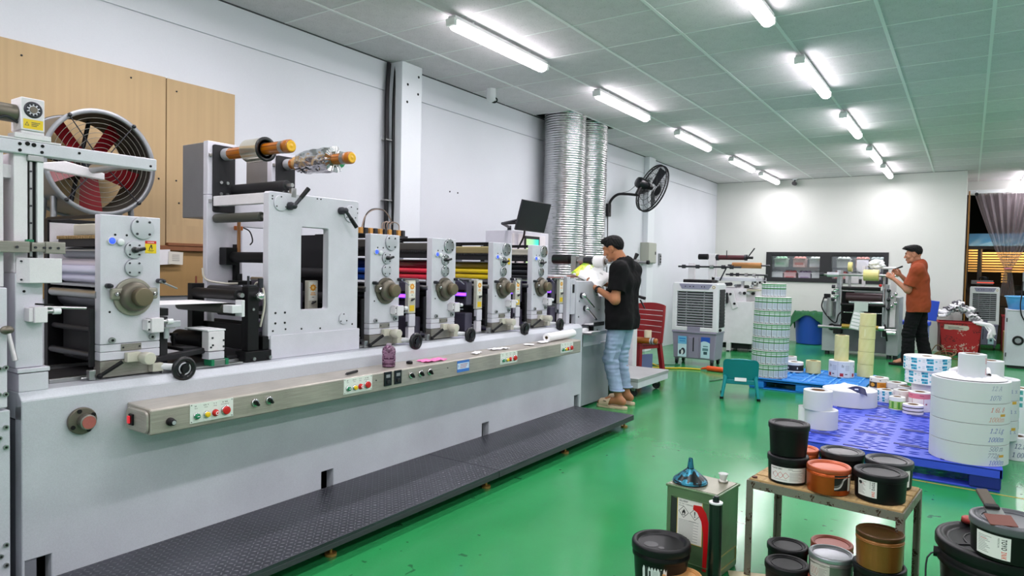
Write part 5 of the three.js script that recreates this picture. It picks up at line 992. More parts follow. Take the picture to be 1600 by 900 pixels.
{ // slitter rewinder
  const t = thing('slitter', 'grey slitter rewinder with chrome shafts and yellow tape rolls, by the orange-shirted man', 'machine');
  const z0 = -12.3, k = .976, X = x => x * k, Y = y => 1.36 + (y - 1.36) * k;
  const G = std(0xa9aeb2, .45, 0, { map: tSpeck });
  part('left_cabinet', BB(X(-2.08), X(-1.82), .06, .9, z0 - .05, z0 - .8, .01), G, t); part('right_cabinet', BB(X(-1.1), X(-.93), .06, 1.0, z0 - .05, z0 - .8, .01), G, t); part('cross_base', BB(X(-1.84), X(-1.08), .05, .5, z0 - .35, z0 - .8, .006), M.paintDark, t);
  for (const x of [-2.0, -1.86, -1.06, -.97]) part('foot', C('y', .035, .06, X(x), .03, z0 - .12), M.bolt, t);
  part('dark_middle', BB(X(-1.84), X(-1.1), .5, 1.08, z0 - .3, z0 - .7, .006), M.dark, t);
  part('vent', [C('z', .055, .02, X(-1.93), .47, z0 - .045, 24), C('z', .038, .03, X(-1.93), .47, z0 - .045, 24)], M.black, t);
  for (const x of [-1.79, -1.15]) part('chrome_post', C('y', .018, 1.0, X(x), .86, z0 + .06, 14), M.chrome, t);
  const rl = (n, y, x0, x1, r, m, dz = 0) => part(n, C('x', r, X(x1) - X(x0), (X(x0) + X(x1)) / 2, Y(y), z0 + dz, 20), m, t);
  rl('top_shaft', 1.345, -2.1, -.95, .018, M.steelPlain, .12); rl('shaft_chuck', 1.345, -2.0, -1.82, .04, M.disc, .12); rl('shaft_knob', 1.345, -2.12, -2.05, .03, M.bolt, .12);
  rl('upper_bar', 1.12, -1.78, -1.2, .03, M.black, .05); rl('drum', .97, -1.72, -1.18, .075, std(0x3a2328, .4), -.05); rl('bright_roller', .885, -1.66, -1.15, .03, M.chrome, .05); rl('lower_bar', .845, -1.78, -1.12, .022, M.black, .08); rl('take_up_shaft', .455, -2.12, -.95, .025, M.steelPlain, .1); rl('take_up_mandrel', .48, -1.75, -1.2, .04, std(0x9a8338, .4, .5), .1);
  part('bearing_plate', BB(X(-1.86), X(-1.8), .35, 1.42, z0 + .04, z0 - .2, .004), G, t); part('bearing_plate', BB(X(-1.14), X(-1.09), .35, 1.2, z0 + .04, z0 - .2, .004), G, t);
  part('table', BB(X(-1.6), X(-1.02), Y(1.0), Y(1.1), z0 - .06, z0 - .3, .004), G, t); part('shelf', BB(X(-1.8), X(-1.02), Y(1.06), Y(1.075), z0 - .05, z0 - .5, .003), M.steelPlain, t);
  part('motor', [C('y', .06, .2, X(-1.95), .78, z0 + .04, 20), C('y', .07, .05, X(-1.95), .68, z0 + .04, 20), C('y', .05, .08, X(-1.95), .92, z0 + .04, 16)], M.steelPlain, t); part('control_box', BB(X(-2.06), X(-1.97), .94, 1.02, z0 + .02, z0 - .1, .004), M.black, t);
  for (let i = 0; i < 7; i++) part('fitting', [C('x', .028, .05, X(-1.9 + (i % 3) * .03), Y(.93 + i * .035), z0 + .1, 12), S(.03, X(-1.08 + (i % 3) * .05), Y(.8 + i * .05), z0 + .06, 1, 1, 1, 10, 8)], i % 3 === 0 ? M.bolt : M.chrome, t);
  for (const [a, b] of [[-1.88, -1.76], [-1.15, -1.09]]) part('take_up_bracket', BB(X(a), X(b), .37, .52, z0 + .12, z0 - .1, .006), M.black, t);
  part('chrome_grip', [C('x', .04, .08, X(-1.16), .5, z0 + .12, 16), C('x', .03, .12, X(-1.02), .44, z0 + .12, 14)], M.chrome, t);
  part('hose', tube([[X(-2.06), .96, z0], [X(-2.08), .8, z0 + .05], [X(-1.95), .62, z0 + .1], [X(-1.85), .55, z0 + .1], [X(-1.8), .7, z0 + .1], [X(-1.6), .8, z0 - .1]], .011, 40), M.black, t);
  part('hose', tube([[X(-1.78), .6, z0], [X(-1.6), .5, z0 - .05], [X(-1.4), .48, z0 - .1]], .012, 20), M.black, t); part('hose', tube([[X(-1.13), .6, z0], [X(-1.1), .45, z0 + .1], [X(-1.08), .3, z0 + .05]], .012, 20), M.black, t);
  part('cross_rod', C('x', .008, X(-1.15) - X(-1.79), X(-1.47), .73, z0 + .04, 8), M.chrome, t);
  part('upper_plate', [BB(X(-1.75), X(-1.55), Y(1.2), Y(1.32), z0 - .1, z0 - .14, .003), BB(X(-1.5), X(-1.45), Y(1.13), Y(1.5), z0 - .1, z0 - .16, .003)], M.white, t);
  part('upper_gear', [C('z', .09, .06, X(-1.5), Y(1.48), z0 - .15, 20), BB(X(-1.6), X(-1.42), Y(1.4), Y(1.6), z0 - .2, z0 - .25, .006)], M.paint, t);
  part('sensor_mount', [BB(X(-1.33), X(-1.22), Y(1.4), Y(1.45), z0 + .02, z0 - .06, .004), C('x', .02, .2, X(-1.1), Y(1.47), z0 - .02, 12)], M.plasticWhite, t);
  part('black_lever', bar([X(-1.02), Y(1.45), z0], [X(-.9), Y(1.5), z0 + .05], .01, .014), M.black, t); part('red_knob', S(.025, X(-1.2), Y(1.18), z0 + .1), M.red, t);
  part('white_frame', BB(X(-1.06), X(-.98), Y(.5), Y(1.3), z0 + .02, z0 - .04, .004), M.white, t);
  const yel = std(0xd9cf86, .35);
  const r = thing('tape_roll', 'yellow tape roll on the top shaft of the slitter, under the man\'s hands', 'tape roll', [X(-1.335), Y(1.345), z0 + .12]);
  part('tape', L('x', [[.02, -.11], [.088, -.11], [.09, -.105], [.09, .105], [.088, .11], [.02, .11]], 0, 0, 0, 32), yel, r); part('core', L('x', [[.0185, .1], [.03, .1], [.03, .112], [.0185, .112]]), std(0x9c8a5c, .7), r);
  const r2 = thing('tape_roll', 'thin yellow tape roll standing on the left of the slitter top', 'tape roll', [X(-1.68), Y(1.48), z0 - .1]); part('tape', C('x', .08, .06, 0, 0, 0, 28), yel, r2); part('core', C('x', .03, .064, 0, 0, 0, 20), M.bolt, r2); part('stand', BB(-.02, .02, -.39, -.07, .02, -.02), M.steelPlain, r2);
  const f = thing('film_bundle', 'crumpled clear film bundle on top of the slitter', 'film', [X(-1.28), Y(1.53), z0 - .05]);
  const g = new THREE.IcosahedronGeometry(.1, 4), p = g.attributes.position; for (let i = 0; i < p.count; i++) { const v = V(p.getX(i), p.getY(i), p.getZ(i)); const n = 1 + .35 * noise.noise(v.x * 22, v.y * 22, v.z * 22); p.setXYZ(i, v.x * n * 1.15, v.y * n * .8, v.z * n); } g.computeVertexNormals();
  part('film', g, phy(0xe6eaec, .12, 0, { clearcoat: 1 }), f); part('wrap', place(new THREE.TorusGeometry(.07, .012, 6, 20), [0, -.02, 0], [.4, .3, 0]), M.plasticWhite, f); part('core', C('x', .02, .26, 0, -.03, 0), M.steelPlain, f);
  // web of labels falling to the take-up
  const lab = thing('label_web', 'strip of pale labels running down through the slitter', 'label strip');
  part('strip', [flatBar([X(-1.47), Y(.9), z0 + .1], [X(-1.47), .76, z0 + .12], .2, .004, [0, 0, 1]), flatBar([X(-1.5), .76, z0 + .12], [X(-1.56), .46, z0 + .15], .15, .004, [0, 0, 1])], std(0xb5c4bd, .6), lab);
  for (let i = 0; i < 5; i++) part('label', flatBar([X(-1.51 - .01 * i), .735 - i * .055, z0 + .128 + i * .006], [X(-1.518 - .01 * i), .695 - i * .055, z0 + .133 + i * .006], .12, .005, [0, 0, 1]), M.paper, lab);
  const cl = std(0xa5b2c0, .12, 0, { transparent: false });
  const tt = thing('plastic_stool', 'blue plastic crate and stool behind the orange-shirted man', 'stool', [-.76, 0, -13.35]);
  part('seat', [B(.5, .06, .35, 0, .55, 0, .01), place(new RoundedBoxGeometry(.3, .34, .04, 1, .01), [.2, .78, .05], [0, .3, -.12])], std(0x2c4fd0, .4), tt); for (const [x, z] of [[-.2, .12], [.2, .12], [-.2, -.12], [.2, -.12]]) part('leg', B(.05, .53, .05, x, .265, z, .006), std(0x8390c4, .4), tt);
}
{ // red scrap tub with waste
  const t = thing('scrap_tub', 'scuffed red tub heaped with paper trimmings beside the orange-shirted man', 'tub', [-.12, 0, -13.98], .12);
  const tRed = dataTex(256, (u, v) => { const a = fbm(u, v, 5, 4, 131); const b = vn(u * 40, v * 40, 40, 133); return a > .64 && b > .6 ? [.75, .60, .56] : a < .4 && b < .35 ? [.40, .05, .06] : [.66, .09, .1]; }, .7);
  const R = std(0xffffff, .5, 0, { map: tRed });
  part('wall_panel', EZ(shape([[-.255, .05], [.255, .05], [.305, .56], [-.305, .56]]), .2, .215, .004), R, t); part('wall_panel', EZ(shape([[-.255, .05], [.255, .05], [.305, .56], [-.305, .56]]), -.215, -.2, .004), R, t);
  for (const s of [-1, 1]) part('wall_panel', EX(shape([[-.2, .05], [.2, .05], [.215, .56], [-.215, .56]]), s * .285 - .008, s * .285 + .008, .002), std(0x4a1416, .6), t);
  part('rim', [B(.66, .03, .025, 0, .565, .212, .006), B(.66, .03, .025, 0, .565, -.212, .006), B(.03, .03, .45, -.315, .565, 0, .006), B(.03, .03, .45, .315, .565, 0, .006)], std(0xa31a20, .5), t);
  part('floor_panel', B(.54, .02, .4, 0, .05, 0), std(0x6a1214, .6), t); for (const [x, z] of [[-.2, .15], [.2, .15], [-.2, -.15], [.2, -.15]]) part('foot', B(.07, .045, .07, x, .0225, z, .006), std(0x6a1214, .6), t);
  part('torn_sticker', EZ(shape([[-.235, .53], [.1, .515], [.12, .5], [.12, .46], [.08, .435], [-.1, .45], [-.15, .44], [-.24, .45]]), .2155, .218), std(0xc6bfae, .8), t); for (let i = 0; i < 2; i++) part('print_line', BB(-.18, -.02 + i * .06, .485 - i * .022, .492 - i * .022, .218, .219), M.bolt, t);
  const w = thing('paper_trimmings', 'heap of white and striped paper trimmings piled in the red tub', 'paper waste', [-.12, .5, -13.98]); w.userData.kind = 'stuff';
  const white = [], grey = [];
  for (let i = 0; i < 70; i++) { const x = rr(-.27, .27), z = rr(-.18, .18), y = rr(.06, .16) + .24 * Math.pow(Math.max(0, 1 - Math.abs(x + .02) / .3), .8), a = rr(0, 6.3), l = rr(.08, .2); const pts = []; for (let k = 0; k < 4; k++) pts.push([x + Math.cos(a) * l * (k / 3 - .5), y + rr(-.02, .035), z + Math.sin(a) * l * (k / 3 - .5)]); (i % 4 === 0 ? grey : white).push(tube(pts, rr(.012, .036), 8, 7)); }
  for (let i = 0; i < 9; i++) white.push(tube([[.2, rr(.06, .1), rr(.05, .2)], [.32, rr(.04, .12), .23], [.42 + rr(-.05, .06), rr(-.02, .05), .26], [.46 + rr(-.06, .06), rr(-.2, -.1), .28]], rr(.008, .03), 12, 7));
  part('white_trimmings', white, M.paper, w); part('dark_trimmings', grey, std(0x55545c, .7), w); part('base_fill', B(.54, .1, .36, 0, 0, 0, .03), std(0x9a9a9e, .8), w);
  const h = solo('coiled_cable', 'brown cable coils on the floor behind the orange-shirted man', 'cable', [0, 1, 2, 3].map(i => place(new THREE.TorusGeometry(.11 + .02 * i, .009, 6, 30), [.02 * i, .02 + .014 * i, .01 * i], [Math.PI / 2 + .12 * i, .1 * i, 0])).concat([tube([[.1, .03, 0], [.05, .14, -.1], [-.05, .2, -.14], [-.12, .1, -.1], [-.15, .02, 0]], .008, 20), tube([[.12, .02, .0], [.3, .01, .2], [.4, .01, .3]], .007, 16)]), std(0x6f5a34, .6), [-.36, 0, -13.2]);
}
{ // annexe: cooler, window, blinds, curtain
  airCooler('small white air cooler with a dark grille in the annexe beside the red tub', [.245, 0, -15.25], 0, { base: 0x77758c }).scale.set(.69, .985, .8);
  const t = thing('radio_box', 'grey box with a lit red strip lying on the white cooler in the annexe', 'radio', [.2, 1.22, -15.4]);
  part('case', B(.34, .07, .24, 0, .035, 0, .006), std(0x6a6668, .5), t); part('red_strip', B(.26, .016, .006, .05, .03, .122), std(0xd84a3a, .5, 0, { emissive: 0xff5038, emissiveIntensity: .7 }), t); part('handle', [tube([[-.05, .07, 0], [-.03, .12, 0], [.06, .12, 0], [.08, .07, 0]], .014, 16), C('y', .05, .06, .05, .1, -.02)], M.black, t);
  const rb = thing('red_crate', 'dark red crate standing against the annexe window right of the white cooler', 'crate', [.62, 0, -15.45]); part('shell', [B(.2, .64, .3, 0, .32, 0, .01)], std(0x7d1520, .5), rb); part('rim', B(.22, .03, .32, 0, .645, 0, .008), std(0x951a25, .5), rb); part('slot', B(.1, .03, .01, 0, .52, .15), M.hole, rb);
  const cb = thing('cardboard_box', 'small brown cardboard box on the floor in front of the red crate', 'box', [.64, 0, -15.1]); part('carton', B(.2, .38, .18, 0, .19, 0, .004), std(0xa27c4a, .8), cb); part('flap', B(.2, .006, .09, 0, .383, .045, 0, [.2, 0, 0]), std(0xac8654, .8), cb); part('tape', B(.03, .38, .182, 0, .19, 0), std(0xb89a68, .5), cb);
  const mb = thing('monitor_box', 'grey boxed screen behind the blue basin at the right edge', 'screen', [.98, 1.12, -15.3]); part('shell', [B(.36, .34, .1, 0, .17, 0, .01)], std(0x9aa3a8, .5), mb); part('screen', B(.3, .26, .01, 0, .18, .05, .003), std(0x556068, .3), mb); part('stand', B(.12, 1.12, .12, 0, -.56, -.02, .006), std(0x6a7074, .5), mb);
  // window bars
  const w = struct('window_2', [BB(-.09, 2.9, 1.9, 1.96, ZA - .02, ZA - .1), BB(-.09, 2.9, 1.05, 1.11, ZA - .02, ZA - .1), BB(-.09, -.03, 0, HC - .26, ZA - .02, ZA - .12), BB(1.3, 1.36, 0, HC - .26, ZA - .02, ZA - .1)], std(0x1f1a18, .6));
  part('window_post', BB(.12, .17, 1.1, 1.9, ZA - .04, ZA - .09), std(0x2a211c, .6), w); part('window_post', BB(.86, .92, 1.1, 1.9, ZA - .04, ZA - .09), std(0x2a211c, .6), w);
  const pipe = solo('corner_conduit', 'ochre conduit running down the corner left of the curtained opening', 'pipe', [tube([[-.05, HC - .3, -14.9], [-.05, 2.0, -14.92], [-.06, 1.2, -14.9], [-.05, .2, -14.9]], .013, 20)], std(0x9a6a2a, .5));
  const bl = thing('bamboo_blind', 'bamboo slat blind glowing behind the opening under the blue tarpaulin', 'blind', [0, 0, 0]);
  const bam = std(0xcba66a, .7);
  for (let i = 0; i < 9; i++) part('slat', BB(-.08, i > 7 ? .14 : 2.6, 1.455 + i * .052 - .0, 1.487 + i * .052, ZA - .5, ZA - .52, .003), bam, bl);
  for (let i = 0; i < 4; i++) part('slat', BB(.52, .62, 1.25 + i * .052, 1.282 + i * .052, ZA - .5, ZA - .52, .003), bam, bl);
  for (const x of [.15, .9, 1.6]) part('blind_cord', BB(x, x + .05, 1.2, 1.95, ZA - .49, ZA - .495), std(0x2b211a, .7), bl); part('blind_post', [BB(-.1, -.07, 0, 1.95, ZA - .48, ZA - .53), BB(2.6, 2.63, 0, 1.95, ZA - .48, ZA - .53)], std(0x3a2a1c, .7), bl);
  const g = new THREE.PlaneGeometry(3.2, .26, 60, 6), p = g.attributes.position; for (let i = 0; i < p.count; i++) p.setZ(i, .03 * noise.noise(p.getX(i) * 6, p.getY(i) * 14, 3)); g.computeVertexNormals();
  solo('blue_tarpaulin', 'wrinkled blue tarpaulin strip hanging above the bamboo blind', 'tarpaulin', [place(g.clone().toNonIndexed(), [1.5, 2.1, ZA - .6]), place(backOf(g), [1.5, 2.1, ZA - .606])], std(0x2f6fa8, .45));
  const sl = new THREE.RectAreaLight(0xffd9a0, 60, 2.4, .04); sl.position.set(1.2, 1.93, ZA - .2); sl.lookAt(1.2, 1.6, ZA - .6); scene.add(sl);  // added light that brightens the slats in place of daylight
  const slm = thing('added_blind_lamp', 'added warm strip lamp brightening the bamboo blind, out of sight behind the transom', 'lamp', [1.2, 1.935, ZA - .17]); part('diffuser', B(2.4, .03, .03, 0, 0, 0, .008), std(0xffffff, .5, 0, { emissive: 0xffd9a0, emissiveIntensity: 3 }), slm); part('bracket', BB(-.02, .02, -.01, .01, .015, .09), M.bolt, slm);  // added fixture for that light, kept out of sight behind the transom
  // sheer curtain gathered in the middle
  const cw = new THREE.PlaneGeometry(1, 1, 160, 60), q = cw.attributes.position;
  for (let i = 0; i < q.count; i++) {
    const u = q.getX(i), v = q.getY(i) + .5; const y = 1.0 + v * 1.98; let hw, cx;
    const tie = 1.52, topw = .62;
    if (y > tie) { const k = (y - tie) / (2.98 - tie); hw = .05 + (topw - .05) * Math.pow(k, .85); } else { hw = .05 + .07 * (tie - y) / .5; }
    cx = .60 + .04 * (y > tie ? (y - tie) / 1.46 : 0);
    const amp = .018 + .03 * Math.min(1, hw / .4);
    q.setXYZ(i, cx + u * 2 * hw, y, amp * Math.sin(u * 56) + .01 * noise.noise(u * 8, y * 2, 1));
  }
  cw.computeVertexNormals();
  const cu = thing('sheer_curtain', 'sheer grey curtain tied in the middle, hanging in the annexe opening', 'curtain', [0, 0, ZA + .22]);
  part('cloth', cw, phy(0x95898f, .9, 0, { transmission: .55, thickness: 0, side: THREE.DoubleSide, transparent: true, opacity: .62 }), cu); part('tie', place(new THREE.TorusGeometry(.055, .014, 8, 20), [.6, 1.52, 0], [Math.PI / 2, 0, 0]), std(0xe08a9a, .6), cu); part('rod', C('x', .02, 2.9, 1.4, 2.99, 0, 12), M.plasticWhite, cu);
  part('pelmet', BB(-.06, 2.9, 2.955, 3.02, .06, .0, .004), M.plasticWhite, cu);
  const cam = thing('ceiling_camera', 'small black camera under the pelmet at the corner of the annexe opening', 'camera', [.06, 2.93, ZA + .36]); part('body', C('z', .03, .1, 0, 0, 0, 14), M.blackGloss, cam); part('bracket', [bar([0, .03, -.03], [0, .06, -.06], .012), B(.05, .02, .05, 0, .06, -.08)], M.plasticWhite, cam);
  for (let i = 0; i < 3; i++) { const b = thing('stored_box', ['dark box stacked lowest behind the opening', 'dark box stacked in the middle behind the opening', 'dark box on top of the stack behind the opening'][i], 'box', [.35 + i * .03, i * .4, ZA - 1.0], 0, 'dark boxes behind the opening'); part('carton', B(.9, .39, .4, 0, .195, 0, .01), std(0x2c2420 + i * 0x040302, .8), b); part('lid', B(.92, .03, .42, 0, .385, 0, .006), std(0x352b25, .8), b); }
}
{ // cabinet with a blue basin at the right edge
  const t = thing('control_cabinet', 'pale grey control cabinet with a round black vent at the right edge', 'cabinet', [0, 0, 0]);
  part('body', BB(.485, 1.2, .04, .86, -12.5, -13.1, .008), M.bed, t); part('plinth', BB(.51, 1.17, 0, .04, -12.52, -13.08), M.dark, t);
  part('round_vent', [place(new THREE.TorusGeometry(.055, .016, 8, 28), [.63, .42, -12.495])], M.black, t); part('vent_disc', C('z', .045, .01, .63, .42, -12.498, 24), std(0x8d9196, .5), t);
  part('hinge', [B(.014, .06, .014, .487, .72, -12.5), B(.014, .06, .014, .487, .2, -12.5)], M.bolt, t); part('lid', BB(.48, 1.205, .86, .875, -12.49, -13.1, .004), M.paint, t);
  const b = thing('wash_basin', 'light blue plastic basin on the grey control cabinet at the right edge', 'basin', [.7, .875, -12.8]);
  part('bowl', L('y', [[0, 0], [.19, 0], [.23, .18], [.245, .185], [.245, .2], [.225, .2], [.18, .02], [0, .02]], 0, 0, 0, 36), std(0x4f9fd8, .35), b); part('rim', place(new THREE.TorusGeometry(.238, .01, 8, 36), [0, .193, 0], [Math.PI / 2, 0, 0]), std(0x62aee2, .35), b);
  const c = solo('hanging_cord', 'black cord hanging over the basin at the right edge', 'cord', tube([[.66, 1.3, -12.55], [.655, 1.12, -12.52], [.64, .95, -12.485], [.66, .8, -12.485], [.72, .68, -12.49]], .008, 24), M.black);
}
// ---------------------------------------------------------------- pallets and rolls of labels
function pallet(name, label, x0, x1, z0, z1, H, mat, dark, style) {
  const t = thing(name, label, 'pallet', [0, 0, 0], 0);
  const w = x1 - x0, d = z0 - z1, cx = (x0 + x1) / 2, cz = (z0 + z1) / 2;
  if (style === 'holes') {
    // deck with lens-shaped openings, in blocks between solid bands
    const holes = [], lens = (hx, hz, a, b) => { const p = new THREE.Path(); p.moveTo(hx - a, hz); p.quadraticCurveTo(hx, hz + b, hx + a, hz); p.quadraticCurveTo(hx, hz - b, hx - a, hz); holes.push(p); };
    const N = 4, bw = (w - .1) / N, bd = (d - .1) / N;
    for (let a = 0; a < N; a++) for (let b = 0; b < N; b++) {
      const ox = x0 + .05 + a * bw, oz = z1 + .05 + b * bd;
      if ((a + b) % 2 === 0) for (let i = 0; i < 3; i++) for (let j = 0; j < 5; j++) { if (i === 2 && j % 2) continue; const hx = ox + .055 + (i + (j % 2 ? .5 : 0)) * .092, hz = oz + .03 + j * .055; lens(hx, hz, .041, .036); }
      else for (let i = 0; i < 3; i++) for (let j = 0; j < 5; j++) { if ((j + i) % 3 === 0) continue; lens(ox + .06 + i * .088, oz + .035 + j * .052, .037, .032); }
    }
    part('deck', EY(shape([[x0, z1], [x1, z1], [x1, z0], [x0, z0]], holes), H - .009, H, .0, 5), mat, t);
    part('deck_rim', [BB(x0, x1, H - .06, H - .001, z0, z0 - .018, .004), BB(x0, x1, H - .06, H - .001, z1 + .018, z1, .004), BB(x0, x0 + .018, H - .06, H - .001, z0, z1, .004), BB(x1 - .018, x1, H - .06, H - .001, z0, z1, .004)], mat, t);
    for (let a = 0; a < N; a++) for (let b = 0; b < N; b++) if ((a + b) % 2) part('grip_strip', B(.2, .005, .032, x0 + .05 + (a + .5) * bw, H + .002, z1 + .05 + (b + .12) * bd, .002), dark, t);
      else part('grip_strip', B(.16, .005, .028, x0 + .05 + (a + .3) * bw, H + .002, z1 + .05 + (b + .98) * bd, .002), dark, t);
  } else {
    part('deck', BB(x0, x1, H - .03, H - .012, z0, z1, .003), mat, t);
    const ribs = [BB(x0, x1, H - .035, H, z0, z0 - .022, .003), BB(x0, x1, H - .035, H, z1 + .022, z1, .003), BB(x0, x0 + .022, H - .035, H, z0, z1, .003), BB(x1 - .022, x1, H - .035, H, z0, z1, .003)];
    part('deck_rim', ribs, mat, t);
    for (let a = 0; a < 4; a++) for (let b = 0; b < 4; b++) {
      const px = x0 + .06 + (a + .5) * (w - .12) / 4, pz = z1 + .06 + (b + .5) * (d - .12) / 4, s = (w - .12) / 8 - .03;
      part('raised_square', [B(2 * s, .014, .016, px, H - .006, pz - s), B(2 * s, .014, .016, px, H - .006, pz + s), B(.016, .014, 2 * s, px - s, H - .006, pz), B(.016, .014, 2 * s, px + s, H - .006, pz), B(.9 * s, .014, .014, px, H - .006, pz - s * .5), B(.9 * s, .014, .014, px, H - .006, pz + s * .5)], std(0x52a8ec, .4), t);
      part('deck_pocket', B(.8 * s, .002, .8 * s, px, H - .011, pz), dark, t);
    }
  }
  for (const a of [0, .5, 1]) for (const b of [0, .5, 1]) part('block', B(.17, H - .05, .14, x0 + .09 + a * (w - .18), (H - .05) / 2 + .012, z1 + .075 + b * (d - .15), .012), style === 'holes' ? dark : mat, t);
  for (const b of [0, .5, 1]) part('runner', B(w - .02, .014, .12, cx, .007, z1 + .075 + b * (d - .15), .004), mat, t);
  return t;
}
const royal = std(0x3a50d2, .33, 0), royalD = std(0x16237e, .42, 0), sky = std(0x1a7fd6, .38, 0), skyD = std(0x1560b0, .42, 0);
pallet('blue_pallet', 'royal blue plastic pallet, nearer the viewer, under the tall white roll stack', -1.05, .215, -5.2, -6.4, .15, royal, royalD, 'holes');
pallet('blue_pallet', 'royal blue plastic pallet, farther one, under the small coloured label rolls', -1.05, .215, -6.415, -7.6, .15, royal, royalD, 'holes');
pallet('light_blue_pallet', 'light blue plastic pallet with square ribs under the tall green label stack', -2.11, -.9, -8.09, -9.3, .13, sky, skyD, 'squares');

const coreMat = std(0x8b6a48, .8), paperTop = std(0xf3f3f1, .8, 0, { map: dataTex(128, (u, v) => .95 + .05 * rnd() - .03 * vn(u * 8, v * 8, 8, 3), .1) });
const whiteSide = std(0xd4d6da, .55);
function labelRoll(label, x, y, z, r, h, side, o = {}) {
  const t = thing(o.name || 'label_roll', label, o.cat || 'label roll', [x, y, z], o.turn || 0, o.group);
  const c = o.core ?? .04;
  part('wound_paper', L('y', [[c, .0], [r - .002, 0], [r, .002], [r, h - .002], [r - .002, h], [c, h], [c, 0]], 0, 0, 0, 44), o.body || paperTop, t);
  if (side) part('printed_side', new THREE.CylinderGeometry(r + .0006, r + .0006, h - .004, 48, 1, true).translate(0, h / 2, 0), side, t, true);
  part('core', L('y', [[c - .006, .001], [c, .001], [c, h + .001], [c - .006, h + .001], [c - .006, .001]], 0, 0, 0, 24), o.coreMat || coreMat, t);
  return t;
}
const side = (w, h, draw, rough = .55) => std(0xffffff, rough, 0, { map: canvasTex(w, h, draw) });
// green and white label stack
{
  const s = side(1024, 128, (g, W, H) => {
    g.fillStyle = '#c9d3d6'; g.fillRect(0, 0, W, H);
    for (let i = 0; i < 22; i++) { const x = i * W / 22; g.fillStyle = '#b9c4cf'; g.fillRect(x + 5, 44, 36, 66); g.fillStyle = '#dfe8e4'; g.fillRect(x + 5, 4, 37, 10); g.fillStyle = '#8f9cab'; for (let k = 0; k < 5; k++) g.fillRect(x + 8, 60 + k * 9, 22 + (k * 7) % 11, 3); g.fillStyle = '#5b4a4a'; g.fillRect(x + 6, 116, 12, 8); g.fillStyle = '#96474e'; g.fillRect(x + 24, 116, 7, 8); g.fillStyle = i % 2 ? '#6f7d80' : '#3d4647'; g.fillRect(x + 41, 0, 5, H); }
    g.fillStyle = '#2a8a36'; g.fillRect(0, 2, W, 10); g.fillRect(0, 20, W, 6); g.fillStyle = '#1f7a2c'; g.fillRect(0, 40, W, 11);
  });
  const ord = ['lowest', 'second', 'third', 'fourth', 'fifth', 'sixth'];
  for (let i = 0; i < 6; i++) labelRoll(`${ord[i]} green and white printed label roll from the bottom of the tall stack`, -1.93 + .004 * i, .13 + i * .157, -8.31, .203, .155, s, { group: 'green and white label rolls in the tall stack', turn: 2.2 + .4 * i });
  labelRoll('narrower green and white label roll on top of the tall stack', -1.905, .13 + 6 * .157, -8.31, .135, .155, s, { group: 'green and white label rolls in the tall stack', turn: 1.1 });
}
// yellow tapes
{
  const y = std(0xdcd59a, .3), yt = side(512, 64, (g, W, H) => { g.fillStyle = '#e0d9a0'; g.fillRect(0, 0, W, H); for (let i = 0; i < 300; i++) { g.fillStyle = `rgba(${190 + (i % 30)},${178 + (i % 26)},110,.18)`; g.fillRect((i * 97) % W, (i * 31) % H, 30, 1); } g.fillStyle = '#e9e6bd'; g.fillRect(200, 12, 8, 40); }, .3);
  const o = ['lowest', 'second', 'third', 'fourth', 'topmost'];
  for (let i = 0; i < 5; i++) labelRoll(`${o[i]} yellow tape roll of the tallest yellow column on the light blue pallet`, -1.0 + .003 * i, .13 + i * .1525, -9.07, .087, .151, yt, { name: 'tape_roll', cat: 'tape roll', body: y, group: 'yellow tape rolls in the tallest column', turn: 1.2 * i });
  labelRoll('single yellow tape roll standing beside the black and white roll', -1.557, .13, -8.95, .086, .152, yt, { name: 'tape_roll', cat: 'tape roll', body: y });
  const wr = side(512, 128, (g, W, H) => { g.fillStyle = '#d9d9df'; g.fillRect(0, 0, W, H); for (let i = 0; i < 6; i++) { const x = i * W / 6; g.fillStyle = '#b0222e'; g.fillRect(x + 10, 94, 22, 26); g.fillStyle = '#33343c'; g.fillRect(x + 42, 98, 16, 7); g.fillRect(x + 30, 30, 3, 16); g.fillRect(x + 22, 24, 3, 22); g.fillStyle = '#8c8c98'; for (let k = 0; k < 4; k++) g.fillRect(x + 44, 34 + k * 11, 28, 3); g.fillStyle = '#aaaab4'; g.fillRect(x + 80, 0, 2, H); } });
  labelRoll('white roll with small red squares carrying two yellow tape rolls', -1.235, .13, -8.9, .14, .19, wr, { turn: 2 });
  labelRoll('lower of two yellow tape rolls on the white roll with red squares', -1.24, .32, -8.9, .078, .152, yt, { name: 'tape_roll', cat: 'tape roll', body: y, turn: 2 }); labelRoll('upper of two yellow tape rolls on the white roll with red squares', -1.24, .472, -8.9, .078, .152, yt, { name: 'tape_roll', cat: 'tape roll', body: y, turn: .6 });
  const bw = side(256, 64, (g, W, H) => { g.fillStyle = '#efefef'; g.fillRect(0, 0, W, H); g.fillStyle = '#231d22'; g.fillRect(0, 18, W, 38); g.fillStyle = '#d8d8d8'; for (let i = 0; i < 6; i++) { g.fillRect(i * 43 + 20, 30, 5, 14); } });
  labelRoll('white roll with a black printed band, beside the tall green stack', -1.775, .13, -8.93, .108, .12, bw);
  labelRoll('small plain white roll behind the black banded roll', -1.86, .13, -9.15, .07, .16, null);
}
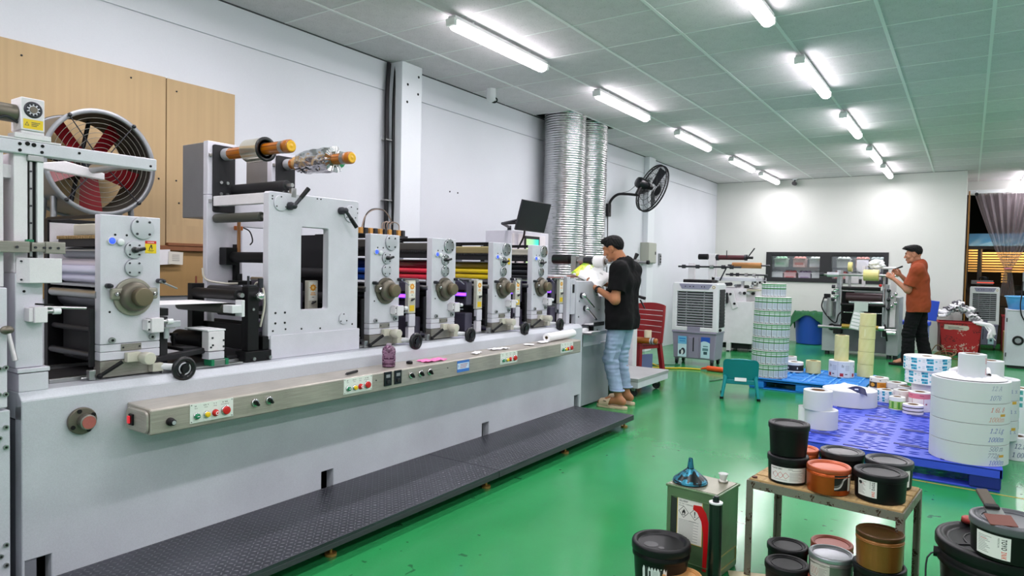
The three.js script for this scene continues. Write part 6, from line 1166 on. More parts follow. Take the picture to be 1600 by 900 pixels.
// big white rolls on the royal blue pallet
{
  const write = (rows, tagY) => side(2048, 160, (g, W, H) => {
    g.fillStyle = '#cbcfd4'; g.fillRect(0, 0, W, H); for (let i = 0; i < 400; i++) { g.fillStyle = `rgba(${180 + i % 50},${186 + i % 45},200,.25)`; g.fillRect((i * 131) % W, (i * 37) % H, 120, 1); }
    g.lineCap = 'round'; rows.forEach(([txt, c, y], i) => { g.save(); g.translate(W * .578 + (i % 2 ? -8 : 6), y); g.transform(1, 0, -.14, 1, 0, 0); g.fillStyle = c; g.font = 'italic 52px serif'; g.fillText(txt, 0, 0); g.restore(); });
    if (tagY) { g.fillStyle = '#c7963a'; g.fillRect(W * .632, tagY, 60, 20); }
  });
  const mats = [write([['500 m', '#5a6685', 40], ['772g', '#6a7186', 92], ['1000m', '#3c50a8', 150]], 70), write([['1.2 i.g', '#2d3f9e', 62], ['1000m', '#3347a6', 132]]), write([['1 6i. 8', '#c4614f', 62], ['1000m', '#d08a76', 140]], 78), write([['12 A', '#8c93ae', 58], ['1076', '#6d78a8', 134]])];
  const lab = ['lowest wide white roll of the big stack, with an orange tag and blue figures', 'second wide white roll of the big stack, marked 1000m in blue', 'third wide white roll of the big stack, marked in red handwriting', 'topmost wide white roll of the big stack, under a small white roll'];
  mats.forEach((m, i) => labelRoll(lab[i], .03, .15 + i * .134, -5.425, .222, .132, m, { turn: Math.PI, group: 'wide white rolls in the big stack', name: 'white_roll', cat: 'paper roll', body: whiteSide }));
  const top = side(1024, 128, (g, W, H) => { g.fillStyle = '#d0d2da'; g.fillRect(0, 0, W, H); g.fillStyle = '#cf3f4a'; g.font = 'bold 44px serif'; g.fillText('M', W * .66, 46); g.fillText('K', W * .665, 104); });
  const Y = .15 + 4 * .134;
  // crumpled film on top
  const f = thing('crumpled_wrap', 'crumpled white wrap lying on top of the big white roll stack', 'wrap', [.03, Y, -5.425]);
  const g = new THREE.CircleGeometry(.2, 60, 0, 6.2832), pg = new THREE.PlaneGeometry(.4, .4, 44, 44), p = pg.attributes.position;
  for (let i = 0; i < p.count; i++) { let x = p.getX(i), y = p.getY(i); const m = Math.max(Math.abs(x), Math.abs(y)), r = Math.hypot(x, y) || 1; x *= m / r; y *= m / r; const e = Math.min(1, (.2 - m) / .05); p.setXYZ(i, x, .004 + e * (.012 + .022 * Math.abs(noise.noise(x * 16, y * 16, 7)) + .008 * noise.noise(x * 40, y * 40, 2)), y); }
  pg.computeVertexNormals(); const nn = pg.attributes.normal; if (nn.getY(400) < 0) { const fl = backOf(pg); part('sheet', fl, M.paper, f); } else part('sheet', pg, M.paper, f);
  part('fold', [0, 1, 2, 3, 4, 5].map(i => tube([[-.12 + .03 * i, .025, -.1 + .02 * i], [-.06 + .03 * i, .05, -.06 - .02 * i], [.0 + .02 * i, .03, -.12 + .03 * i]], .012, 10, 6)), M.paper, f);
  const TY = Y + .055; // the small rolls stand on a flattened part of the wrap
  labelRoll('small white roll with red marks on top of the big stack', .035, Y + .006, -5.36, .078, .16, top, { turn: Math.PI + .1, name: 'white_roll', cat: 'paper roll', body: whiteSide });
  // rear stack
  for (let i = 0; i < 3; i++) labelRoll(['lowest white roll of the stack just behind the big one', 'middle white roll of the stack just behind the big one, with a yellow tag', 'top white roll of the stack just behind the big one'][i], .19, .15 + i * .15, -6.25, .15, .148, side(512, 96, (g, W, H) => { g.fillStyle = '#c6cacf'; g.fillRect(0, 0, W, H); if (i < 2) { g.fillStyle = '#c79a2e'; g.fillRect(W * .62, i ? 0 : 30, 22, 14); } g.fillStyle = '#6a76a6'; g.font = '26px serif'; g.fillText('1 x', W * .6, 60); }), { turn: Math.PI, group: 'white rolls behind the big stack', name: 'white_roll', cat: 'paper roll', body: whiteSide });
  labelRoll('small plain white roll on the stack behind the big one', .15, .6, -6.22, .09, .13, null, { name: 'white_roll', cat: 'paper roll', body: whiteSide });
  const w2 = side(512, 96, (g, W, H) => { g.fillStyle = '#e4e6ea'; g.fillRect(0, 0, W, H); g.fillStyle = '#3c4a78'; g.font = 'italic 30px serif'; g.fillText('12.8', W * .47, 44); g.fillText('1 000', W * .45, 82); });
  labelRoll('white roll with blue handwriting at the right edge of the pallet', .335, 0, -6.3, .1, .17, w2, { turn: Math.PI, name: 'white_roll', cat: 'paper roll', body: whiteSide });
  // left group
  labelRoll('plain white roll, lower of two at the pallet\'s left corner', -.925, .15, -5.72, .12, .148, null, { name: 'white_roll', cat: 'paper roll', body: whiteSide });
  labelRoll('plain white roll stacked on another at the pallet\'s left corner', -.95, .298, -5.7, .106, .148, null, { name: 'white_roll', cat: 'paper roll', body: whiteSide, core: .05 });
  const sm = thing('loose_tape', 'small loose curl of white tape hugging the lower left white roll', 'tape', [-1.055, .15, -5.775]);
  part('curl', [L('y', [[.045, 0], [.05, 0], [.05, .145], [.045, .145], [.045, 0]], 0, 0, 0, 28), L('y', [[.02, 0], [.024, 0], [.024, .14], [.02, .14], [.02, 0]], .0, 0, 0, 20)], M.paper, sm); part('end', tube([[.048, .07, 0], [.09, .07, .04], [.1, .07, .1]], .004, 10), M.paper, sm);
  const bf = thing('wide_roll', 'wide low white roll with a puckered top near the pallet\'s left edge', 'paper roll', [-.885, .15, -6.93]);
  part('wound_paper', L('y', [[.06, 0], [.228, 0], [.23, .003], [.23, .14], [.228, .143], [.06, .143]], 0, 0, 0, 56), whiteSide, bf);
  { const g = new THREE.PlaneGeometry(.42, .42, 40, 40), p = g.attributes.position; for (let i = 0; i < p.count; i++) { let x = p.getX(i), y = p.getY(i); const m = Math.max(Math.abs(x), Math.abs(y)), r = Math.hypot(x, y) || 1; x *= m / r; y *= m / r; const e = 1 - m / .21; p.setXYZ(i, x, .145 + e * (.03 + .05 * Math.abs(noise.noise(x * 12, y * 12, 17))), -y); } g.computeVertexNormals(); part('puckered_wrap', g, M.paper, bf); }
  const fl = thing('blue_wrapper', 'dark blue printed wrapper peeling between the left rolls', 'wrapper', [-.9, .304, -6.76], .3);
  { const g = new THREE.PlaneGeometry(.2, .11, 16, 4), p = g.attributes.position; for (let i = 0; i < p.count; i++) { const x = p.getX(i); p.setXYZ(i, x, p.getY(i) - 1.6 * Math.max(0, x) * Math.max(0, x) * 4, .03 * Math.sin(x * 16)); } g.computeVertexNormals(); const q = m => place(m, [0.06, 0, 0], [-1.1, 0, 0]); part('film', [q(g.clone().toNonIndexed()), q(backOf(g))], std(0x1d2766, .4), fl); part('printed_mark', q(B(.03, .018, .004, .03, -.01, .02)), std(0xaab4d8, .5), fl); }
  // coloured rolls at the back of the pallet
  const teal = (n) => side(1024, 128, (g, W, H) => { g.fillStyle = '#e9eef0'; g.fillRect(0, 0, W, H); for (let i = 0; i < 9; i++) for (let k = 0; k < 2; k++) { const x = i * W / 9, y = k * 64; g.fillStyle = '#2fa5bf'; g.fillRect(x + 34, y + 6, 48, 22); g.fillRect(x + 40, y + 32, 44, 22); g.fillStyle = '#1c6f96'; g.fillRect(x + 38, y + 10, 16, 14); g.fillRect(x + 60, y + 36, 14, 14); g.fillStyle = '#7cc3d0'; g.beginPath(); g.arc(x + 102, y + 30, 8, 0, 7); g.fill(); g.fillStyle = '#b7c7cc'; g.fillRect(x + 8, y + 18, 18, 5); g.fillRect(x + 8, y + 34, 18, 5); } });
  const tl = teal();
  labelRoll('upper teal printed label roll on the pile beside the big white stack', -.3, .485, -7.35, .19, .125, tl, { turn: 2.6 }); labelRoll('lower teal printed label roll under another, beside the big stack', -.3, .36, -7.35, .175, .123, tl, { turn: 1 });
  const base = thing('roll_box', 'low white carton under the teal printed rolls', 'carton', [-.3, .15, -7.35]); part('carton', B(.22, .2, .22, 0, .1, 0, .004), M.paper, base); part('lid', B(.225, .03, .225, 0, .194, 0, .003), paperTop, base);
  labelRoll('teal printed label roll at the front of the small roll group', -.615, .15, -7.3, .082, .115, tl, { turn: 2.2 });
  const or = side(512, 96, (g, W, H) => { g.fillStyle = '#e4e1da'; g.fillRect(0, 0, W, H); for (let i = 0; i < 6; i++) { g.fillStyle = i % 2 ? '#2e2a28' : '#d58a1c'; g.fillRect(i * 85, 38, 84, 52); g.fillStyle = i % 2 ? '#e0a03a' : '#b8701a'; g.beginPath(); g.ellipse(i * 85 + 42, 64, 22, 18, 0, 0, 7); g.fill(); g.fillStyle = '#555'; g.fillRect(i * 85 + 20, 16, 12, 8); } });
  labelRoll('lower orange and black label roll left of the small roll group', -.72, .15, -7.5, .078, .095, or, { turn: 1.4 }); labelRoll('upper orange and black label roll left of the small roll group', -.7, .245, -7.5, .084, .105, or, { turn: 2 });
  const gn = side(512, 128, (g, W, H) => { g.fillStyle = '#e9eee6'; g.fillRect(0, 0, W, H); g.fillStyle = '#8fc24a'; g.fillRect(0, 40, W, 80); for (let i = 0; i < 8; i++) { g.fillStyle = '#4f9a32'; g.fillRect(i * 64 + 4, 46, 18, 68); g.fillStyle = '#d7ecc0'; for (let k = 0; k < 5; k++) g.fillRect(i * 64 + 28, 48 + k * 13, 28, 5); } });
  labelRoll('green and white label roll with a brown core, in front of the small group', -.5, .15, -6.95, .064, .115, gn, { turn: 2.5, core: .03 });
  const pk = side(512, 128, (g, W, H) => { g.fillStyle = '#e8dfe2'; g.fillRect(0, 0, W, H); g.fillStyle = '#d8758a'; g.fillRect(0, 6, W, 34); g.fillStyle = '#b0506a'; for (let i = 0; i < 6; i++) { g.fillRect(i * 85 + 40, 40, 3, 88); g.fillRect(i * 85 + 12, 16, 30, 6); g.fillRect(i * 85 + 56, 70 + (i % 2) * 16, 14, 10); } });
  labelRoll('pink banded label roll beside the big white stack', -.33, .15, -7.02, .088, .17, pk, { turn: 2 });
  const pl = side(512, 128, (g, W, H) => { g.fillStyle = '#e4dcd8'; g.fillRect(0, 0, W, H); g.fillStyle = '#b49a98'; for (let i = 0; i < 8; i++) { g.fillRect(i * 64 + 20, 20, 3, 40); g.fillRect(i * 64 + 30, 20, 3, 40); g.fillRect(i * 64 + 12, 80, 26, 4); } });
  labelRoll('pale printed label roll in the middle of the small roll group', -.47, .15, -7.15, .08, .15, pl, { turn: 1 });
  const st = side(256, 64, (g, W, H) => { g.fillStyle = '#e6dfe6'; g.fillRect(0, 0, W, H); g.fillStyle = '#26202a'; g.fillRect(0, 14, W, 7); g.fillRect(0, 40, W, 7); });
  labelRoll('pinkish roll with two dark stripes, front right of the small group', -.37, .15, -6.84, .08, .08, st, { turn: 1 });
  const gl = side(256, 64, (g, W, H) => { g.fillStyle = '#d2d2d6'; g.fillRect(0, 0, W, H); g.fillStyle = '#3b3b42'; for (let i = 0; i < 6; i++) { g.fillRect(i * 42 + 6, 20, 26, 5); g.fillRect(i * 42 + 10, 34, 20, 4); } });
  labelRoll('white roll with dark print at the back left of the small group', -.55, .15, -7.48, .09, .17, gl, { turn: .5 }); labelRoll('grey printed roll at the back right of the small group', -.47, .15, -7.35, .06, .16, gl, { turn: 1.9 });
  const tg = side(512, 128, (g, W, H) => { g.fillStyle = '#dfe7e6'; g.fillRect(0, 0, W, H); for (let i = 0; i < 8; i++) for (let k = 0; k < 3; k++) { g.fillStyle = '#4ba69c'; g.fillRect(i * 64 + 8, k * 42 + 6, 26, 28); g.fillStyle = '#2b7f8a'; g.fillRect(i * 64 + 14, k * 42 + 12, 10, 10); } });
  labelRoll('upper teal printed roll standing at the right edge beyond the white rolls', .39, .28, -7.0, .1, .16, tg, { turn: 2 }); labelRoll('lower teal printed roll standing at the right edge beyond the white rolls', .39, 0, -7.0, .105, .28, tg, { turn: 2.6 }); labelRoll('small white and teal roll on the floor at the right picture edge', .52, 0, -7.1, .06, .3, tg, { turn: 2.4 });
}
// ---------------------------------------------------------------- bench with ink tins
const TINK = (bg, dark) => canvasTex(256, 256, (g, W, H) => {
  g.fillStyle = bg; g.fillRect(0, 0, W, H); g.fillStyle = '#222'; g.save(); g.translate(196, 20); g.rotate(Math.PI / 2); g.font = 'bold 48px sans-serif'; g.fillText('TOYO', 0, 0); g.fillStyle = '#e06a5a'; g.fillText('INK', 140, 0); g.fillStyle = '#333'; g.font = '17px sans-serif'; g.fillText('PRINTING INK', 0, 26); g.restore();
  g.fillStyle = '#777'; for (let i = 0; i < 11; i++) g.fillRect(16, 36 + i * 18, 110 - (i * 37) % 50, 5); g.fillStyle = '#b23'; g.fillRect(40, 70, 50, 6); if (dark) { g.fillStyle = '#1d1d1f'; g.beginPath(); g.arc(40, 60, 26, 0, 7); g.fill(); }
});
const TGHS = canvasTex(512, 200, (g, W, H) => {
  g.fillStyle = '#e6e2e0'; g.fillRect(0, 0, W, H); g.fillStyle = '#222'; g.font = 'bold 30px sans-serif'; g.fillText('FLASH DRY', 20, 36); g.fillRect(250, 18, 60, 5); g.fillStyle = '#555'; g.fillRect(300, 34, 130, 4);
  g.strokeStyle = '#c0392f'; g.lineWidth = 4; for (const x of [80, 150, 220]) { g.save(); g.translate(x, 110); g.rotate(.785); g.strokeRect(-30, -30, 60, 60); g.restore(); } g.fillStyle = '#222'; g.font = 'bold 50px sans-serif'; g.fillText('!', 32, 126); g.fillStyle = '#8a8080'; for (let i = 0; i < 8; i++) g.fillRect(270, 64 + i * 15, 200 - (i * 53) % 80, 4); g.fillRect(60, 168, 180, 4);
});
const TIMG = canvasTex(128, 128, (g, W, H) => { g.fillStyle = '#15130f'; g.fillRect(0, 0, W, H); g.strokeStyle = '#b9b6b2'; g.lineWidth = 15; g.beginPath(); g.moveTo(0, 112); g.bezierCurveTo(50, 110, 60, 88, 70, 60); g.bezierCurveTo(78, 30, 100, 30, 120, 18); g.stroke(); g.lineWidth = 9; g.strokeStyle = '#6d6b69'; g.beginPath(); g.moveTo(0, 92); g.bezierCurveTo(40, 92, 66, 70, 70, 40); g.stroke(); });
const TBOT = canvasTex(256, 256, (g, W, H) => { g.fillStyle = '#dfe2e4'; g.fillRect(0, 0, W, H); g.fillStyle = '#24262a'; g.fillRect(30, 40, 34, 216); g.fillRect(38, 10, 18, 40); g.beginPath(); g.moveTo(140, 256); g.quadraticCurveTo(90, 160, 96, 60); g.lineTo(76, 60); g.lineTo(76, 256); g.fill(); g.fillRect(190, 30, 30, 226); g.fillStyle = '#888'; for (let i = 0; i < 6; i++) g.fillRect(110, 60 + i * 14, 60, 4); });
const tinTex = dataTex(256, (u, v) => .86 + .1 * fbm(u, v, 5, 4, 151) + .05 * (rnd() - .5), .25);
function tin(label, x, y, z, r, h, bodyMat, lidMat, o = {}) {
  const t = thing('ink_tin', label, 'ink tin', [x, y, z], 0, o.group);
  const k = o.taper ?? .95, s = 48;
  part('can', L('y', [[0, 0], [r * k - .004, 0], [r * k, .004], [r * .985, h - .03], [r * .985, h - .012], [0, h - .012]], 0, 0, 0, s), bodyMat, t);
  const rim = o.metal ? [[0, h - .008], [r - .014, h - .008], [r - .012, h], [r - .003, h + .001], [r, h - .003], [r, h - .016], [r - .003, h - .018], [r * .985, h - .018]] : [[0, h - .007], [r - .018, h - .007], [r - .013, h - .001], [r - .008, h + .001], [r + .001, h - .001], [r + .003, h - .006], [r + .003, h - .024], [r, h - .027], [r * .985, h - .027]];
  const lid = part('lid', L('y', rim, 0, 0, 0, s), lidMat, t);
  if (!o.metal) part('lid_ring', place(new THREE.TorusGeometry(r * .72, .0022, 6, 44), [0, h - .006, 0], [Math.PI / 2, 0, 0]), lidMat, lid); else part('lid_bead', place(new THREE.TorusGeometry(r * .8, .002, 6, 44), [0, h - .007, 0], [Math.PI / 2, 0, 0]), lidMat, lid);
  if (o.metal) part('bead', place(new THREE.TorusGeometry(r * .985, .002, 6, 44), [0, h - .03, 0], [Math.PI / 2, 0, 0]), bodyMat, t);
  for (const [tex, a, w, y0, y1] of o.labels || []) { // a = direction of the label's middle, w = its angle
    const g = new THREE.CylinderGeometry(r * (k + (.985 - k) * y1 / h) + .0012, r * (k + (.985 - k) * y0 / h) + .0012, y1 - y0, 24, 1, true, a - w / 2, w).translate(0, (y0 + y1) / 2, 0);
    part('paper_label', g, tex.isMaterial ? tex : std(0xffffff, .5, 0, { map: tex }), t, true);
  }
  return t;
}
const inkBlack = phy(0x0d0d0f, .42, 0, { specularIntensity: .55, map: tinTex }), lidBlack = phy(0x141518, .42, 0, { specularIntensity: .55, map: tinTex });
const copper = std(0xc0561c, .3, .55, { map: tinTex }), copperLid = std(0xc9623c, .38, .35, { map: tinTex }), brown = std(0x9a642c, .3, .35, { map: tinTex }), brownLid = std(0x5d3f22, .35, .4, { map: tinTex }), redTin = std(0x8c2a1c, .35, .3, { map: tinTex }), redLid = std(0xb25a46, .4, .2, { map: tinTex }), silver = std(0x8c8884, .35, .7, { map: tinTex }), silverLid = std(0xb9bdc4, .3, .7, { map: tinTex });
const toyo = TINK('#e8e6e4'), toyoD = TINK('#e6e4e2', true);
{
  const wood = std(0xc2a574, .75, 0, { map: dataTex(256, (u, v) => { const g = .8 + .2 * vn(u * 3, v * 60, 120, 5) + .1 * vn(u * 6, v * 120, 120, 6) - .25 * Math.max(0, fbm(u, v, 4, 3, 171) - .55); return [g, g * .98, g * .95]; }, .5) });
  const rust = std(0x8d8b84, .55, .35, { map: dataTex(256, (u, v) => { const a = fbm(u, v, 8, 4, 181); const b = vn(u * 64, v * 64, 64, 183); return a > .7 && b > .4 ? [.42, .26, .16] : a > .64 && b > .6 ? [.66, .56, .46] : [.86 + .06 * b, .87 + .05 * b, .85]; }, .25) });
  const t = thing('wooden_bench', 'low bench with wooden slat top on rusty grey steel legs carrying ink tins', 'bench', [-.465, 0, -3.235], -.1);
  const w = .605, d = .395;
  for (let i = 0; i < 5; i++) part('slat', B(w - .006, .018, d / 5 - .011, 0, .431 + .0015 * (i % 2), -d / 2 + (i + .5) * d / 5, .003), wood, t);
  part('frame_bar', [B(w + .01, .035, .006, 0, .415, d / 2 + .003), B(w, .005, .03, 0, .42, d / 2 - .012)], rust, t); part('frame_bar', [B(w + .01, .035, .006, 0, .415, -d / 2 - .003), B(w, .005, .03, 0, .42, -d / 2 + .012)], rust, t);
  for (const s of [-1, 1]) part('frame_bar', [B(.006, .035, d, s * (w / 2 + .003), .415, 0), B(.03, .005, d, s * (w / 2 - .012), .42, 0)], rust, t);
  for (const [x, z] of [[-1, 1], [1, 1], [-1, -1], [1, -1]]) part('leg', [B(.028, .43, .006, x * (w / 2 - .008), .215, z * (d / 2 + .002)), B(.006, .43, .028, x * (w / 2 + .004), .215, z * (d / 2 - .01))], rust, t);
  part('corner_screw', C('y', .012, .006, -w / 2 + .02, .444, d / 2 - .02, 12), std(0x5c2f22, .6, .3), t);
  const T = .4415;
  tin('lower black tin with a white hazard label, left end of the bench', -.636, T, -3.135, .083, .118, inkBlack, lidBlack, { labels: [[TGHS, .25, 2.0, .012, .076]] });
  tin('upper black tin without a label, stacked at the left end of the bench', -.636, T + .119, -3.135, .083, .14, inkBlack, lidBlack, { taper: .9 });
  tin('copper orange tin with a dark picture label at the bench front', -.465, T, -3.1, .087, .108, copper, copperLid, { metal: true, labels: [[TIMG, .78, .72, .024, .088], [std(0xe6e0d6, .6), 1.28, .22, .02, .088]] });
  tin('black tin with a TOYO INK label at the right front of the bench', -.274, T, -3.125, .097, .115, inkBlack, lidBlack, { labels: [[toyoD, -.45, .85, .022, .09]] });
  tin('black tin behind the copper one on the bench, glossy lid', -.452, T, -3.375, .09, .115, inkBlack, std(0x2a2b2f, .34), {});
  tin('black tin at the right rear of the bench with a white label', -.262, T, -3.345, .092, .115, inkBlack, std(0x28292d, .36), { labels: [[std(0xe4e2e0, .6), .95, .35, .016, .09]] });
  tin('orange tin half hidden behind the black stack on the bench', -.622, T, -3.36, .075, .1, copper, copperLid, { metal: true });
  // on the floor under the bench
  tin('black tin on the floor under the bench, front left', -.607, 0, -3.04, .087, .115, inkBlack, lidBlack, {}); tin('black tin on the floor under the bench, rear left', -.645, 0, -3.235, .086, .12, inkBlack, lidBlack, {});
  tin('dark red tin on the floor under the bench, below the silver one', -.434, 0, -3.03, .086, .1, redTin, redLid, { metal: true }); tin('silver tin with a torn white label, stacked under the bench', -.434, .101, -3.03, .086, .105, silver, silverLid, { metal: true, labels: [[std(0xd9d6d0, .7, 0, { map: TGHS }), -.45, 1.1, .01, .082]] });
  tin('red brown tin on the floor under the bench, behind the silver one', -.47, 0, -3.29, .088, .155, redTin, redLid, { metal: true });
  tin('black tin on the floor under the bench, below the bronze one', -.254, 0, -2.985, .092, .225, inkBlack, lidBlack, { labels: [[toyo, -.5, .8, .08, .17]] }); tin('tall bronze brown tin stacked under the right end of the bench', -.254, .2265, -2.96, .085, .135, brown, brownLid, { metal: true, taper: .93 });
  const ps = solo('floor_sheet', 'worn cream paper sheet lying on the floor under the bench', 'paper', [B(.2, .002, .26, 0, .002, 0), B(.14, .002, .2, .07, .005, .03, 0, [0, .3, 0])], std(0xcfc5a4, .8), [-.72, 0, -2.98], .4);
}
{ // black buckets and the small tan tin, left
  const t = thing('black_bucket', 'big black plastic bucket with a bottle picture label, lower left of the green can', 'bucket', [-1.06, 0, -2.745]);
  part('pail', L('y', [[0, 0], [.103, 0], [.105, .004], [.115, .135], [.121, .137], [.121, .15], [.117, .152], [.118, .175], [0, .175]], 0, 0, 0, 56), inkBlack, t);
  const ld = part('lid', L('y', [[0, .184], [.092, .184], [.1, .187], [.104, .196], [.112, .199], [.122, .196], [.125, .188], [.125, .165], [.119, .163]], 0, 0, 0, 56), lidBlack, t); part('lid_spot', [C('y', .03, .001, -.03, .1846, .04, 24), C('y', .012, .001, .02, .1846, .05, 16)], M.blackGloss, ld);
  part('paper_label', new THREE.CylinderGeometry(.114, .1075, .1, 20, 1, true, -.35, .95).translate(0, .075, 0), std(0xffffff, .5, 0, { map: TBOT }), t, true);
  tin('small tan gold tin at the bottom edge in front of the black bucket', -.945, 0, -2.69, .083, .098, std(0xb98a4a, .3, .5), std(0xd9a063, .35, .3), { metal: true });
  const c = thing('solvent_can', 'square olive green metal can with a white flammable label and red splash', 'can', [-.982, 0, -3.045], -.11);
  const olive = std(0x6f8a66, .32, .3, { map: dataTex(256, (u, v) => { const a = fbm(u, v, 5, 4, 191); return .8 + .2 * a; }, .4) });
  const w = .25, d = .235, h = .38;
  part('body', [B(w, h, d, 0, h / 2, 0, .014)], olive, c); part('top_seam', [B(w + .006, .012, .012, 0, h - .004, d / 2 - .004, .004), B(w + .006, .012, .012, 0, h - .004, -d / 2 + .004, .004), B(.012, .012, d, w / 2 - .003, h - .004, 0, .004), B(.012, .012, d, -w / 2 + .003, h - .004, 0, .004)], olive, c);
  part('top_plate', B(w - .02, .006, d - .02, 0, h, 0), std(0xa8a694, .35, .6, { map: tinTex }), c);
  part('front_panel', [B(w - .05, .004, .006, 0, h - .045, d / 2 + .001), B(.004, h - .09, .006, -w / 2 + .025, h / 2, d / 2 + .001), B(.004, h - .09, .006, w / 2 - .025, h / 2, d / 2 + .001), B(w - .05, .004, .006, 0, .045, d / 2 + .001)], olive, c);
  part('side_panel', [B(.006, .004, d - .06, w / 2 + .001, .1, 0), B(.006, .06, .004, w / 2 + .001, .07, d / 2 - .03), B(.006, .06, .004, w / 2 + .001, .07, -d / 2 + .03), B(.006, .004, d - .06, w / 2 + .001, .04, 0)], std(0xa9a06a, .4, .5), c);
  const fl = canvasTex(320, 480, (g, W, H) => {
    g.fillStyle = '#e6e3de'; g.fillRect(0, 0, W, H); g.strokeStyle = '#dcb62a'; g.lineWidth = 12; g.strokeRect(0, 0, W, H);
    g.fillStyle = '#222'; g.font = 'bold 26px sans-serif'; g.fillText('SOLVENT', 24, 44); g.font = '18px sans-serif'; g.fillText('UN 1993  FLAMMABLE', 22, 70); g.fillStyle = '#666'; g.fillRect(20, 84, 60, 5);
    g.lineWidth = 5; g.strokeStyle = '#333'; for (const x of [84, 226]) { g.save(); g.translate(x, 150); g.rotate(.785); g.strokeRect(-44, -44, 88, 88); g.restore(); }
    g.fillStyle = '#1b1b1b'; g.beginPath(); g.moveTo(84, 114); g.bezierCurveTo(108, 140, 112, 160, 98, 176); g.lineTo(70, 176); g.bezierCurveTo(54, 158, 70, 146, 74, 132); g.bezierCurveTo(80, 140, 84, 130, 84, 114); g.fill(); g.fillRect(60, 180, 48, 6); g.fillStyle = '#e6e3de'; g.beginPath(); g.ellipse(84, 168, 9, 9, 0, 0, 7); g.fill();
    g.fillStyle = '#1b1b1b'; g.font = 'bold 84px sans-serif'; g.fillText('!', 212, 182); g.fillStyle = '#777'; for (let i = 0; i < 15; i++) g.fillRect(24, 236 + i * 15, 250 - (i * 61) % 120, 4); g.fillRect(150, 232, 90, 6);
  });
  const lb = part('paper_label', place(new THREE.PlaneGeometry(.122, .2), [-.006, .235, d / 2 + .0016]), std(0xffffff, .5, 0, { map: fl }), c, true);
  part('red_splash', [EZ(shape([[.012, .315], [.05, .318], [.072, .29], [.084, .25], [.082, .12], [.078, .03], [.06, .03], [.062, .12], [.06, .2], [.05, .25], [.03, .285], [.01, .295]]), d / 2 + .0018, d / 2 + .0028)], std(0xc8151c, .3), c);
  part('dark_drip', EZ(shape([[-.095, .33], [-.07, .325], [-.07, .1], [-.08, .06], [-.1, .14]]), d / 2 + .001, d / 2 + .0018), std(0x2c302c, .5), c);
  const f = thing('funnel', 'blue tin funnel upside down on the green can', 'funnel', [-1.035, .3835, -3.02]);
  const blue = std(0x2c7f98, .3, .5, { map: dataTex(256, (u, v) => { const a = fbm(u, v, 7, 4, 201); return a > .64 ? [.55, .26, .22] : a < .36 ? [.6, .7, .7] : .95; }, .2) });
  part('cone', L('y', [[.072, .004], [.076, .004], [.076, .016], [.018, .064], [.014, .064], [.07, .014], [.072, .004]], 0, 0, 0, 44), blue, f); part('spout', L('y', [[.0165, .06], [.009, .112], [.0065, .112], [.013, .06]], 0, 0, 0, 28), blue, f); part('rim', place(new THREE.TorusGeometry(.076, .0035, 6, 40), [0, .006, 0], [Math.PI / 2, 0, 0]), blue, f);
  const k = thing('spout_cap', 'small clear spout cap on the rear corner of the green can', 'cap', [-.912, .3835, -3.118]); part('base', L('y', [[0, 0], [.022, 0], [.022, .008], [.014, .012], [0, .012]]), std(0xb9b7ae, .3, .5), k); part('cup', L('y', [[.012, .012], [.014, .012], [.021, .036], [.023, .04], [.019, .04], [.011, .014]]), std(0xdfe2e0, .15), k);
  const b = thing('black_tube', 'tall black ink cartridge tube standing before the green can', 'tube', [-.86, 0, -2.845]);
  part('barrel', L('y', [[0, 0], [.027, 0], [.028, .003], [.028, .375], [0, .375]], 0, 0, 0, 32), std(0x0f1d17, .25), b); part('white_ring', C('y', .0285, .006, 0, .375, 0, 28), M.plasticWhite, b); part('nozzle', [C('y', .014, .02, 0, .386, 0, 20), B(.02, .012, .02, .002, .398, 0, .004)], std(0x10141c, .3), b);
}
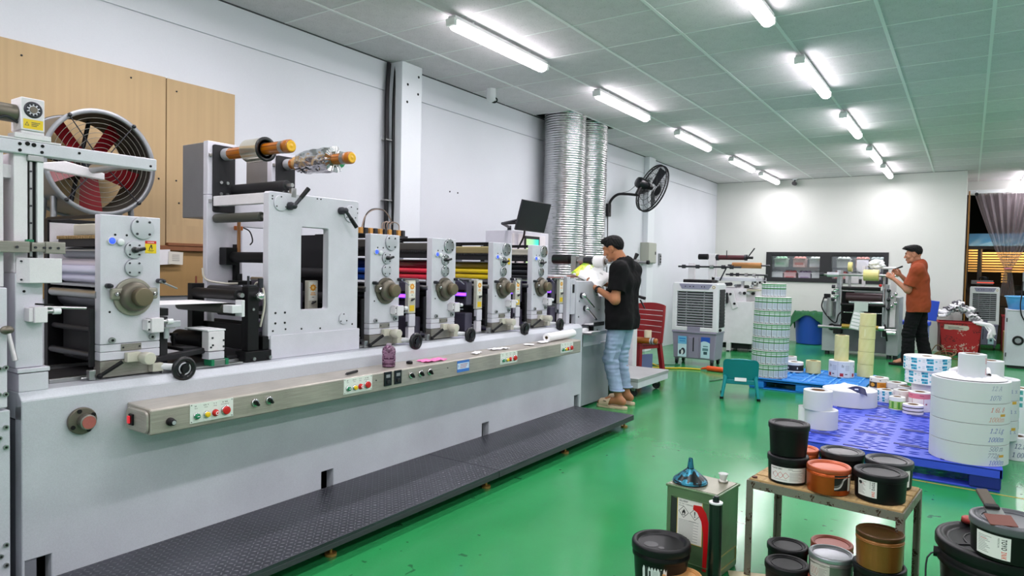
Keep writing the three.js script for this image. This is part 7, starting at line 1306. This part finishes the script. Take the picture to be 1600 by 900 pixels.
{ // right lower corner
  const t = thing('black_bucket', 'large black bucket with a wire handle in the lower right corner', 'bucket', [.135, 0, -2.85]);
  part('pail', L('y', [[0, 0], [.165, 0], [.168, .005], [.19, .36], [.2, .362], [.2, .378], [.193, .38], [.195, .43], [0, .43]], 0, 0, 0, 56), inkBlack, t);
  part('lid', L('y', [[0, .436], [.165, .436], [.174, .44], [.178, .447], [.19, .45], [.204, .447], [.207, .44], [.207, .415], [.2, .412], [.197, .4], [.193, .4]], 0, 0, 0, 56), lidBlack, t);
  part('wire_handle', tube([[-.196, .375, .02], [-.222, .36, .03], [-.225, .25, .06], [-.2, .12, .1], [-.14, .03, .17], [0, .02, .22], [.14, .06, .18], [.2, .2, .1], [.215, .36, .02]], .003, 50), M.bolt, t); for (const x of [-.198, .2]) part('handle_lug', C('x', .018, .02, x, .375, .02, 14), M.black, t);
  const hl = part('lid_rib', [B(.12, .004, .012, -.09, .4375, .05, .001, [0, .6, 0]), place(new THREE.TorusGeometry(.12, .003, 6, 40), [0, .437, 0], [Math.PI / 2, 0, 0])], lidBlack, t);
  tin('black tin with a TOYO INK label on the large bucket, scraper across it', .14, .451, -2.73, .112, .12, inkBlack, std(0x55575c, .3), { labels: [[toyo, -.5, .95, .012, .085]] });
  const s = thing('ink_scraper', 'ink scraper with a wooden handle and dried brown blade across the top tin', 'scraper', [.1, .5735, -2.74], 0);
  part('blade', place(new THREE.BoxGeometry(.075, .003, .07), [.01, .004, .075], [.18, .25, 0]), std(0x6b3a30, .5, .2), s); part('neck', place(new THREE.BoxGeometry(.05, .004, .06), [-.005, .012, .015], [.1, .2, 0]), M.steelPlain, s); part('handle', place(new RoundedBoxGeometry(.036, .016, .12, 1, .005), [-.025, .028, -.06], [.22, .25, 0]), std(0x4e463c, .7), s); part('ferrule', place(new RoundedBoxGeometry(.042, .02, .025, 1, .004), [-.012, .016, -.008], [.15, .22, 0]), M.black, s);
  const r = thing('bottle_cap', 'small red cap lying on the rim of the large black bucket', 'cap', [.03, .45, -3.0]); part('cap', L('y', [[0, 0], [.026, 0], [.024, .016], [.018, .02], [0, .02]]), std(0x9d3a34, .5), r); part('knob', C('x', .01, .03, .02, .012, 0), std(0x4a1c1a, .5), r);
}
// ---------------------------------------------------------------- people: one smooth field per body, meshed by surface nets
function netMesh(f, lo, hi, cell) {
  const n = [0, 1, 2].map(i => Math.ceil((hi[i] - lo[i]) / cell) + 1), [nx, ny, nz] = n, F = new Float32Array(nx * ny * nz), id = (i, j, k) => (k * ny + j) * nx + i;
  for (let k = 0; k < nz; k++) for (let j = 0; j < ny; j++) for (let i = 0; i < nx; i++) F[id(i, j, k)] = f(lo[0] + i * cell, lo[1] + j * cell, lo[2] + k * cell);
  const vid = new Int32Array(nx * ny * nz).fill(-1), pos = [], idx = [];
  for (let k = 0; k < nz - 1; k++) for (let j = 0; j < ny - 1; j++) for (let i = 0; i < nx - 1; i++) {
    let m = 0, s = [0, 0, 0], c = 0; const v = [];
    for (let q = 0; q < 8; q++) { const a = F[id(i + (q & 1), j + ((q >> 1) & 1), k + (q >> 2))]; v.push(a); if (a < 0) m |= 1 << q; }
    if (m === 0 || m === 255) continue;
    for (const [a, b] of [[0, 1], [2, 3], [4, 5], [6, 7], [0, 2], [1, 3], [4, 6], [5, 7], [0, 4], [1, 5], [2, 6], [3, 7]]) if ((v[a] < 0) !== (v[b] < 0)) { const t = v[a] / (v[a] - v[b]); for (let d = 0; d < 3; d++) { const pa = (a >> d) & 1, pb = (b >> d) & 1; s[d] += pa + (pb - pa) * t; } c++; }
    vid[id(i, j, k)] = pos.length / 3; pos.push(lo[0] + (i + s[0] / c) * cell, lo[1] + (j + s[1] / c) * cell, lo[2] + (k + s[2] / c) * cell);
  }
  for (let k = 1; k < nz - 1; k++) for (let j = 1; j < ny - 1; j++) for (let i = 1; i < nx - 1; i++) {
    const a = F[id(i, j, k)] < 0; const q = (p, r, s, t, w) => { if (p < 0 || r < 0 || s < 0 || t < 0) return; w ? idx.push(p, r, s, p, s, t) : idx.push(p, s, r, p, t, s); };
    if (a !== F[id(i + 1, j, k)] < 0) q(vid[id(i, j - 1, k - 1)], vid[id(i, j, k - 1)], vid[id(i, j, k)], vid[id(i, j - 1, k)], a);
    if (a !== F[id(i, j + 1, k)] < 0) q(vid[id(i - 1, j, k - 1)], vid[id(i - 1, j, k)], vid[id(i, j, k)], vid[id(i, j, k - 1)], a);
    if (a !== F[id(i, j, k + 1)] < 0) q(vid[id(i - 1, j - 1, k)], vid[id(i, j - 1, k)], vid[id(i, j, k)], vid[id(i - 1, j, k)], a);
  }
  const nor = new Float32Array(pos.length), e = cell * .5;
  for (let i = 0; i < pos.length; i += 3) { const [x, y, z] = [pos[i], pos[i + 1], pos[i + 2]]; const g = V(f(x + e, y, z) - f(x - e, y, z), f(x, y + e, z) - f(x, y - e, z), f(x, y, z + e) - f(x, y, z - e)).normalize(); nor[i] = g.x; nor[i + 1] = g.y; nor[i + 2] = g.z; }
  const g = new THREE.BufferGeometry(); g.setAttribute('position', new THREE.Float32BufferAttribute(pos, 3)); g.setAttribute('normal', new THREE.Float32BufferAttribute(nor, 3)); g.setAttribute('uv', new THREE.Float32BufferAttribute(new Float32Array(pos.length / 3 * 2), 2)); g.setIndex(idx);
  return g;
}
// tapered capsule, ellipsoid, smooth union. Coordinates of a figure: x = forwards, y = up, z = to its right
const cap = (a, b, r1, r2 = r1) => { const dx = b[0] - a[0], dy = b[1] - a[1], dz = b[2] - a[2], l = dx * dx + dy * dy + dz * dz || 1e-9; return (x, y, z) => { let t = ((x - a[0]) * dx + (y - a[1]) * dy + (z - a[2]) * dz) / l; t = t < 0 ? 0 : t > 1 ? 1 : t; return Math.hypot(x - a[0] - dx * t, y - a[1] - dy * t, z - a[2] - dz * t) - r1 - (r2 - r1) * t; }; };
const ell = (c, r) => (x, y, z) => { const a = (x - c[0]) / r[0], b = (y - c[1]) / r[1], d = (z - c[2]) / r[2], k = Math.hypot(a, b, d); return (k - 1) * Math.min(r[0], r[1], r[2]); };
const smin = (a, b, k) => { const h = Math.max(k - Math.abs(a - b), 0) / k; return Math.min(a, b) - h * h * k * .25; };
const uni = (fs, k) => (x, y, z) => { let d = 1e3; for (const f of fs) d = smin(d, f(x, y, z), k); return d; };
const sub3 = (a, b) => [a[0] - b[0], a[1] - b[1], a[2] - b[2]], add3 = (a, b, s = 1) => [a[0] + b[0] * s, a[1] + b[1] * s, a[2] + b[2] * s], lerp3 = (a, b, t) => add3(a, sub3(b, a), t), nrm3 = a => { const l = Math.hypot(...a); return a.map(v => v / l); };
function bounds(pts, m) { const lo = [9, 9, 9], hi = [-9, -9, -9]; for (const p of pts) for (let i = 0; i < 3; i++) { lo[i] = Math.min(lo[i], p[i] - m); hi[i] = Math.max(hi[i], p[i] + m); } return [lo, hi]; }

function hand(w, dir, palm, curl, thumbSide, s = 1) {          // w wrist, dir along the palm, palm = where it faces
  const D = nrm3(dir), N = nrm3(palm), S = (() => { const v = V(...D).cross(V(...N)).normalize(); return [v.x * thumbSide, v.y * thumbSide, v.z * thumbSide]; })();   // S: towards the thumb
  const at = (d, side, n) => add3(add3(add3(w, D, d * s), S, side * s), N, n * s);
  const fs = [], pts = [w];
  fs.push(cap(w, at(.03, 0, 0), .024 * s, .026 * s));
  for (const q of [.028, .009, -.01, -.027]) fs.push(cap(at(.02, q * .6, 0), at(.085, q, 0), .015 * s, .0125 * s));
  const palmF = uni(fs, .014 * s), fingers = [];
  [[.028, .072, .0092], [.0095, .08, .0095], [-.0095, .074, .0092], [-.027, .058, .008]].forEach(([q, len, r], i) => {
    let p = at(.085, q, 0), a = .25 + curl * .6; const seg = [.45, .31, .24];
    for (let k = 0; k < 3; k++) { const l = len * seg[k] * s, nx = add3(add3(p, D, Math.cos(a) * l), N, Math.sin(a) * l); fingers.push(cap(p, nx, (r - k * .0008) * s, (r - .0008 - k * .0008) * s)); p = nx; pts.push(nx); a += curl * (.75 + .1 * i); }
  });
  let p = at(.022, .02, .004); const t1 = at(.05, .05, .014 + .012 * curl), t2 = at(.078, .058, .024 + .02 * curl), t3 = at(.1, .056, .032 + .028 * curl);
  const th = uni([cap(p, t1, .0165 * s, .012 * s), cap(t1, t2, .0115 * s, .0105 * s), cap(t2, t3, .0102 * s, .0085 * s)], .008 * s); pts.push(t1, t2, t3, at(.09, -.035, 0), at(.09, .035, 0));
  const f = (x, y, z) => { let d = palmF(x, y, z), m = 1e3; for (const g of fingers) m = Math.min(m, g(x, y, z)); d = smin(d, m, .008 * s); return smin(d, th(x, y, z), .012 * s); };
  const [lo, hi] = bounds(pts, .03); return netMesh(f, lo, hi, .0035);
}
function person(label, pos, turn, J, o) {
  const t = thing('person', label, 'person', pos, turn);
  const s = o.s, skin = o.skin;
  // head frame
  const cp = Math.cos(o.pitch), sp = Math.sin(o.pitch), HC0 = J.head, H = (f, u, l) => [HC0[0] + s * (f * cp + u * sp), HC0[1] + s * (-f * sp + u * cp), HC0[2] + s * l];
  const inv = (x, y, z) => { const a = (x - HC0[0]) / s, b = (y - HC0[1]) / s; return [a * cp - b * sp, a * sp + b * cp, (z - HC0[2]) / s]; };
  const faceParts = [ell([-.014, .03, 0], [.094, .086, .074]), ell([.022, -.025, 0], [.066, .088, .060]), cap([.02, -.075, .034], [.062, -.098, .008], .022, .016), cap([.02, -.075, -.034], [.062, -.098, -.008], .022, .016), cap([-.01, -.05, .045], [.02, -.078, .036], .022, .02), cap([-.01, -.05, -.045], [.02, -.078, -.036], .022, .02), cap([.078, .026, .03], [.08, .026, -.03], .014), cap([.07, -.012, .04], [.05, -.03, .05], .014), cap([.07, -.012, -.04], [.05, -.03, -.05], .014)];
  const face = uni(faceParts, .022), nose = uni([cap([.088, .012, 0], [.108, -.03, 0], .007, .0105), cap([.096, -.034, .011], [.096, -.034, -.011], .0075)], .008), mouth = uni([cap([.083, -.058, .016], [.089, -.058, 0], .006, .0075), cap([.083, -.058, -.016], [.089, -.058, 0], .006, .0075), cap([.08, -.07, .013], [.086, -.07, 0], .006, .008), cap([.08, -.07, -.013], [.086, -.07, 0], .006, .008)], .004);
  const ear = l => uni([ell([-.018, -.008, l * .079], [.023, .034, .013]), cap([-.026, .016, l * .09], [-.004, .02, l * .088], .0065), cap([-.03, .012, l * .091], [-.028, -.02, l * .088], .0065), cap([-.02, -.034, l * .078], [-.012, -.036, l * .076], .008)], .006);
  const eL = ear(1), eR = ear(-1), sock = [ell([.088, .004, .031], [.012, .012, .016]), ell([.088, .004, -.031], [.012, .012, .016])];
  const neckF = uni([cap(H(-.03, -.03, 0), J.neck, .052 * s, .056 * s), cap(H(.0, -.06, 0), add3(J.neck, [.02, 0, 0]), .045 * s, .05 * s)], .03);
  const headF = (x, y, z) => { const [a, b, c] = inv(x, y, z); let d = face(a, b, c); d = smin(d, nose(a, b, c), .012); d = smin(d, mouth(a, b, c), .006); d = Math.max(d, -Math.min(sock[0](a, b, c), sock[1](a, b, c)) - .002); d = smin(d, Math.min(eL(a, b, c), eR(a, b, c)), .006); return smin(d * s, neckF(x, y, z), .02); };
  const hl = H(0, 0, 0); const headG = netMesh(headF, [hl[0] - .15 * s, hl[1] - .19 * s, hl[2] - .11 * s], [hl[0] + .15 * s, hl[1] + .15 * s, hl[2] + .11 * s], .0048);
  // body field
  const k = o.s, bones = [];
  const torso = [cap(add3(J.pelvis, [-.01, -.02, .075 * k]), add3(J.waist, [0, 0, .06 * k]), .115 * k, .1 * k), cap(add3(J.pelvis, [-.01, -.02, -.075 * k]), add3(J.waist, [0, 0, -.06 * k]), .115 * k, .1 * k), cap(add3(J.waist, [0, 0, .06 * k]), add3(J.chest, [0, 0, .085 * k]), .1 * k, .108 * k), cap(add3(J.waist, [0, 0, -.06 * k]), add3(J.chest, [0, 0, -.085 * k]), .1 * k, .108 * k), cap(J.shL, J.neck, .056 * k, .062 * k), cap(J.shR, J.neck, .056 * k, .062 * k), cap(J.shL, add3(J.chest, [0, 0, -.06 * k]), .06 * k, .09 * k), cap(J.shR, add3(J.chest, [0, 0, .06 * k]), .06 * k, .09 * k), cap(J.chest, J.neck, .09 * k, .055 * k)];
  const armsUp = [cap(J.shL, J.elL, .052 * k, .042 * k), cap(J.shR, J.elR, .052 * k, .042 * k)], arms = [cap(J.elL, J.wrL, .042 * k, .027 * k), cap(J.elR, J.wrR, .042 * k, .027 * k)];
  const legs = [cap(J.hipL, J.knL, .085 * k, .058 * k), cap(J.hipR, J.knR, .085 * k, .058 * k), cap(J.knL, J.anL, .056 * k, .036 * k), cap(J.knR, J.anR, .056 * k, .036 * k), cap(lerp3(J.knL, J.anL, .25), lerp3(J.knL, J.anL, .55), .055 * k, .045 * k), cap(lerp3(J.knR, J.anR, .25), lerp3(J.knR, J.anR, .55), .055 * k, .045 * k)];
  const feet = [], ft = (an, to) => { feet.push(cap(add3(an, [-.04, -.03, 0]), lerp3(an, to, .55), .036, .03), cap(lerp3(an, to, .5), to, .034, .022), cap(add3(lerp3(an, to, .6), [0, -.008, .02]), add3(to, [-.02, -.004, .025]), .02, .016), cap(add3(lerp3(an, to, .6), [0, -.008, -.02]), add3(to, [-.03, -.004, -.025]), .02, .015)); }; ft(J.anL, J.toL); ft(J.anR, J.toR);
  const body = uni([...torso, ...armsUp, ...arms, ...legs, neckF, uni(feet, .02)], .035);
  const [blo, bhi] = bounds(Object.values(J), .16);
  const bodyG = netMesh((x, y, z) => Math.max(body(x, y, z), y - (J.neck[1] + .045)), blo, bhi, .012);
  const parts = [bodyG, headG, hand(J.wrL, o.handL.dir, o.handL.palm, o.handL.curl, o.handL.side, k), hand(J.wrR, o.handR.dir, o.handR.palm, o.handR.curl, o.handR.side, k)];
  part('body', parts, skin, t);
  for (const l of [-1, 1]) { const e = part('eye', S(.0115 * s, ...H(.076, .003, l * .031)), std(0xe8e4de, .2), t); part('iris', S(.006 * s, ...H(.083, .002, l * .032)), std(0x1a120e, .2), e); part('eyebrow', tube([H(.092, .026, l * .014), H(.092, .031, l * .032), H(.078, .026, l * .052)], .0042 * s, 8, 6), o.hair, t); }
  part('lips', [tube([H(.086, -.0605, .02), H(.0945, -.059, 0), H(.086, -.0605, -.02)], .0038 * s, 10, 6), tube([H(.084, -.067, .018), H(.0925, -.0675, 0), H(.084, -.067, -.018)], .0044 * s, 10, 6)], std(0x9a5a4c, .5), t);
  // hair
  const hairF = (x, y, z) => { const [a, b, c] = inv(x, y, z); return Math.max(o.hairShape(a, b, c), o.hairLine(a, b, c)) * s + .0045 * noise.noise(x * 70, y * 50, z * 70); };
  part('hair', netMesh(hairF, [hl[0] - .17 * s, hl[1] - .13 * s, hl[2] - .13 * s], [hl[0] + .18 * s, hl[1] + .19 * s, hl[2] + .13 * s], .005), o.hair, t);
  // shirt
  const W = o.shirtFat, slv = (a, b, fr) => { const c = lerp3(a, b, fr), d = nrm3(sub3(b, a)), g = cap(add3(a, [0, .004, 0]), lerp3(a, b, fr + .2), .07 * k + W * .5, .066 * k + W); return (x, y, z) => Math.max(g(x, y, z), (x - c[0]) * d[0] + (y - c[1]) * d[1] + (z - c[2]) * d[2]); };
  const tb = uni(torso, .05), sl = slv(J.shL, J.elL, o.sleeve), sr = slv(J.shR, J.elR, o.sleeve), skirt = uni([cap(add3(J.waist, [0, .05, .075 * k]), add3(J.pelvis, [0, -.16, .085 * k]), .1 * k, .115 * k), cap(add3(J.waist, [0, .05, -.075 * k]), add3(J.pelvis, [0, -.16, -.085 * k]), .1 * k, .115 * k)], .06);
  const nc = [J.neck[0] + .015, J.neck[1] + .03, J.neck[2]];
  const shirt = (x, y, z) => { let d = smin(tb(x, y, z) - W, skirt(x, y, z) - W * .9, .05); d = smin(d, Math.min(sl(x, y, z), sr(x, y, z)), .035); d += .007 * noise.noise(x * 9, y * 7 + 3, z * 9) + .004 * noise.noise(x * 22 + y * 8, y * 16, z * 22); d = Math.max(d, o.hem - y + .006 * Math.sin(z * 14 + x * 10)); d = Math.max(d, .072 * k - Math.hypot(x - nc[0], (y - nc[1]) * .9, z - nc[2])); return d; };
  const [slo, shi] = bounds([J.shL, J.shR, J.elL, J.elR, J.pelvis, J.neck, J.chest], .2);
  part('t_shirt', netMesh(shirt, [slo[0], o.hem - .02, slo[2]], [shi[0], J.neck[1] + .1, shi[2]], .0095), o.shirt, t);
  part('collar', place(new THREE.TorusGeometry(.062 * k, .0065, 8, 36), [J.neck[0] + .004, J.neck[1] + .006, J.neck[2]], [Math.PI / 2, .32, 0]), o.shirt, t);
  // trousers
  const P = o.legFat, lg = uni([cap(J.hipL, J.knL, .09 * k + P, .064 * k + P), cap(J.knL, add3(J.anL, [0, -.06, 0]), .062 * k + P, o.cuffR), cap(add3(J.pelvis, [.0, -.02, -.05 * k]), J.hipL, .108 * k, .098 * k)], .03), rg = uni([cap(J.hipR, J.knR, .09 * k + P, .064 * k + P), cap(J.knR, add3(J.anR, [0, -.06, 0]), .062 * k + P, o.cuffR), cap(add3(J.pelvis, [.0, -.02, .05 * k]), J.hipR, .108 * k, .098 * k)], .03);
  const trous = (x, y, z) => { let d = smin(lg(x, y, z), rg(x, y, z), .012); const q = Math.exp(-Math.pow((y - J.knL[1]) / .14, 2)); d += (.004 + .007 * q) * noise.noise(x * 7, y * 34, z * 7 + 5) + .004 * noise.noise(x * 16, y * 20 + x * 20, z * 16); return Math.max(d, o.cuff - y, y - (J.pelvis[1] + .02)); };
  const [tlo, thi] = bounds([J.hipL, J.hipR, J.knL, J.knR, J.anL, J.anR, J.pelvis], .2);
  part('trousers', netMesh(trous, [tlo[0], o.cuff - .02, tlo[2]], [thi[0], J.pelvis[1] + .12, thi[2]], .0095), o.trousers, t);
  for (const c of o.cuffBand ? ['L', 'R'] : []) part('trouser_cuff', place(new THREE.TorusGeometry(o.cuffR + .004, .008, 8, 30), lerp3(J['an' + c], J['kn' + c], (o.cuff - J['an' + c][1] + .012) / (J['kn' + c][1] - J['an' + c][1])), [Math.PI / 2, 0, 0]), o.trousers, t);
  return t;
}
const skinTex = dataTex(256, (u, v) => { const n = .94 + .06 * fbm(u, v, 6, 3, 211) + .02 * (rnd() - .5); return [n, n * .985, n * .97]; }, .3);
const skin1 = phy(0xb07a58, .5, 0, { map: skinTex, specularIntensity: .5 }), skin2 = phy(0xb9836a, .5, 0, { map: skinTex, specularIntensity: .5 });
const hairM = phy(0x09090a, .7, 0, { specularIntensity: .5 });
{
  const denim = std(0xa9b9d3, .85, 0, { map: dataTex(512, (u, v) => { const n = .78 + .28 * fbm(u, v, 5, 4, 221) + .08 * (rnd() - .5); return [n * .97, n, n * 1.02]; }, .7) });
  const J = { head: [.118, 1.562, 0], neck: [-.012, 1.408, 0], chest: [-.015, 1.235, 0], waist: [.015, 1.06, 0], pelvis: [.0, .9, 0], shL: [-.03, 1.355, -.175], shR: [-.02, 1.355, .175], elL: [-.03, 1.065, -.235], elR: [.03, 1.08, .23], wrL: [.215, 1.165, -.15], wrR: [.22, 1.2, .11], hipL: [.0, .85, -.085], hipR: [.0, .85, .085], knL: [.07, .47, -.1], knR: [.06, .47, .11], anL: [-.04, .1, -.115], anR: [-.01, .1, .13], toL: [.165, .045, -.125], toR: [.19, .045, .15] };
  const h1 = ell([-.016, .036, 0], [.106, .098, .086]), h2 = ell([.034, .088, 0], [.084, .046, .072]), h3 = uni([h1, h2], .02);
  const p = person('standing man in black t-shirt and light blue jeans, reading a white package', [-2.83, 0, -6.12], Math.PI, J, {
    s: 1, pitch: .3, skin: skin1, hair: hairM, hairShape: h3, hairLine: (a, b, c) => ((a > .03 ? .022 + (a - .03) * 1.05 : a > -.035 ? .022 : .022 - (-.035 - a) * 1.7) - b) * .8,
    handL: { dir: [.85, .35, .35], palm: [-.25, 1, -.1], curl: .5, side: -1 }, handR: { dir: [.9, .25, -.3], palm: [-.3, 1, 0], curl: .5, side: 1 },
    shirt: phy(0x070709, .9, 0, { specularIntensity: .5 }), shirtFat: .016, sleeve: .72, hem: .775, legFat: .008, cuffR: .062, cuff: .165, cuffBand: true, trousers: denim,
  });
  // slides
  const beige = std(0xcdb79a, .7, 0);
  for (const [an, to, sd] of [[J.anL, J.toL, -1], [J.anR, J.toR, 1]]) {
    const a = [an[0] - .05, .018, an[2]], b = [to[0] + .012, .018, to[2]], d = nrm3(sub3(b, a));
    const so = uni([cap(a, lerp3(a, b, .45), .039, .04), cap(lerp3(a, b, .4), lerp3(a, b, .88), .041, .046)], .02); const sole = (x, y, z) => Math.max(so(x, .018, z), Math.abs(y - .013) - .013);
    const bandO = uni([cap(lerp3(a, b, .48).map((v, i) => i === 1 ? .05 : v), lerp3(a, b, .88).map((v, i) => i === 1 ? .036 : v), .054, .047)], .02), q0 = lerp3(a, b, .52), q1 = lerp3(a, b, 1);
    const band = (x, y, z) => { const g = bandO(x, y, z), t0 = (x - q0[0]) * d[0] + (z - q0[2]) * d[2] + .25 * (y - .05), t1 = (x - q1[0]) * d[0] + (z - q1[2]) * d[2]; return Math.max(g, -(g + .011), -t0, t1 + .02, .018 - y); };
    const [lo, hi] = bounds([a, b], .075); const sl = part('slide_sandal', netMesh((x, y, z) => Math.min(sole(x, y, z), band(x, y, z)), [lo[0], -.01, lo[2]], [hi[0], .12, hi[2]], .0052), beige, p);
    if (sd < 0) part('dark_mark', place(new THREE.BoxGeometry(.03, .004, .006), add3(lerp3(a, b, .66), [0, .05, -.052]), [.5, 0, .2]), M.black, sl);
  }
  const wd = nrm3(sub3(J.elL, J.wrL)), wc = add3(J.wrL, wd, .02);
  const wq = new THREE.Quaternion().setFromUnitVectors(V(0, 0, 1), V(...wd)); const wt = new THREE.TorusGeometry(.031, .008, 10, 28).scale(1, 1, 1.5).applyQuaternion(wq).translate(...wc); const w = part('wrist_watch', wt, M.black, p); part('watch_face', S(.017, wc[0], wc[1] - .004, wc[2] - .03, 1, 1, .5), M.blackGloss, w);
  // the package he holds
  const b = thing('snack_package', 'white film package with a yellow green print held by the standing man', 'package', [-2.83, 0, -6.12], Math.PI);
  const g = new THREE.PlaneGeometry(.36, .26, 36, 26), top = g.clone(), bot = g.clone(), f = (gg, sg) => { const q = gg.attributes.position; for (let i = 0; i < q.count; i++) { const x = q.getX(i), y = q.getY(i), e = Math.max(0, 1 - Math.pow(x / .18, 4)) * Math.max(0, 1 - Math.pow(y / .13, 4)); q.setZ(i, sg * (.032 * Math.pow(e, .6) + .004 * noise.noise(x * 30, y * 30, sg)) + .012 * Math.sin(x * 9)); } gg.computeVertexNormals(); return gg; };
  const tx = canvasTex(512, 370, (c, W, H) => { c.fillStyle = '#edf0ef'; c.fillRect(0, 0, W, H); const blob = (x, y, r, col) => { c.fillStyle = col; c.beginPath(); c.arc(x, y, r, 0, 7); c.fill(); }; for (let i = 0; i < 26; i++) blob(400 + ((i * 53) % 110), 20 + (i * 71) % 330, 24 + i % 14, ['#d9dc3a', '#b9cf38', '#8fbf3a', '#e8e27a'][i % 4]); for (let i = 0; i < 8; i++) blob(320 + (i * 37) % 60, 240 + (i * 29) % 90, 16, ['#9cc83e', '#c4d63a'][i % 2]); c.fillStyle = '#9aa3a6'; for (let i = 0; i < 6; i++) c.fillRect(90 + i * 14, 90 + i * 22, 90, 5); c.fillStyle = '#454a4e'; c.fillRect(110, 240, 60, 9); c.fillRect(130, 258, 40, 7); });
  const put = q => { q.rotateX(-Math.PI / 2); q.rotateX(-.5); q.rotateZ(.36); return q.translate(.335, 1.3, -.02); };
  const mt = std(0xffffff, .35, 0, { map: tx });
  part('printed_film', put(f(top, 1).toNonIndexed()), mt, b, true); const u = f(bot, -1); part('plain_film', put(backOf(u)), std(0xc8cacb, .4), b);
}
{
  const J = { head: [.075, 1.665, 0], neck: [-.01, 1.505, 0], chest: [-.005, 1.3, 0], waist: [-.01, 1.11, 0], pelvis: [-.015, .95, 0], shL: [-.0, 1.43, -.185], shR: [-.0, 1.43, .185], elL: [.115, 1.135, -.2], elR: [.1, 1.2, .2], wrL: [.31, 1.3, -.1], wrR: [.24, 1.36, .12], hipL: [.01, .9, -.085], hipR: [-.02, .9, .085], knL: [.09, .49, -.1], knR: [-.06, .49, .1], anL: [.09, .1, -.1], anR: [-.15, .1, .11], toL: [.26, .05, -.12], toR: [.02, .05, .13] };
  const hs = uni([ell([-.02, .05, 0], [.1, .085, .084]), ell([.01, .095, 0], [.108, .048, .082]), cap([.08, .098, .03], [.128, .078, .02], .024, .012), cap([.08, .098, -.03], [.128, .078, -.02], .024, .012)], .025);
  const p = person('man in a rust orange t-shirt and black trousers working at the slitter', [-.635, 0, -11.75], Math.PI, J, {
    s: 1.06, pitch: .08, skin: skin2, hair: hairM, hairShape: hs, hairLine: (a, b, c) => ((a > .02 ? .046 + (a - .02) * .45 : a > -.03 ? .046 : .046 - (-.03 - a) * 1.5) - b) * .85,
    handL: { dir: [.75, .55, .2], palm: [-.3, -.3, .8], curl: .3, side: -1 }, handR: { dir: [.85, .5, -.1], palm: [-.3, -.3, -.8], curl: .35, side: 1 },
    shirt: std(0x9c4119, .85, 0, { map: dataTex(256, (u, v) => .86 + .14 * fbm(u, v, 6, 4, 231) + .04 * (rnd() - .5), .5) }), shirtFat: .028, sleeve: .78, hem: .815, legFat: .018, cuffR: .092, cuff: .055, cuffBand: false, trousers: phy(0x0c0c10, .9, 0, { specularIntensity: .5 }),
  });
  for (const [an, to] of [[J.anL, J.toL], [J.anR, J.toR]]) { const a = [an[0] - .08, .02, an[2]], b = [to[0] + .03, .02, to[2]], so = uni([cap(a, b, .046, .046)], .02); const [lo, hi] = bounds([a, b], .08); part('sandal', netMesh((x, y, z) => Math.max(so(x, .02, z), Math.abs(y - .018) - .018), [lo[0], -.01, lo[2]], [hi[0], .06, hi[2]], .007), M.black, p); }
}
// ---------------------------------------------------------------- each thing's origin at its base, then render
scene.updateMatrixWorld(true);
for (const o of [...scene.children]) {
  if (!o.isGroup || o.position.lengthSq() > 1e-9 || o.rotation.y) continue;
  const bb = new THREE.Box3().setFromObject(o); if (bb.isEmpty()) continue;
  const c = V((bb.min.x + bb.max.x) / 2, bb.min.y, (bb.min.z + bb.max.z) / 2);
  o.position.copy(c); for (const k of o.children) k.position.sub(c);
}
renderer.render(scene, camera);
